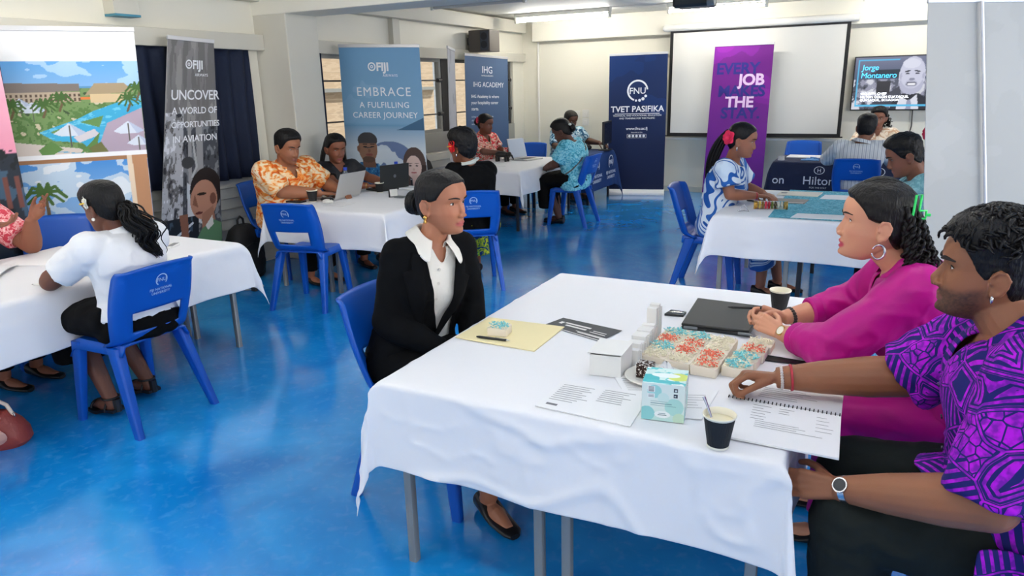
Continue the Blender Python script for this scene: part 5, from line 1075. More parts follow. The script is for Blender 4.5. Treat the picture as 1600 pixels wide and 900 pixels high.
b, r = person('man in purple patterned shirt with trimmed beard and short curly hair', PURPLE_MAN, .0038)
mb = hair_cap(b, .010, r, None, noise=.0012, nsc=120, top=.022, sides=.25, res=(110, 140)); rg = np.random.default_rng(8)
for i in range(560):
    q = rg.uniform(0, 2*math.pi); e = rg.uniform(.30, 1.5); x = .074*math.cos(q)*math.cos(e)*1.05; y = -.006+.096*math.sin(q)*math.cos(e)*1.03; z = .018+.100*math.sin(e)
    if z < .072 and y > .045: continue
    p = b.h2w((x, y, z)); d = unit(b.hR*math.cos(q)*math.cos(e)+b.hF*(math.sin(q)*math.cos(e)+.2)+b.hU*math.sin(e)); sd = unit(np.cross(d, V3(rg.normal(), rg.normal(), rg.normal())))
    P = [p+d*(.012+.016*math.sin(t*1.7))+sd*.020*t+np.cross(d, sd)*.010*math.sin(t*3.2) for t in np.linspace(0, 1.5, 7)]; mb.tube(P, [.0034, .0040, .0040, .0038, .0034, .0028, .0016], 5)
obj('hair', mb, HAIRM((20, 17, 18)), r, sharp=None)
garment(b, 'shirt', PURPLE, r, infl=.026, t0=-.14, t1=.985, sleeve=.98, sinfl=.030, flare=.008, vox=.008, fold=.009, neckcut=(.10, .032), seed=16, solid=.004)
# loose front hem lying over the lap
G = []
for i in range(19):
    x = -.20+.40*i/18; G.append([b.hip+b.R*x+b.F*(.06+.24*q-.10*q*abs(x)*3)+b.Z*(.150-.045*q-.13*(x/.22)**2*q+.006*math.sin(i*1.4+q*5)) for q in np.linspace(0, 1, 10)])
obj('shirt_hem', MB().grid(G), PURPLE, r, solid=.004, sharp=None, subsurf=1)
G = []
for sgn in (-1, 1):
    G = []
    for i in range(15):
        y = -.12+.30*i/14; G.append([b.hip-b.Z*(.01+.20*q)+b.F*y+b.R*sgn*(.252+.030*q+.012*math.sin(y*40+q*2)) +b.Z*.06 for q in np.linspace(0, 1, 8)])
    obj('shirt_hem', MB().grid(G), PURPLE, r, solid=.004, sharp=None, subsurf=1)
collar(b, PURPLE, r, stand=.034, open_=.60, leaf=.034, point=.036, rad=1.10)
trousers(b, DARKT, r, infl=.020, wide=1.25, fold=.008); shoes(b, SHOEB, r)
watch(b, False, r, SILV, SILV, mat('watch dial dark', (40, 44, 50), .2), .025, .035, up=V3(-.2, -.75, .65))
o_ = wrist_band(b, True, mat('pale beads', (214, 206, 204), .3), r, 'bead_bracelet', .015, .036, .0048, beads=26)
wrist_band(b, True, mat('red thread', (176, 30, 52), .5), r, 'thread_bracelet', .042, .0425, .003, .4)
obj('ear_stud', MB().ell(b.h2w((-.086, -.004, -.052)), (.004, .006, .010)), SILV, r)
buttons(b, mat('dark button', (40, 30, 60), .3), r, (.35, .5, .65, .8), .034)
# ------------------------------------------------------------------ table of the white blouse woman
sp = dict(fem=True, yaw=178, head=(-3.365, 2.16, 1.105), head_rot=(190, -12, 0), hs=1.04, neck=(-3.325, 2.19, .975), hip=(-3.27, 2.18, .555), skin=(112, 70, 54), handR=(-3.80, 2.28, .745), handL=(-3.76, 2.10, .745), elR=(-3.56, 2.46, .775), elL=(-3.55, 1.945, .755), hdR=((-1, -.2, 0), (0, 0, -1)), hdL=((-.7, .7, 0), (0, 0, -1)), w=1.05, armw=1.15, shw=.16, knees=((-3.68, 2.26, .52), (-3.68, 2.08, .52)), feet=((-3.52, 2.33, .10), (-3.47, 2.08, .10)))
b, r = person('woman in white blouse seen from behind with wavy dark ponytail', sp, .0055)
mb = hair_cap(b, .012, r, None, noise=.001, nsc=80, top=.006, res=(80, 90)); rg = np.random.default_rng(2); tie = b.h2w((0, -.112, -.030))
mb.ell(tie, (.024, .024, .026))
for i in range(120):
    o1 = V3(rg.normal()*.011, rg.normal()*.011, rg.normal()*.008); P = []; ph = rg.uniform(-.5, .5)
    for t in np.linspace(0, 1, 22): P.append(tie+V3(.085*math.sin(min(1, t*1.6)*1.57)+.012*math.sin(t*15+ph), .075*t+.014*math.sin(t*13+1+ph), -.255*t**1.15+.01)+o1*(1+1.3*math.sin(math.pi*t)))
    mb.tube(P, [.0048*(1-.75*t**2) for t in np.linspace(0, 1, 22)], 5)
obj('hair', mb, HB, r, sharp=None)
garment(b, 'blouse', mat('white blouse', (238, 238, 240), .75, bump=(60, .1)), r, infl=.016, t0=.2, t1=.975, sleeve=.72, sinfl=.026, vox=.008, fold=.006, seed=21); collar(b, MATS['white blouse'], r, stand=.03, open_=.35, leaf=.03, point=.02)
skirt(b, BLKT, r, .26, infl=.022)
for A_ in (b.anR, b.anL):
    m_ = MB(); c = V3(A_[0], A_[1], 0); R_ = []
    for q in np.linspace(0, 1, 8): p = c+b.F*(-.06+.235*q); w_ = .036+.012*math.sin(math.pi*q); z0 = .03*(1-smst(.2, .7, q)); R_.append([p+b.R*x*w_+b.Z*z for x, z in ((-1, z0), (1, z0), (1, z0+.016), (-1, z0+.016))])
    m_.loft(R_)
    for a0 in (.0, .12): m_.tube([c+b.F*a0+b.R*.042*math.cos(q)+b.Z*(.03+(.055 if a0 < .1 else .035)*math.sin(q)) for q in np.linspace(0, math.pi, 9)], .006, 8)
    m_.tube([V3(A_[0], A_[1], .10)+.040*(b.R*math.cos(q)+b.F*math.sin(q)) for q in np.linspace(0, 6.28, 14)], .006, 8); m_.tube([V3(A_[0], A_[1], .03)-b.F*.05+b.R*x*0+b.Z*z for x, z in ((0, 0), (0, .07))], .02, 8)
    obj('sandal', m_, SHOEB, r)
flower(b, b.h2w((-.085, .005, .028)), -b.hR*.8+b.hF*.4, mat('white petals', (240, 238, 228), .6), r, .032, centre=mat('yellow stamen', (232, 190, 60), .6)); obj('earring', MB().ell(b.h2w((-.085, -.008, -.055)), (.008,)*3), mat('pearl', (232, 228, 220), .2), r)
for z, y in ((.062, -.05), (.030, -.082)): obj('hair_clip', MB().ell(b.h2w((-.045, y, z+.035)), (.010, .010, .006)), SILV, r)
sp = dict(yaw=8, head=(-4.80, 2.16, 1.23), head_rot=(15, -8, 0), hs=1.08, hip=(-4.84, 2.08, .56), neck=(-4.82, 2.13, 1.06), skin=(150, 96, 74), lip=(150, 90, 84), handL=(-4.44, 2.40, .93), handR=(-4.42, 2.16, .93), elL=(-4.53, 2.42, .765), elR=(-4.62, 1.88, .80), hdL=((.55, .35, .55), (.2, -.8, .3)), hdR=((.75, .45, .1), (0, 0, 1)), hkL=dict(fing=(.1, .5, .7, .8), thumb=(.7, .5, .1)), w=1.18, armw=1.15, shw=.19, depth=1.2)
PINKP = pattern('pink print', [(0, (206, 66, 84)), (.47, (238, 178, 180)), (.55, (226, 112, 122)), (.60, (244, 204, 204))], 34, 'noise', dist=1.2)
b, r = person('man in pink printed shirt gesturing with both hands, partly out of view', sp, .0055)
obj('hair', hair_cap(b, .010, r, None, noise=.002), HB, r, sharp=None); garment(b, 'shirt', PINKP, r, infl=.022, t0=.0, t1=.975, sleeve=.80, sinfl=.028, vox=.009, fold=.006, neckcut=(.1, .04), seed=31); collar(b, PINKP, r, open_=.5); trousers(b, BLKT, r); shoes(b, SHOEB, r); wrist_band(b, True, GOLD, r, 'bracelet', .02, .034, .005, .5)
# ------------------------------------------------------------------ laptop table
ORANGE = pattern('orange tie dye', [(0, (226, 96, 30)), (.40, (240, 150, 70)), (.49, (246, 206, 158)), (.58, (246, 226, 196)), (.72, (238, 146, 68))], 9, 'noise', dist=2.2, detail=2, stretch=(1, 1, 1.6))
sp = dict(yaw=-12, head=(-4.52, 4.62, 1.175), head_rot=(-8, -16, 0), hs=1.17, hip=(-4.74, 4.72, .57), neck=(-4.60, 4.66, 1.02), skin=(156, 102, 74), lip=(140, 86, 76), handR=(-4.30, 4.74, .765), handL=(-4.27, 4.94, .765), elR=(-4.52, 4.50, .80), elL=(-4.47, 4.98, .82), w=1.34, depth=1.35, belly=.05, armw=1.22, shw=.205, look_down=.25, eye_open=.26, brow=1.5, beard=.25, neckw=1.1, jaw=1.1)
b, r = person('heavy man in orange patterned shirt looking at a silver laptop', sp, .006)
obj('hair', hair_cap(b, .012, r, None, noise=.0015, top=.012, sides=.5), HB, r, sharp=None); garment(b, 'shirt', ORANGE, r, infl=.026, t0=.0, t1=.97, sleeve=.95, sinfl=.030, flare=.008, vox=.009, fold=.007, neckcut=(.12, .04), seed=33); collar(b, ORANGE, r, open_=.55, leaf=.034); trousers(b, BLKT, r); shoes(b, SHOEB, r)
sp = dict(fem=True, yaw=-22, head=(-4.60, 5.32, 1.10), head_rot=(-26, -12, 0), hs=1.16, hip=(-4.66, 5.48, .555), neck=(-4.64, 5.35, .96), skin=(140, 88, 66), lip=(146, 76, 76), handR=(-4.26, 5.34, .755), handL=(-4.20, 5.54, .755), elR=(-4.50, 5.16, .775), elL=(-4.48, 5.62, .79), w=1.05, shw=.16, look_down=.3, eye_open=.24, armw=1.05)
b, r = person('woman in black top with long straight dark hair at black laptop', sp, .006)
mb = hair_cap(b, .011, r, None, noise=.0006, top=.004, part=.006); rg = np.random.default_rng(4)
for s in (-1, 1):
    for i in range(36):
        q = rg.uniform(.55, 1.45); p = b.h2w((s*.078*math.sin(q), -.055-.035*math.cos(q)+.04*(q > 1.1)*.6, rg.uniform(-.03, .05))); e = b.N+b.R*s*(.07+.07*math.sin(q))-b.F*(.075-.05*(q > 1.15))+V3(0, 0, -rg.uniform(.10, .26)); P = [p+(e-p)*t+(-b.F*.02+b.R*s*.012)*math.sin(math.pi*t) for t in np.linspace(0, 1, 8)]; mb.tube(P, [.011, .012, .012, .011, .010, .009, .007, .003], 6)
obj('hair', mb, HB, r, sharp=None); BLKTOP = mat('black blouse', (22, 22, 28), .6, bump=(60, .2)); garment(b, 'blouse', BLKTOP, r, infl=.016, t0=.0, t1=.95, sleeve=.62, sinfl=.024, vox=.009, fold=.005, neckcut=(.09, .05), seed=35); trousers(b, BLKT, r); shoes(b, SHOEB, r); wrist_band(b, True, GOLD, r, 'bracelet', .02, .029, .004, .4)
sp = dict(yaw=132, head=(-3.02, 5.02, 1.165), head_rot=(172, -4, 0), hs=1.15, hip=(-2.97, 5.09, .56), neck=(-2.98, 5.06, 1.02), skin=(140, 88, 62), lip=(140, 80, 74), handR=(-3.38, 5.42, .76), handL=(-3.42, 5.16, .76), elR=(-3.05, 5.45, .80), elL=(-3.22, 4.97, .80), w=1.05, armw=1.0, shw=.145, fem=True)
b, r = person('person in black jacket seen from behind with red flower in short hair', sp, .006)
mb = hair_cap(b, .026, r, None, noise=.004, nsc=70, top=.012, sides=.8, lower=.0); obj('hair', mb, HB, r, sharp=None)
garment(b, 'jacket', BLACKC, r, infl=.030, t0=.0, t1=.97, sleeve=1.95, sinfl=.024, vox=.009, fold=.006, seed=37); collar(b, mat('pale collar', (206, 214, 210), .7), r, stand=.045, open_=.3, leaf=.012, point=.0)
LIME = pattern('lime floral print', [(0, (24, 60, 120)), (.44, (120, 170, 50)), (.52, (214, 214, 60)), (.62, (60, 120, 70))], 22, 'noise', dist=1.5); skirt(b, LIME, r, .40, infl=.03); shoes(b, SHOEB, r)
flower(b, b.h2w((-.080, .030, .008)), -b.hR*.9+b.hF*.4, mat('red petals', (232, 26, 36), .6), r, .056, centre=mat('yellow stamen', (232, 190, 60), .6)); obj('earring', MB().ell(b.h2w((-.085, -.008, -.058)), (.006, .006, .012)), SILV, r)
# ------------------------------------------------------------------ far table
FLORAL = pattern('red floral print', [(0, (40, 60, 50)), (.38, (226, 56, 66)), (.49, (238, 226, 210)), (.57, (236, 120, 90)), (.62, (60, 120, 96)), (.68, (240, 232, 220))], 16, 'noise', dist=1.6)
sp = dict(fem=True, yaw=-14, head=(-4.62, 8.29, 1.165), head_rot=(-4, -10, 0), hs=1.10, hip=(-4.74, 8.42, .555), neck=(-4.68, 8.33, 1.02), skin=(110, 68, 52), lip=(120, 62, 58), handR=(-4.38, 8.22, .80), handL=(-4.36, 8.36, .80), elR=(-4.56, 8.10, .82), elL=(-4.54, 8.52, .82), w=1.1, shw=.165)
b, r = person('woman in red floral shirt with pink flower in her bun', sp, .008)
mb = hair_cap(b, .010, r, None, noise=.0006); bun(b, mb, (0, -.12, .0), .042, 12); obj('hair', mb, HB, r, sharp=None); garment(b, 'shirt', FLORAL, r, infl=.022, t0=.0, t1=.975, sleeve=.85, sinfl=.030, vox=.011, fold=.006, neckcut=(.1, .04), seed=41); collar(b, FLORAL, r, open_=.5); trousers(b, BLKT, r, vox=.014); shoes(b, SHOEB, r)
flower(b, b.h2w((.055, -.085, .030)), b.hR*.7-b.hF*.5, mat('pink petals', (238, 70, 110), .6), r, .045)
TEAL = pattern('turquoise print', [(0, (64, 150, 176)), (.42, (108, 196, 218)), (.52, (160, 222, 232)), (.60, (88, 178, 204))], 20, 'noise', dist=1.4)
sp = dict(fem=True, yaw=180, head=(-3.325, 7.78, 1.115), head_rot=(186, -28, 0), hs=1.16, hip=(-3.20, 7.92, .56), neck=(-3.24, 7.84, .99), skin=(92, 58, 46), lip=(110, 60, 56), handR=(-3.60, 8.02, .66), handL=(-3.58, 7.84, .66), elR=(-3.36, 8.10, .74), elL=(-3.36, 7.66, .74), w=1.22, armw=1.2, shw=.175, depth=1.2)
sp['feet'] = ((-3.46, 8.0, .085), (-3.40, 7.86, .085)); sp['knees'] = ((-3.56, 8.02, .53), (-3.56, 7.82, .53))
b, r = person('woman in turquoise printed blouse bending over the far table', sp, .008)
mb = hair_cap(b, .014, r, None, noise=.001, top=.01); bun(b, mb, (0, -.115, -.02), .045, 12); obj('hair', mb, HB, r, sharp=None); garment(b, 'blouse', TEAL, r, infl=.024, t0=.0, t1=.975, sleeve=.80, sinfl=.030, vox=.011, fold=.006, seed=43); skirt(b, BLKT, r, .36, infl=.024); shoes(b, SHOEB, r)
obj('hair_clip', MB().ell(b.h2w((-.05, -.125, .01)), (.018, .022, .014)), mat('pale clip', (222, 222, 214), .4), r)
P_ = [b.front(.93, .06, .03)]+[b.tors(t, -2.2+.0*t, .034) for t in (.90, .70)]+[b.tors(.5, -2.9, .034), b.tors(.36, 2.9, .034)]; obj('bag_strap', MB().tube([b.tors(.93, -.9, .034), b.tors(.80, -1.5, .034), b.tors(.62, -2.2, .036), b.tors(.46, -2.9, .036), b.tors(.36, 2.9, .036)], .008, 8), mat('brown strap', (96, 92, 88), .6), r)
BLUEP = pattern('blue white print', [(0, (52, 96, 130)), (.46, (150, 200, 222)), (.54, (226, 236, 240)), (.62, (84, 140, 168))], 15, 'noise', dist=1.6)
sp = dict(yaw=-38, head=(-4.06, 9.84, 1.14), head_rot=(-30, -20, 0), hs=1.12, hip=(-4.24, 9.98, .56), neck=(-4.12, 9.89, 1.0), skin=(96, 64, 50), lip=(110, 70, 62), handR=(-4.02, 9.42, .78), handL=(-3.66, 9.98, .80), elR=(-4.22, 9.62, .78), elL=(-3.90, 10.08, .82), w=1.2, shw=.19, beard=.3)
b, r = person('man in blue and white shirt leaning behind the turquoise-bloused woman', sp, .008)
obj('hair', hair_cap(b, .005, r, None, noise=.0004), HAIRM((40, 36, 36)), r, sharp=None); garment(b, 'shirt', BLUEP, r, infl=.022, t0=.0, t1=.975, sleeve=.9, sinfl=.028, vox=.011, fold=.006, neckcut=(.08, .03), seed=45); collar(b, BLUEP, r, open_=.4); trousers(b, BLKT, r, vox=.014); shoes(b, SHOEB, r)
# ------------------------------------------------------------------ teal runner table and hotel table
SAMOA = pattern('blue white dress', [(0, (40, 96, 176)), (.34, (224, 234, 246)), (.42, (44, 100, 180)), (.47, (226, 236, 247)), (.545, (40, 98, 178)), (.585, (206, 222, 240)), (.66, (50, 106, 184))], 3.0, 'noise', dist=2.0, detail=0)
sp = dict(fem=True, yaw=-4, head=(-.925, 5.60, 1.20), head_rot=(2, -12, 0), hs=1.10, hip=(-1.11, 5.70, .56), neck=(-1.0, 5.66, 1.04), skin=(158, 104, 80), lip=(160, 80, 78), handR=(-.80, 5.66, .775), handL=(-.77, 5.82, .77), elR=(-.97, 5.48, .80), elL=(-.92, 5.92, .80), w=1.05, shw=.158, look_down=.3, eye_open=.28, feet=((-.72, 5.62, .085), (-.62, 5.82, .085)), knees=((-.72, 5.64, .52), (-.70, 5.82, .52)))
b, r = person('woman in blue and white dress with pink flower and ponytail', sp, .006)
mb = hair_cap(b, .009, r, None, noise=.0006); tie = b.h2w((0, -.105, .020)); mb.ell(tie, (.02, .02, .02)); rg = np.random.default_rng(6)
for i in range(34):
    o1 = V3(rg.normal(), rg.normal(), rg.normal())*.009; P = [tie+V3(-.10*math.sin(t*1.9)-.03*t, .0, -.42*t**1.3+.01)+o1*(1+1.1*math.sin(math.pi*t)) for t in np.linspace(0, 1, 12)]; mb.tube(P, [.009*(1-.7*t**2) for t in np.linspace(0, 1, 12)], 6)
obj('hair', mb, HB, r, sharp=None); garment(b, 'dress_top', SAMOA, r, infl=.020, t0=.0, t1=.96, sleeve=.66, sinfl=.036, flare=.02, vox=.009, fold=.005, neckcut=(.05, .06), seed=47); skirt(b, SAMOA, r, .34, infl=.02, name='dress_skirt'); shoes(b, SHOEB, r)
PINKF = mat('hot pink petals', (236, 40, 90), .6); flower(b, b.h2w((.066, -.085, .0)), b.hR*.8-b.hF*.5, PINKF, r, .055); obj('earring', MB().ell(b.h2w((.085, -.008, -.062)), (.005, .005, .016)), SILV, r); wrist_band(b, True, mat('red thread', (176, 30, 52), .5), r, 'bracelet', .02, .029, .004, .5)
PTEAL = pattern('pale teal shirt', [(0, (120, 176, 186)), (.48, (150, 200, 206)), (.6, (134, 190, 198))], 26, 'noise', dist=1.0)
sp = dict(yaw=184, head=(.150, 5.32, 1.135), head_rot=(186, -24, 0), hs=1.10, hip=(.44, 5.46, .56), neck=(.25, 5.37, .995), skin=(134, 86, 66), lip=(146, 86, 78), handR=(-.06, 5.58, .75), handL=(-.06, 5.36, .75), elR=(.14, 5.70, .79), elL=(.16, 5.18, .79), w=1.12, shw=.185, look_down=.3, eye_open=.26, brow=1.5)
b, r = person('man in pale teal shirt bowing his head beside the tall grey banner', sp, .006)
mb = hair_cap(b, .014, r, None, noise=.004, nsc=70, top=.016, sides=.4); obj('hair', mb, HB, r, sharp=None); garment(b, 'shirt', PTEAL, r, infl=.022, t0=.0, t1=.975, sleeve=.85, sinfl=.028, vox=.01, fold=.006, neckcut=(.08, .03), seed=49); collar(b, PTEAL, r, open_=.4); trousers(b, BLKT, r, vox=.014); shoes(b, SHOEB, r)
STRIPE = pattern('striped shirt', [(0, (176, 182, 190)), (.22, (226, 228, 228)), (.92, (196, 200, 206))], 9, 'wave', dist=.15, detail=0)
sp = dict(yaw=90, head=(-.14, 8.30, 1.135), head_rot=(82, -6, 0), hs=1.12, hip=(-.19, 8.30, .56), neck=(-.17, 8.26, .985), skin=(130, 84, 62), handR=(.10, 8.95, .76), handL=(-.44, 8.95, .76), elR=(.12, 8.60, .78), elL=(-.50, 8.58, .78), w=1.12, shw=.195)
b, r = person('man in striped white shirt seen from behind at the navy hotel table', sp, .008)
obj('hair', hair_cap(b, .012, r, None, noise=.001, top=.008, sides=.6), HB, r, sharp=None); garment(b, 'shirt', STRIPE, r, infl=.022, t0=.0, t1=.975, sleeve=1.9, sinfl=.024, vox=.011, fold=.006, seed=51); collar(b, STRIPE, r, open_=.4); trousers(b, BLKT, r, vox=.014); shoes(b, SHOEB, r)
CRM = pattern('cream print', [(0, (206, 170, 140)), (.46, (236, 220, 200)), (.58, (244, 234, 220))], 18, 'noise', dist=1.2)
sp = dict(fem=True, yaw=-88, head=(-.05, 10.16, 1.145), head_rot=(-96, -8, 0), hs=1.12, hip=(-.05, 10.28, .56), neck=(-.05, 10.22, 1.0), skin=(150, 100, 78), lip=(160, 80, 76), handR=(-.22, 9.74, .76), handL=(.18, 9.74, .76), elR=(-.32, 9.98, .80), elL=(.24, 9.98, .80), w=1.1, shw=.165)
b, r = person('woman in cream print top facing us behind the hotel table', sp, .008)
mb = hair_cap(b, .016, r, None, noise=.003, top=.008); rg = np.random.default_rng(9)
for i in range(60):
    q = rg.uniform(-1.5, 1.5); p = b.h2w((.080*math.sin(q), -.045-.045*math.cos(q), rg.uniform(-.02, .05))); P, R_ = curl(p, V3(rg.normal()*.15, .1, -1)+b.hR*math.sin(q)*.35, rg.uniform(.10, .18), .012, .05, .009, rg.uniform(0, 6)); mb.tube(P, R_, 6)
obj('hair', mb, HB, r, sharp=None); garment(b, 'blouse', CRM, r, infl=.024, t0=.0, t1=.97, sleeve=.95, sinfl=.030, vox=.011, fold=.006, neckcut=(.08, .04), seed=53); trousers(b, BLKT, r, vox=.014); shoes(b, SHOEB, r); flower(b, b.h2w((.088, .02, .03)), b.hR, MATS['white petals'], r, .045)
sp = dict(fem=True, yaw=95, head=(.475, 7.66, 1.06), head_rot=(100, -10, 0), hs=1.12, hip=(.50, 7.56, .56), neck=(.49, 7.60, .93), skin=(140, 90, 68), handR=(.62, 7.95, .70), handL=(.30, 7.95, .70), elR=(.72, 7.75, .72), elL=(.24, 7.72, .72), w=1.05, shw=.16)
b, r = person('person mostly hidden by the grey banner, only a pink flower showing', sp, .009)
mb = hair_cap(b, .012, r, None); bun(b, mb, (0, -.12, .0), .04, 10); obj('hair', mb, HB, r, sharp=None); garment(b, 'blouse', BLKTOP, r, infl=.02, t0=.0, t1=.97, sleeve=.9, sinfl=.026, vox=.012, seed=55); skirt(b, BLKT, r, .3); shoes(b, SHOEB, r)
flower(b, b.h2w((-.105, -.05, .055)), -b.hR-b.hF*.4, PINKF, r, .065)
chair(.50, 7.54, 4, 'blue plastic chair under the person hidden by the grey banner')
# ------------------------------------------------------------------ things on the front table
GREYL = mat('logo grey', (120, 124, 128), .3, metal=.6); PAPER = mat('paper', (238, 238, 240), .8); INK = mat('print ink', (120, 120, 126), .7); CARD = mat('white card', (232, 231, 228), .7); ZT = .7035
def quad_sheet(name, label, cat, pts, z, m, th=.0012, lines_=None, group=None, bend=0.0, sag=None):
    """thin sheet between four corners (near-left, far-left, far-right, near-right); lines_ = list of (u0, u1, v, thickness) printed rows"""
    p = [np.array((*q[:2], q[2] if len(q) > 2 else z), float) for q in pts]; c = sum(p)/4
    def at(u, v, h=0): q = (p[0]*(1-u)+p[3]*u)*(1-v)+(p[1]*(1-u)+p[2]*u)*v; q = q.copy(); q[2] += h+bend*math.sin(math.pi*v)*(.4+.6*u); return q
    t = thing(name, label, cat, (c[0], c[1], z), group)
    n = 13; T = [[at(i/(n-1), j/(n-1), th) for j in range(n)] for i in range(n)]; B = [[at(i/(n-1), j/(n-1), 0) for j in range(n)] for i in range(n)]
    mb = MB(); mb.grid(T); mb.grid(B); E_ = [[T[i][0], B[i][0]] for i in range(n)]; mb.grid(E_); mb.grid([[T[i][-1], B[i][-1]] for i in range(n)]); mb.grid([[T[0][j], B[0][j]] for j in range(n)]); mb.grid([[T[-1][j], B[-1][j]] for j in range(n)])
    obj('sheet', mb, m, t, sharp=30)
    if lines_:
        lm = MB()
        for u0, u1, v, w_ in lines_: lm.grid([[at(u, v+dv*w_, th+.0006) for dv in (-.5, .5)] for u in np.linspace(u0, u1, 6)])
        obj('printed_text', lm, INK, t, smooth=False, recalc=False)
    return t, at
def text_rows(rg, u0, u1, v0, v1, n, w_=.012):
    w_ *= .75
    return [(u0, u0+(u1-u0)*rg.uniform(.55, 1), v0+(v1-v0)*i/max(1, n-1), w_) for i in range(n)]
rg = np.random.default_rng(21)
quad_sheet('folder', 'cream manila folder lying in front of the woman in the black blazer', 'folder', [(-1.368, 2.165), (-1.365, 2.425), (-1.032, 2.437), (-1.028, 2.15)], ZT, mat('manila', (240, 226, 178), .75), .004)
pn = thing('pen', 'black ballpoint pen lying on the cream folder', 'pen', (-1.22, 2.193, .712)); pn_ = MB(); pn_.tube([(-1.288, 2.188, .7125), (-1.275, 2.188, .7125), (-1.165, 2.196, .7125)], [.0025, .0048, .0048], 10); obj('barrel', pn_, BLK, pn); obj('clip', MB().box((-1.19, 2.194, .718), (.04, .003, .002)), SILV, pn, smooth=False); obj('tip', MB().tube([(-1.168, 2.196, .7125), (-1.150, 2.197, .7125)], [.004, .001], 10), SILV, pn)
CREAMF = mat('cream frosting', (240, 232, 206), .6); CORAL = mat('coral frosting', (240, 122, 94), .6); TURQ = mat('turquoise frosting', (126, 210, 216), .6); BOXW = mat('cake box card', (238, 226, 208), .7)
def cake(loc, label, kind, size=(.080, .074), h=.036, rz=0.0, seed=0, group='frosted cakes on the front table'):
    rg = np.random.default_rng(seed+100); t = thing('frosted_cake', label, 'cake', loc, group, rz)
    b = MB(); b.loft([rrect(0, 0, z, size[0]/2*k, size[1]/2*k, 4, .12) for z, k in ((0, .97), (h*.5, 1.0), (h, 1.0))]); obj('cake_base', b, BOXW, t, world=False, sharp=50)
    for nm, mm, n, sp_ in (('frosting', CREAMF, 80, 1.0), ('frosting_flower', {'coral': CORAL, 'turquoise': TURQ, 'cream': CREAMF}[kind], 80 if kind != 'cream' else 24, .85)):
        f = MB()
        for i in range(n):
            if sp_ < 1: q = rg.uniform(0, 6.28); rr = rg.uniform(.05, .42)*sp_*1.45; x, y = rr*math.cos(q)*size[0], rr*math.sin(q)*size[1]
            else: x, y = rg.uniform(-.45, .45)*size[0], rg.uniform(-.45, .45)*size[1]
            Mr = (Matrix.Rotation(rg.uniform(0, 6.28), 3, 'Z') @ Matrix.Rotation(rg.uniform(-.9, .9), 3, 'Y')); f.ell((x, y, h+.002+(.002 if sp_ < 1 else 0)+rg.uniform(0, .005)), (rg.uniform(.004, .008), rg.uniform(.0018, .0032), rg.uniform(.0012, .0024)), Mr, 8, 6)
        obj(nm, f, mm, t, world=False, sharp=None)
    return t
cake((-1.228, 2.262, .7085), 'small cake with turquoise frosting standing alone on the cream folder', 'turquoise', (.078, .070), .030, .15, 1, None)
ev = np.array([.012, .313]); eu = np.array([.262, -.030]); o0 = np.array([-.652, 2.190]); ci = 0
KINDS = [['cream', 'turquoise', 'coral', 'turquoise'], ['cream', 'coral', 'coral', 'turquoise'], ['coral', 'coral', 'cream', 'cream'], ['turquoise', 'turquoise', 'coral', 'cream']]
PROTO = {}
ORD = ['front', 'second', 'third', 'back']; COLN = ['row beside the white card display', 'second row from the card display', 'row next to the loose end row', 'loose end row nearest the magenta sleeve']
for c in range(4):
    for q in range(4):
        k = KINDS[c][q]; off = o0+eu*((c+.5)/3 if c < 3 else 1.0)+ev*((q+.5)/4)
        if c == 3: off = np.array([-.338, 2.235])+np.array([.012, .080])*q+np.array([.0, .0])
        lb = '%s frosted cake, %s in the %s' % (k, ORD[q], COLN[c])
        if k in PROTO: tt = dup(PROTO[k], (off[0], off[1], ZT), rg.choice([0, math.pi])-.06, lb)
        else: tt = PROTO[k] = cake((off[0], off[1], ZT), lb, k, (.086, .0785), .032, -.06, ci); ci += 1
# white card display: front box and a folded wall of upright cards
cd_ = thing('card_display', 'white folded card display with a box at its front end beside the cakes', 'card display', (-.70, 2.3, ZT))
b = MB(); b.add([(-.772, 2.035, ZT), (-.672, 2.050, ZT), (-.665, 2.145, ZT), (-.770, 2.135, ZT), (-.772, 2.035, ZT+.072), (-.672, 2.050, ZT+.072), (-.665, 2.145, ZT+.088), (-.770, 2.135, ZT+.088)], [(0, 1, 2, 3), (0, 4, 5, 1), (1, 5, 6, 2), (2, 6, 7, 3), (3, 7, 4, 0)]); obj('box', b, CARD, cd_, smooth=False, solid=.002)
obj('box_lid', MB().add([(-.778, 2.028, ZT+.080), (-.668, 2.046, ZT+.078), (-.662, 2.15, ZT+.091), (-.775, 2.14, ZT+.092)], [(0, 1, 2, 3)]), CARD, cd_, smooth=False, solid=.0025)
for i, (y, hh, w_) in enumerate([(2.165, .060, .05), (2.20, .072, .046), (2.235, .064, .05), (2.27, .074, .05), (2.305, .070, .052), (2.34, .072, .05), (2.375, .068, .05), (2.41, .070, .046), (2.46, .118, .036), (2.50, .122, .036)]):
    x = -.672-.002*i; p_ = MB(); p_.box((x, y, ZT+hh/2), (w_, .026, hh), rz=.05); p_.box((x+.004, y+.016, ZT+hh*.45), (w_*1.05, .006, hh*.9), rz=-.08); obj('folded_card', p_, CARD, cd_, smooth=False, bevel=.001)
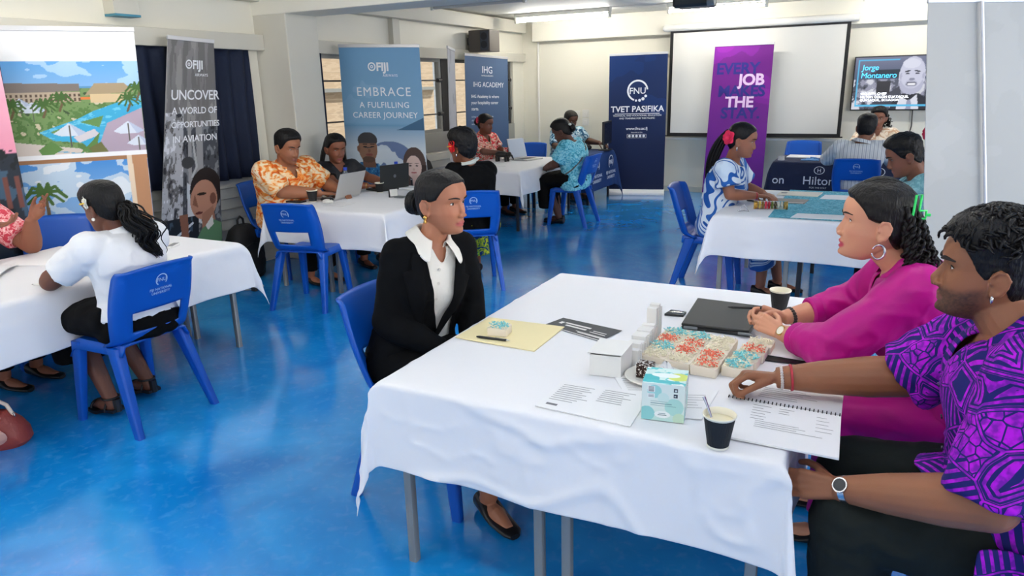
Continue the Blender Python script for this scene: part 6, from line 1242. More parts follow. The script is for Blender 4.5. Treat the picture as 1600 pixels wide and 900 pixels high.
# plate with coconut cake and crumpled wrap
pl_ = thing('plate', 'white plate behind the tissue box', 'plate', (-.575, 2.085, ZT)); obj('dish', MB().lathe([(.0, .004), (.055, .004), (.062, .006), (.094, .015), (.097, .014), (.064, .002), (.05, 0), (0, 0)], (-.568, 2.085, ZT), 40, False, False), mat('white plate', (236, 232, 222), .35), pl_)
lk = thing('coconut_cake', 'dark coconut-coated cake square on the white plate', 'cake', (-.60, 2.09, ZT+.008)); b = MB(); b.loft([rrect(-.600, 2.085, ZT+.008+z, .026, .024, 4, .25) for z in (0, .02, .042)]); obj('cake_base', b, pattern('coconut chocolate', [(0, (50, 34, 30)), (.52, (92, 70, 62)), (.6, (226, 222, 214))], 160, 'noise', detail=2), lk)
b = MB()
for i in range(46): b.ell((-.600+rg.uniform(-.027, .027), 2.085+rg.uniform(-.026, .026), ZT+.050+rg.uniform(-.002, .003)), (.004, .0015, .0012), Matrix.Rotation(rg.uniform(0, 3), 3, 'Z'), 6, 4)
obj('coconut_flakes', b, CARD, lk)
wr = MB(); G = []
for i in range(19):
    a = 2*math.pi*i/18; G.append([(-.540+math.cos(a)*r_*(1+.25*math.sin(3*a+r_*90)), 2.105+math.sin(a)*r_*.8*(1+.2*math.cos(4*a)), ZT+.012+.040*math.exp(-(r_/.03)**2)+.008*math.sin(5*a+r_*200)) for r_ in np.linspace(.001, .046, 9)])
wr.grid(G); tag(obj('tissue', wr, mat('tissue white', (238, 238, 240), .7), solid=.001), 'crumpled white tissue lying on the plate', 'tissue')
# tissue box
tb = thing('tissue_box', 'teal and white tissue box with printed circles and barcode', 'tissue box', (-.475, 1.87, ZT)); BW, BD, BH = .118, .118, .112
c_, s_ = math.cos(.155), math.sin(.155); TBO = np.array([-.525, 1.795]); ex_ = np.array([c_, s_]); ey_ = np.array([-s_, c_])
tp = lambda x, y, z: (*(TBO+ex_*x+ey_*y), ZT+z)
def box_face(pt):
    pt.rect(0, 0, BW, BH, (222, 234, 230)); pt.vgrad(.0, .04, (190, 226, 220), (222, 234, 230))
    for u, v, r, c in ((.015, .02, .022, (140, 206, 208)), (.09, .045, .026, (172, 220, 214)), (.035, .088, .02, (156, 214, 212)), (.105, .01, .018, (196, 224, 200)), (.06, .07, .016, (206, 230, 226))): pt.ell(u, v, r, r, c)
    pt.ell(.058, .020, .022, .011, (238, 244, 244)); pt.rect(.016, .086, .036, .104, (246, 246, 246)); pt.rect(.016, .068, .036, .082, (240, 242, 242))
    for i in range(7): pt.rect(.018, .0875+i*.0023, .034, .0887+i*.0023, (40, 44, 50))
    for i in range(4): pt.rect(.018, .070+i*.0026, .034, .0711+i*.0026, (90, 96, 100))
    pt.rect(.088, .090, .099, .101, (28, 44, 60)); pt.rect(.088, .074, .099, .085, (28, 44, 60)); pt.rect(.091, .093, .096, .098, (210, 224, 226)); pt.rect(.090, .077, .094, .080, (210, 224, 226))
    for i in range(3): pt.rect(.025, .046+i*.006, .025+.07-.012*i, .0475+i*.006, (110, 150, 156))
    pt.rect(.046, .017, .070, .0195, (70, 100, 110)); pt.rect(.048, .022, .067, .0235, (120, 150, 158))
def box_top(pt):
    pt.rect(0, 0, BW, BD, (206, 232, 230)); n = pt.noise(26, 3); pt.put(n > .05, (92, 200, 204)); pt.put(n > .32, (226, 240, 238)); pt.ell(BW*.8, BD*.5, .03, .028, (206, 222, 110)); pt.ell(BW*.12, BD*.3, .03, .03, (56, 184, 192)); pt.ell(BW*.5, BD*.15, .05, .012, (70, 190, 196)); pt.ell(BW*.5, BD*.55, .040, .016, (232, 242, 242))
FACEM = mat('printed card', (255, 255, 255), .45, vcol=True)
for nm, fn, plc, w_, h_ in (('printed_face', box_face, lambda u, v, h=0: tp(u, 0, v), BW, BH), ('printed_side', box_face, lambda u, v, h=0: tp(BW, u, v), BD, BH), ('printed_side', box_face, lambda u, v, h=0: tp(0, BD-u, v), BD, BH), ('printed_face', box_face, lambda u, v, h=0: tp(BW-u, BD, v), BW, BH), ('printed_top', box_top, lambda u, v, h=0: tp(u, v, BH), BW, BD)):
    pt = Paint(w_, h_, .0011); fn(pt); sh, cc_ = pt.sheet(plc); obj(nm, sh, FACEM, tb, cols=cc_, recalc=False, smooth=False)
quad_sheet('paper', 'stapled white printout with lines of text at the near table edge', 'paper', [(-.835, 1.745), (-.832, 1.950), (-.545, 1.965), (-.537, 1.732)], ZT, PAPER, .003, text_rows(rg, .06, .45, .30, .85, 9, .018)+text_rows(rg, .52, .92, .50, .88, 7, .018)+[(.08, .2, .14, .06)])
quad_sheet('paper', 'white printed sheet partly under the plate', 'paper', [(-.62, 1.935), (-.70, 2.06), (-.52, 2.14), (-.46, 2.0)], ZT+.0002, PAPER, .0008, text_rows(rg, .1, .8, .2, .8, 7, .02))
quad_sheet('paper', 'white sheet lying to the cup side of the tissue box', 'paper', [(-.46, 1.835), (-.50, 2.02), (-.365, 2.078), (-.368, 1.858)], ZT, PAPER, .0012, text_rows(rg, .25, .85, .35, .8, 6, .014))
fl, at_ = quad_sheet('flyer', 'dark grey printed leaflet in the middle of the front table', 'flyer', [(-1.119, 2.434), (-1.084, 2.546), (-.814, 2.490), (-.849, 2.343)], ZT, mat('flyer dark', (62, 64, 68), .55), .001)
lm = MB(); 
for u0, u1, v, w_ in ((.18, .62, .62, .10), (.24, .60, .44, .10), (.10, .16, .55, .2), (.55, .95, .16, .06), (.70, .92, .50, .04), (.68, .94, .38, .04), (.0, 1, .02, .04), (.5, 1, .22, .03)): lm.grid([[at_(u, v+d*w_, .0018) for d in (-.5, .5)] for u in np.linspace(u0, u1, 5)])
obj('printed_text', lm, CARD, fl, smooth=False, recalc=False)
# coffee cups
CUPB = mat('black ripple cup', (26, 28, 30), .75, bump=(260, .3, (1, 1, .05))); RIM = mat('cup rim cream', (240, 234, 214), .5); COFFEE = mat('milky coffee', (226, 216, 184), .3); CUPI = RIM
def cup(x, y, z, label, sc=1.0, fill=True):
    t = thing('coffee_cup', label, 'cup', (x, y, z)); L = lambda pr: [(r_*sc, h*sc) for r_, h in pr]
    obj('cup_body', MB().lathe(L([(.0, .002), (.0265, .002), (.028, .006), (.0405, .086)]), (x, y, z), 32, False, False), CUPB, t); obj('cup_foot', MB().lathe(L([(.0265, 0), (.0285, 0), (.0285, .006), (.0265, .006)]), (x, y, z), 32, True, False), RIM, t)
    obj('cup_rim', MB().lathe(L([(.0402, .084), (.0425, .087), (.0435, .090), (.0418, .092), (.0398, .089), (.036, .060), (.0345, .050)]), (x, y, z), 32, False, False), RIM, t)
    if fill: obj('coffee', MB().lathe(L([(.0, .074), (.0376, .074)]), (x, y, z), 28, False, False), COFFEE, t)
    return t
cup(-.297, 1.725, ZT, 'black paper cup of milky coffee with spoon at the near table edge', 1.0)
sp_ = thing('spoon', 'metal teaspoon standing in the near coffee cup', 'spoon', (-.33, 1.74, ZT+.08)); obj('handle', MB().tube([(-.318, 1.730, ZT+.075), (-.334, 1.740, ZT+.105), (-.344, 1.746, ZT+.122)], [.004, .0045, .006], 8, flat=.4), SILV, sp_); obj('bowl', MB().ell((-.300, 1.722, ZT+.050), (.012, .008, .02)), SILV, sp_)
cup(-.302, 2.98, ZT, 'black paper coffee cup behind the hands of the woman in magenta', 1.0)
# closed laptop, phone, papers under the arm
lp = thing('laptop', 'closed black laptop under the hands of the woman in magenta', 'laptop', (-.49, 2.77, ZT))
def slab(pts, z0, z1, r=.0): mb = MB(); p = [np.array(q, float) for q in pts]; c = sum(p)/4; R_ = []; 
def slab_mb(pts, z0, z1, k=.985):
    p = np.array(pts, float); c = p.mean(0); mb = MB(); mb.loft([[(*(c+(q-c)*s_), z) for q in p] for z, s_ in ((z0, k), (z0+(z1-z0)*.3, 1), (z0+(z1-z0)*.8, 1), (z1, k))]); return mb
LPQ = [(-.612, 2.600), (-.632, 2.960), (-.352, 2.945), (-.362, 2.610)]; LBL = mat('laptop black', (40, 42, 42), .5)
obj('base', slab_mb(LPQ, ZT, ZT+.013), mat('black plastic', (14, 14, 16), .35), lp, sharp=30); obj('lid', slab_mb(LPQ, ZT+.014, ZT+.024), LBL, lp, sharp=30)
for x, y in ((-.60, 2.592), (-.40, 2.600)): obj('hinge', MB().tube([(x, y, ZT+.012), (x+.05, y+.001, ZT+.012)], .006, 10), GREYL, lp)
ph = thing('phone', 'phone in a dark case beside the closed laptop', 'phone', (-.675, 2.77, ZT)); obj('casing', slab_mb([(-.715, 2.735), (-.705, 2.80), (-.640, 2.795), (-.640, 2.745)], ZT, ZT+.009), BLK, ph); obj('display', slab_mb([(-.708, 2.742), (-.700, 2.794), (-.648, 2.789), (-.648, 2.751)], ZT+.009, ZT+.0096), mat('phone glass', (70, 74, 80), .1), ph)
quad_sheet('folder', 'black folder under the magenta sleeve, below a white sheet', 'folder', [(-.300, 2.385), (-.335, 2.610), (-.150, 2.640), (-.125, 2.395)], ZT, BLK, .004)
quad_sheet('paper', 'white sheet lying over the black folder beside the cakes', 'paper', [(-.275, 2.43), (-.350, 2.650), (-.150, 2.69), (-.118, 2.42)], ZT+.006, PAPER, .001, bend=.006)
pn = thing('pen', 'black pen held by the woman in magenta', 'pen', (-.40, 2.66, .80)); obj('barrel', MB().tube([(-.455, 2.675, .790), (-.440, 2.673, .792), (-.330, 2.655, .806)], [.0015, .0048, .0048], 10), BLK, pn); obj('clip', MB().box((-.345, 2.657, .811), (.035, .003, .002)), BLK, pn, smooth=False)
# spiral book, two open pages on the table and over its edge
bk = thing('spiral_notebook', 'open spiral-bound printed book under the arm of the purple-shirted man', 'book', (-.16, 1.97, ZT))
pa = [np.array(q) for q in ((-.318, 1.775), (-.330, 2.030), (-.018, 2.028), (-.010, 1.772))]; pb_ = [np.array(q) for q in ((-.330, 2.036), (-.300, 2.215), (-.02, 2.215), (-.018, 2.034))]
for nm, p in (('page_block', pa), ('page_block', pb_)): obj(nm, slab_mb(p, ZT+.0005, ZT+.006, .998), PAPER, bk, sharp=30)
lm = MB()
def bl(p, u, v): return (*((p[0]*(1-u)+p[3]*u)*(1-v)+(p[1]*(1-u)+p[2]*u)*v), ZT+.0068)
for p, rows in ((pa, text_rows(rg, .25, .42, .55, .90, 6, .012)), (pa, text_rows(rg, .48, .62, .78, .90, 3, .012)), (pa, text_rows(rg, .30, .92, .36, .50, 4, .010)), (pa, text_rows(rg, .80, .95, .5, .85, 5, .010)), (pb_, text_rows(rg, .25, .85, .2, .6, 6, .016))):
    lm = MB()
    for u0, u1, v, w_ in rows: lm.grid([[bl(p, u, v+d*w_) for d in (-.5, .5)] for u in (u0, u1)])
    obj('printed_text', lm, mat('grey ink', (120, 120, 126), .7), bk, smooth=False, recalc=False)
for i in range(28):
    q = i/27; c = np.array((-.326+.304*q, 2.033-.002*q, ZT+.004)); obj('spiral_ring', MB().tube([c+np.array((0, .007*math.cos(a), .0065*math.sin(a))) for a in np.linspace(0, 6.283, 11)], .0017, 6), BLK, bk)
# ------------------------------------------------------------------ other tables
def bottle(x, y, z, label, cap=(30, 70, 190), h=.20):
    t = thing('water_bottle', label, 'bottle', (x, y, z)); k = h/.20
    obj('bottle_body', MB().lathe([(.0, 0), (.028*k, 0), (.031*k, .004), (.031*k, .05*k), (.028*k, .06*k), (.031*k, .07*k), (.031*k, .13*k), (.024*k, .155*k), (.013*k, .175*k), (.013*k, .185*k)], (x, y, z), 24, True, True), mat('bottle plastic', (.82, .9, .94), .08, trans=.85), t); obj('bottle_label', MB().lathe([(.0315*k, .075*k), (.0315*k, .120*k)], (x, y, z), 24, False, False), mat('bottle label', (206, 222, 236), .5), t); obj('bottle_cap', MB().lathe([(.0, .205*k), (.0145*k, .205*k), (.0145*k, .183*k), (0, .183*k)], (x, y, z), 20, False, False), mat('bottle cap %d' % cap[2], cap, .4), t); return t
def open_laptop(loc, rz, label, shell, screen, w_=.31, d_=.21, tilt=12, logo=False):
    t = thing('laptop', label, 'laptop', loc, None, rz); KEY = mat('laptop keys', (36, 37, 40), .5)
    b = MB(); b.box((0, -d_/2, .008), (w_, d_, .015)); obj('base', b, shell, t, world=False, smooth=False, bevel=.004); obj('keyboard', MB().box((0, -d_*.42, .0160), (w_*.88, d_*.48, .0012)), KEY, t, world=False, smooth=False); obj('touchpad', MB().box((0, -d_*.83, .0160), (w_*.32, d_*.24, .0012)), screen, t, world=False, smooth=False)
    a = math.radians(tilt); R_ = Matrix.Rotation(-a, 3, 'X'); li = obj('lid', MB().box((0, 0, .0), (w_, .007, d_), M=np.eye(3)).__class__().merge(MB().box((0, 0, d_/2), (w_, .007, d_)), np.array(R_), (0, .006, .016)), shell, t, world=False, smooth=False, bevel=.003)
    obj('display', MB().merge(MB().box((0, -.0042, d_/2), (w_*.94, .0012, d_*.90)), np.array(R_), (0, .006, .016)), mat('laptop display', (150, 160, 172), .2, emit=.25), li, world=False, smooth=False)
    if logo: obj('logo', MB().merge(MB().tube([(0, .0036, d_*.52), (0, .0048, d_*.52)], .016, 20), np.array(R_), (0, .006, .016)), GREYL, li, world=False)
    return t
SILVL = mat('laptop silver', (190, 190, 188), .4, metal=.3)
open_laptop((-4.17, 4.92, ZT), math.radians(-92), 'open silver laptop in front of the man in the orange shirt', SILVL, SILVL, .33, .23, 22)
open_laptop((-4.06, 5.47, ZT), math.radians(-108), 'open black laptop in front of the long-haired woman', LBL, LBL, .33, .23, 6, True)
cup(-4.32, 4.645, ZT, 'black coffee cup with pale lid beside the silver laptop', 1.12); cup(-4.10, 5.30, ZT, 'black coffee cup with cream rim in front of the black laptop', 1.0)
bottle(-4.32, 5.10, ZT, 'clear water bottle with blue cap between the silver laptop and the woman in black', h=.24); bottle(-4.16, 5.66, ZT, 'clear water bottle with blue cap behind the black laptop', h=.24)
mo = thing('computer_mouse', 'white computer mouse on the laptop table', 'mouse', (-4.15, 4.64, ZT)); obj('shell', MB().ell((-4.15, 4.64, ZT+.012), (.055, .034, .020)), WHITEP, mo); obj('scroll_wheel', MB().ell((-4.12, 4.64, ZT+.028), (.008, .004, .006)), BLK, mo)
pc_ = thing('pouch', 'soft black pouch beside the white computer mouse', 'pouch', (-4.27, 4.74, ZT)); obj('fabric_body', MB().ell((-4.21, 4.70, ZT+.018), (.07, .035, .020)), BLK, pc_); obj('zip', MB().tube([(-4.26, 4.69, ZT+.036), (-4.16, 4.71, ZT+.036)], .003, 6), SILV, pc_)
ph = thing('phone', 'phone lying face up in front of the man in the orange shirt', 'phone', (-4.45, 4.58, ZT)); obj('casing', slab_mb([(-4.53, 4.54), (-4.52, 4.62), (-4.37, 4.62), (-4.37, 4.54)], ZT, ZT+.012), BLK, ph); obj('display', slab_mb([(-4.525, 4.545), (-4.515, 4.615), (-4.375, 4.615), (-4.375, 4.545)], ZT+.012, ZT+.0126), mat('phone glass', (70, 74, 80), .1), ph)
quad_sheet('paper', 'folded white leaflet near the white computer mouse', 'paper', [(-4.10, 4.52), (-4.10, 4.70), (-3.92, 4.72), (-3.88, 4.52)], ZT, PAPER, .003, text_rows(rg, .1, .8, .3, .8, 3, .02))
ds = thing('desk_sign', 'small dark framed card stand beside the blazer woman\'s hair bun', 'stand', (-3.77, 5.10, ZT)); obj('frame', MB().add([(-3.82, 5.06, ZT), (-3.78, 5.13, ZT), (-3.795, 5.15, ZT+.075), (-3.835, 5.08, ZT+.075)], [(0, 1, 2, 3)]), BLK, ds, smooth=False, solid=.006); obj('card', MB().add([(-3.80, 5.055, ZT+.01), (-3.765, 5.12, ZT+.01), (-3.785, 5.14, ZT+.068), (-3.82, 5.075, ZT+.068)], [(0, 1, 2, 3)]), WHITEP, ds, smooth=False, solid=.002); obj('foot', MB().box((-3.73, 5.10, ZT+.006), (.10, .05, .012)), GREYL, ds, smooth=False, bevel=.003)
quad_sheet('notepad', 'pale notepad at the banner end of the laptop table', 'notepad', [(-4.05, 5.52), (-4.12, 5.69), (-3.85, 5.69), (-3.82, 5.54)], ZT, PAPER, .015)
# far table
el = thing('wooden_elephant', 'small carved black wooden elephant figure on the far table', 'figurine', (-4.27, 8.08, ZT)); EB = mat('carved dark wood', (26, 20, 18), .5)
b = MB(); b.tube([(-4.36, 8.06, ZT+.085), (-4.32, 8.07, ZT+.092), (-4.25, 8.09, ZT+.092), (-4.20, 8.10, ZT+.082)], [.026, .040, .040, .026], 14); b.ell((-4.185, 8.105, ZT+.092), (.032, .028, .032)); obj('body', remesh(b, .006, 3), EB, el, recalc=False, sharp=None)
for x, y in ((-4.34, 8.045), (-4.33, 8.09), (-4.225, 8.075), (-4.215, 8.125)): obj('leg', MB().tube([(x, y, ZT), (x, y, ZT+.07)], [.015, .017], 10), EB, el)
obj('trunk', MB().tube([(-4.16, 8.11, ZT+.085), (-4.143, 8.115, ZT+.055), (-4.135, 8.118, ZT+.025)], [.013, .010, .007], 10), EB, el); obj('tail', MB().tube([(-4.385, 8.055, ZT+.09), (-4.392, 8.053, ZT+.05)], [.004, .003], 6), EB, el)
for s in (-1, 1): obj('ear', MB().ell((-4.20, 8.10+s*.032, ZT+.092), (.020, .005, .026)), EB, el)
open_laptop((-4.20, 8.42, ZT), math.radians(78), 'open silver laptop facing the woman in the turquoise blouse', SILVL, SILVL, .34, .26, 14)
quad_sheet('paper', 'white papers in front of the woman in the floral shirt', 'paper', [(-4.46, 7.80), (-4.58, 8.05), (-4.36, 8.13), (-4.28, 7.88)], ZT, PAPER, .004, text_rows(rg, .1, .9, .2, .8, 6, .015)); quad_sheet('paper', 'stack of papers between wooden elephant and silver laptop', 'paper', [(-4.36, 8.27), (-4.46, 8.50), (-4.30, 8.56), (-4.20, 8.33)], ZT, PAPER, .016)
quad_sheet('paper', 'single sheet at the black-jacket end of the far table', 'paper', [(-4.20, 7.50), (-4.36, 7.72), (-4.12, 7.82), (-3.98, 7.60)], ZT, PAPER, .002)
gl_ = thing('cup', 'patterned drinking cup in the hands of the woman in the floral shirt', 'cup', (-4.33, 8.29, ZT+.06)); obj('cup_body', MB().lathe([(.0, 0), (.024, 0), (.033, .11), (.030, .11), (.022, .004)], (-4.33, 8.29, ZT+.05), 20, True, False), FLORAL, gl_)
# teal runner table
DTX = lambda x, y: (x, y)
RUN = pattern('teal tapa print', [(0, (30, 122, 150)), (.40, (64, 172, 196)), (.49, (140, 212, 226)), (.55, (60, 166, 192)), (.62, (34, 134, 164))], 26, 'noise', dist=1.2, detail=2, stretch=(1, 2.2, 1))
quad_sheet('table_runner', 'teal printed runner across the white cloth', 'runner', [(-.645, 5.165), (-.655, 6.56), (-.13, 6.56), (-.095, 5.165)], ZT-.0005, RUN, .002)
tb_ = thing('bead_tube', 'clear tube of coloured beads on the teal runner table', 'tube', (-.67, 5.50, ZT)); obj('clear_case', MB().tube([(-.785, 5.475, ZT+.031), (-.565, 5.52, ZT+.031)], .030, 20), mat('clear case', (1, 1, 1), .02, trans=1.0), tb_)
MATS['clear case'].node_tree.nodes['Principled BSDF'].inputs['IOR'].default_value = 1.06
BC = [(196, 150, 60), (226, 196, 96), (150, 110, 50), (214, 60, 84), (190, 40, 60), (110, 120, 50), (90, 70, 40), (222, 220, 206), (216, 214, 200), (206, 170, 90)]
for i in range(10):
    q = .06+.88*i/9; c = np.array((-.785, 5.475, ZT+.031))*(1-q)+np.array((-.565, 5.52, ZT+.031))*q; b = MB()
    for a in np.linspace(0, 6.28, 9)[:-1]: b.ell(c+np.array((-.2*math.cos(a)*.018, .98*math.cos(a)*.018, .018*math.sin(a))), (.0095,)*3, nu=8, nv=6)
    b.ell(c, (.012,)*3, nu=8, nv=6); obj('bead_ring', b, mat('bead %d' % i, BC[i], .35), tb_)
for x in ((-.785, 5.475), (-.565, 5.52)): obj('end_cap', MB().tube([(x[0]-.006, x[1]-.001, ZT+.031), (x[0]+.006, x[1]+.001, ZT+.031)], .0315, 20), mat('brass cap', (176, 140, 70), .35, metal=.6), tb_)
es = thing('wire_stand', 'small silver wire stand at the near edge of the runner table', 'stand', (-.835, 5.32, ZT)); obj('wire', MB().tube([(-.872, 5.31, ZT+.003), (-.838, 5.33, ZT+.055), (-.802, 5.33, ZT+.003), (-.84, 5.36, ZT+.003), (-.872, 5.31, ZT+.003)], .003, 8), SILV, es); obj('rest', MB().tube([(-.872, 5.31, ZT+.004), (-.875, 5.29, ZT+.012)], .003, 8), SILV, es)
mg, at_ = quad_sheet('magazine', 'grey printed magazine lying on the teal runner', 'magazine', [(-.735, 5.80), (-.715, 6.02), (-.455, 6.02), (-.470, 5.80)], ZT+.002, mat('magazine grey', (126, 124, 118), .5), .004)
obj('border_print', MB().grid([[at_(u, v, .0048) for v in (.04, .14)] for u in (.04, .96)]), CARD, mg, smooth=False, recalc=False)
quad_sheet('paper', 'white sheet hanging at the near edge of the teal runner', 'paper', [(-.500, 5.172), (-.475, 5.36), (-.11, 5.38), (-.12, 5.20)], ZT+.002, PAPER, .003); quad_sheet('paper', 'cream brochure at the far end of the teal runner', 'paper', [(-.72, 6.21), (-.71, 6.42), (-.385, 6.44), (-.41, 6.20)], ZT+.002, mat('cream brochure', (232, 224, 208), .6), .006, [(.05, .2, .5, .3)]); quad_sheet('paper', 'white sheet beside the cream brochure on the runner', 'paper', [(-.385, 6.10), (-.36, 6.33), (-.12, 6.35), (-.16, 6.11)], ZT+.002, PAPER, .002)
ph = thing('phone', 'dark phone on the white cloth by the hands of the woman in the blue dress', 'phone', (-.83, 5.87, ZT)); obj('casing', slab_mb([(-.90, 5.84), (-.89, 5.92), (-.77, 5.88), (-.78, 5.80)], ZT, ZT+.010), BLK, ph); obj('display', slab_mb([(-.893, 5.845), (-.885, 5.913), (-.777, 5.875), (-.785, 5.808)], ZT+.010, ZT+.0106), mat('phone glass', (70, 74, 80), .1), ph)
# hotel and university tables
quad_sheet('paper', 'long white sheet on the navy hotel table before the empty chair', 'paper', [(-1.02, 9.40), (-1.01, 9.76), (-.44, 9.72), (-.42, 9.42)], ZT, PAPER, .004); quad_sheet('paper', 'white sheet beside the man in the striped shirt', 'paper', [(-.42, 9.30), (-.42, 9.50), (-.30, 9.52), (-.28, 9.30)], ZT, PAPER, .006)
nm = thing('card_holder', 'small pale card holder at the corner of the navy hotel table', 'card holder', (-1.03, 9.04, ZT)); obj('card', MB().box((-1.03, 9.04, ZT+.028), (.07, .012, .05)), CARD, nm, smooth=False); obj('foot', MB().box((-1.03, 9.05, ZT+.004), (.08, .04, .008)), SILV, nm, smooth=False)
tg = thing('cloth_piece', 'crumpled pale blue cloth on the navy hotel table', 'cloth', (-.70, 9.15, ZT)); G = []
for i in range(17): G.append([(-.82+.20*i/16, 9.06+.14*j/8, ZT+.004+.03*math.sin(math.pi*i/16)*math.sin(math.pi*j/8)*(.7+.3*math.sin(i*1.7+j))) for j in range(9)])
obj('cloth', MB().grid(G), mat('pale blue cloth', (96, 150, 206), .8), tg, solid=.002); obj('fold', MB().tube([(-.72, 9.13, ZT+.03), (-.66, 9.14, ZT+.022), (-.60, 9.15, ZT+.006)], [.012, .012, .006], 8), MATS['pale blue cloth'], tg)
mn = thing('monitor', 'black computer monitor turned edgeways beside the navy university banner', 'monitor', (-3.53, 9.92, ZT)); Mz = np.array(Matrix.Rotation(math.radians(97), 3, 'Z'))
obj('casing', MB().merge(MB().box((0, 0, .25), (.50, .03, .32)), Mz, (-3.53, 9.92, ZT)), BLK, mn, smooth=False, bevel=.006); obj('display', MB().merge(MB().box((0, -.017, .25), (.47, .004, .28)), Mz, (-3.53, 9.92, ZT)), mat('dark glass', (24, 28, 34), .1), mn, smooth=False); obj('stand', MB().merge(MB().box((0, .03, .06), (.06, .03, .14)).box((0, .02, .006), (.22, .16, .012)), Mz, (-3.53, 9.92, ZT)), BLK, mn, smooth=False)
bottle(-3.86, 9.62, ZT, 'water bottle on the navy university table', (90, 60, 140), .19)
pu = thing('pouch', 'dark rounded pouch beside the water bottle by the university banner', 'pouch', (-3.80, 9.75, ZT)); obj('fabric_body', MB().ell((-3.80, 9.78, ZT+.045), (.09, .07, .046)), BLK, pu); obj('handle', MB().tube([(-3.86, 9.78, ZT+.08), (-3.80, 9.78, ZT+.12), (-3.74, 9.78, ZT+.08)], .006, 8), BLK, pu)
# white blouse woman's table
quad_sheet('magazine', 'open white brochure curling up before the man in pink', 'magazine', [(-4.42, 2.15), (-4.60, 2.62), (-4.32, 2.74), (-4.08, 2.30)], ZT, PAPER, .004, bend=.022); quad_sheet('magazine', 'open white brochure at the edge of the picture on the near cloth', 'magazine', [(-4.36, 1.75), (-4.54, 2.12), (-4.32, 2.22), (-4.06, 1.95)], ZT, PAPER, .004, bend=.018)
kd = thing('card_pack', 'small white and grey card pack beside the white blouse', 'card pack', (-3.92, 2.92, ZT)); obj('pack', slab_mb([(-3.93, 2.80), (-3.985, 2.91), (-3.905, 2.965), (-3.85, 2.86)], ZT, ZT+.012), CARD, kd); obj('label_strip', slab_mb([(-3.885, 2.85), (-3.935, 2.945), (-3.905, 2.963), (-3.855, 2.868)], ZT+.012, ZT+.0126), mat('pack grey', (140, 140, 142), .6), kd)
pw = thing('pen', 'white pen under the hand of the woman in the white blouse', 'pen', (-3.70, 2.02, ZT)); obj('barrel', MB().tube([(-3.76, 1.98, ZT+.006), (-3.64, 2.02, ZT+.006)], .005, 8), WHITEP, pw); obj('tip', MB().tube([(-3.76, 1.98, ZT+.006), (-3.772, 1.976, ZT+.006)], [.004, .001], 8), SILV, pw)
# ------------------------------------------------------------------ bags on the floor
hb = thing('handbag', 'red-brown leather handbag with pale handle on the blue floor', 'handbag', (-3.66, 1.60, 0)); LEA = mat('red brown leather', (140, 56, 50), .4, bump=(50, .4)); LEA2 = mat('pale pink leather', (196, 150, 140), .4, bump=(60, .3)); b = MB(); rings = []
Mh = np.array(Matrix.Rotation(math.radians(35), 3, 'Z'))
for z, a, d in ((.0, .15, .085), (.02, .165, .095), (.07, .16, .09), (.12, .135, .070), (.16, .10, .042), (.175, .085, .018)): rings.append([Mh @ np.array((a*math.copysign(abs(math.cos(t))**.7, math.cos(t)), d*math.copysign(abs(math.sin(t))**.7, math.sin(t)), z))+np.array((-3.70, 1.62, 0)) for t in np.linspace(0, 6.283, 36, endpoint=False)])
b.loft(rings); obj('bag_body', b, LEA, hb)
obj('side_panel', MB().merge(MB().ell((0, -.085, .07), (.11, .022, .055)), Mh, (-3.70, 1.62, 0)), LEA2, hb); hp2 = [Mh @ np.array((x, .0, z))+np.array((-3.70, 1.62, 0)) for x, z in ((-.10, .15), (-.09, .20), (-.04, .235), (.04, .235), (.09, .20), (.11, .145))]; obj('handle', MB().tube(hp2, .009, 10), mat('cream strap', (226, 206, 190), .5), hb)
for s in (-1, 1): c = Mh @ np.array((s*.108, 0, .145))+np.array((-3.70, 1.62, 0)); obj('ring', MB().tube([c+np.array((.014*math.cos(a), 0, .014*math.sin(a))) for a in np.linspace(0, 6.283, 14)], .0035, 8), SILV, hb)
obj('flap', MB().merge(MB().box((0, -.03, .15), (.15, .09, .012)), Mh, (-3.70, 1.62, 0)), LEA2, hb, bevel=.006)
bp_ = thing('backpack', 'black backpack standing on the floor below the grey aviation banner', 'backpack', (-5.02, 4.46, 0)); BPM = mat('black nylon', (13, 13, 15), .7, bump=(200, .2)); b = MB(); R_ = []
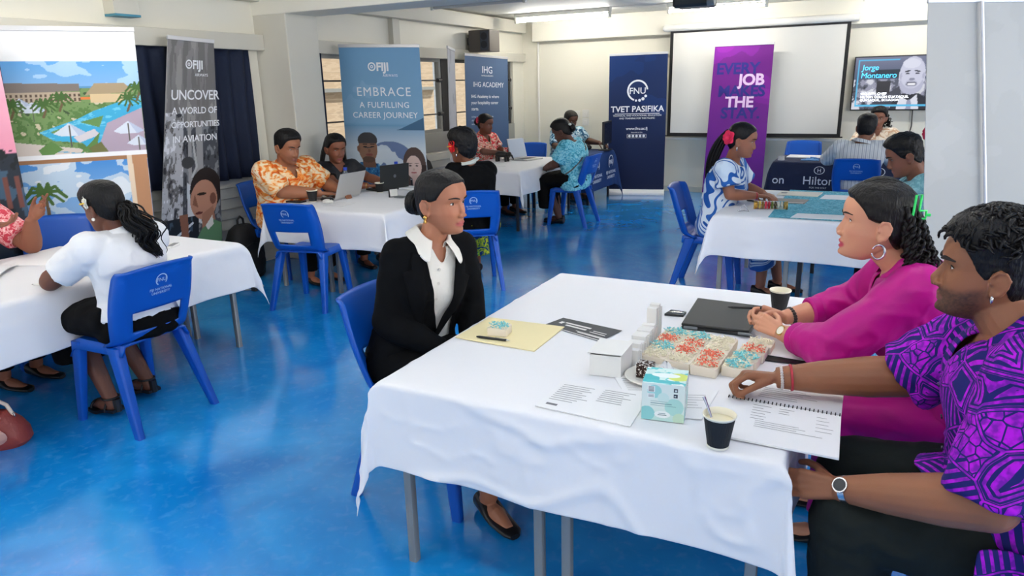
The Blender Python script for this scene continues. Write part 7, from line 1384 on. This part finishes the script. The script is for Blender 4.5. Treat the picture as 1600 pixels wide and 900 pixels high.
for z, a, d in ((0, .145, .09), (.03, .165, .11), (.20, .175, .12), (.36, .165, .11), (.45, .125, .085), (.49, .07, .05)): R_.append([(-5.02+d*math.copysign(abs(math.cos(t))**.7, math.cos(t)), 4.47+a*math.copysign(abs(math.sin(t))**.7, math.sin(t)), z) for t in np.linspace(0, 6.283, 32, endpoint=False)])
b.loft(R_); obj('bag_body', b, BPM, bp_); obj('handle', MB().tube([(-5.02, 4.42, .48), (-5.02, 4.425, .54), (-5.02, 4.455, .565), (-5.02, 4.485, .54), (-5.02, 4.49, .48)], .010, 10), BPM, bp_); b = MB(); b.ell((-4.91, 4.47, .15), (.035, .125, .12)); obj('front_pocket', b, BPM, bp_); obj('zip', MB().tube([(-4.905, 4.36, .30), (-4.90, 4.47, .335), (-4.905, 4.58, .30)], .004, 6), BLK, bp_)
chair(-5.02, 7.28, -90, 'empty blue plastic chair by the louvre windows holding a dark bag'); sb = thing('shoulder_bag', 'dark bag with handle on the blue chair by the louvre windows', 'bag', (-4.98, 7.36, .455)); R_ = []
for z, a, d in ((0, .12, .07), (.05, .135, .08), (.22, .125, .07), (.30, .10, .045), (.32, .08, .02)): R_.append([(-4.98+d*math.copysign(abs(math.cos(t))**.7, math.cos(t)), 7.36+a*math.copysign(abs(math.sin(t))**.7, math.sin(t)), .455+z) for t in np.linspace(0, 6.283, 28, endpoint=False)])
b = MB(); b.loft(R_); obj('bag_body', b, BPM, sb); obj('handle', MB().tube([(-4.98, 7.30, .76), (-4.98, 7.32, .83), (-4.98, 7.36, .85), (-4.98, 7.40, .83), (-4.98, 7.42, .76)], .009, 8), BPM, sb)
rb = thing('coiled_cable', 'pale coiled cable lying on the floor near the laptop table', 'cable', (-4.74, 4.12, 0)); P_ = [(-4.70+(.09+.012*math.sin(a*.7))*math.cos(a), 4.20+(.09+.012*math.sin(a*.7))*math.sin(a), .008+.003*a/3) for a in np.linspace(0, 17, 80)]; obj('cable', MB().tube(P_, .006, 6), mat('grey cable', (170, 170, 168), .5), rb); obj('plug', MB().box((-4.60, 4.14, .02), (.05, .03, .03)), BLK, rb, smooth=False, bevel=.004)
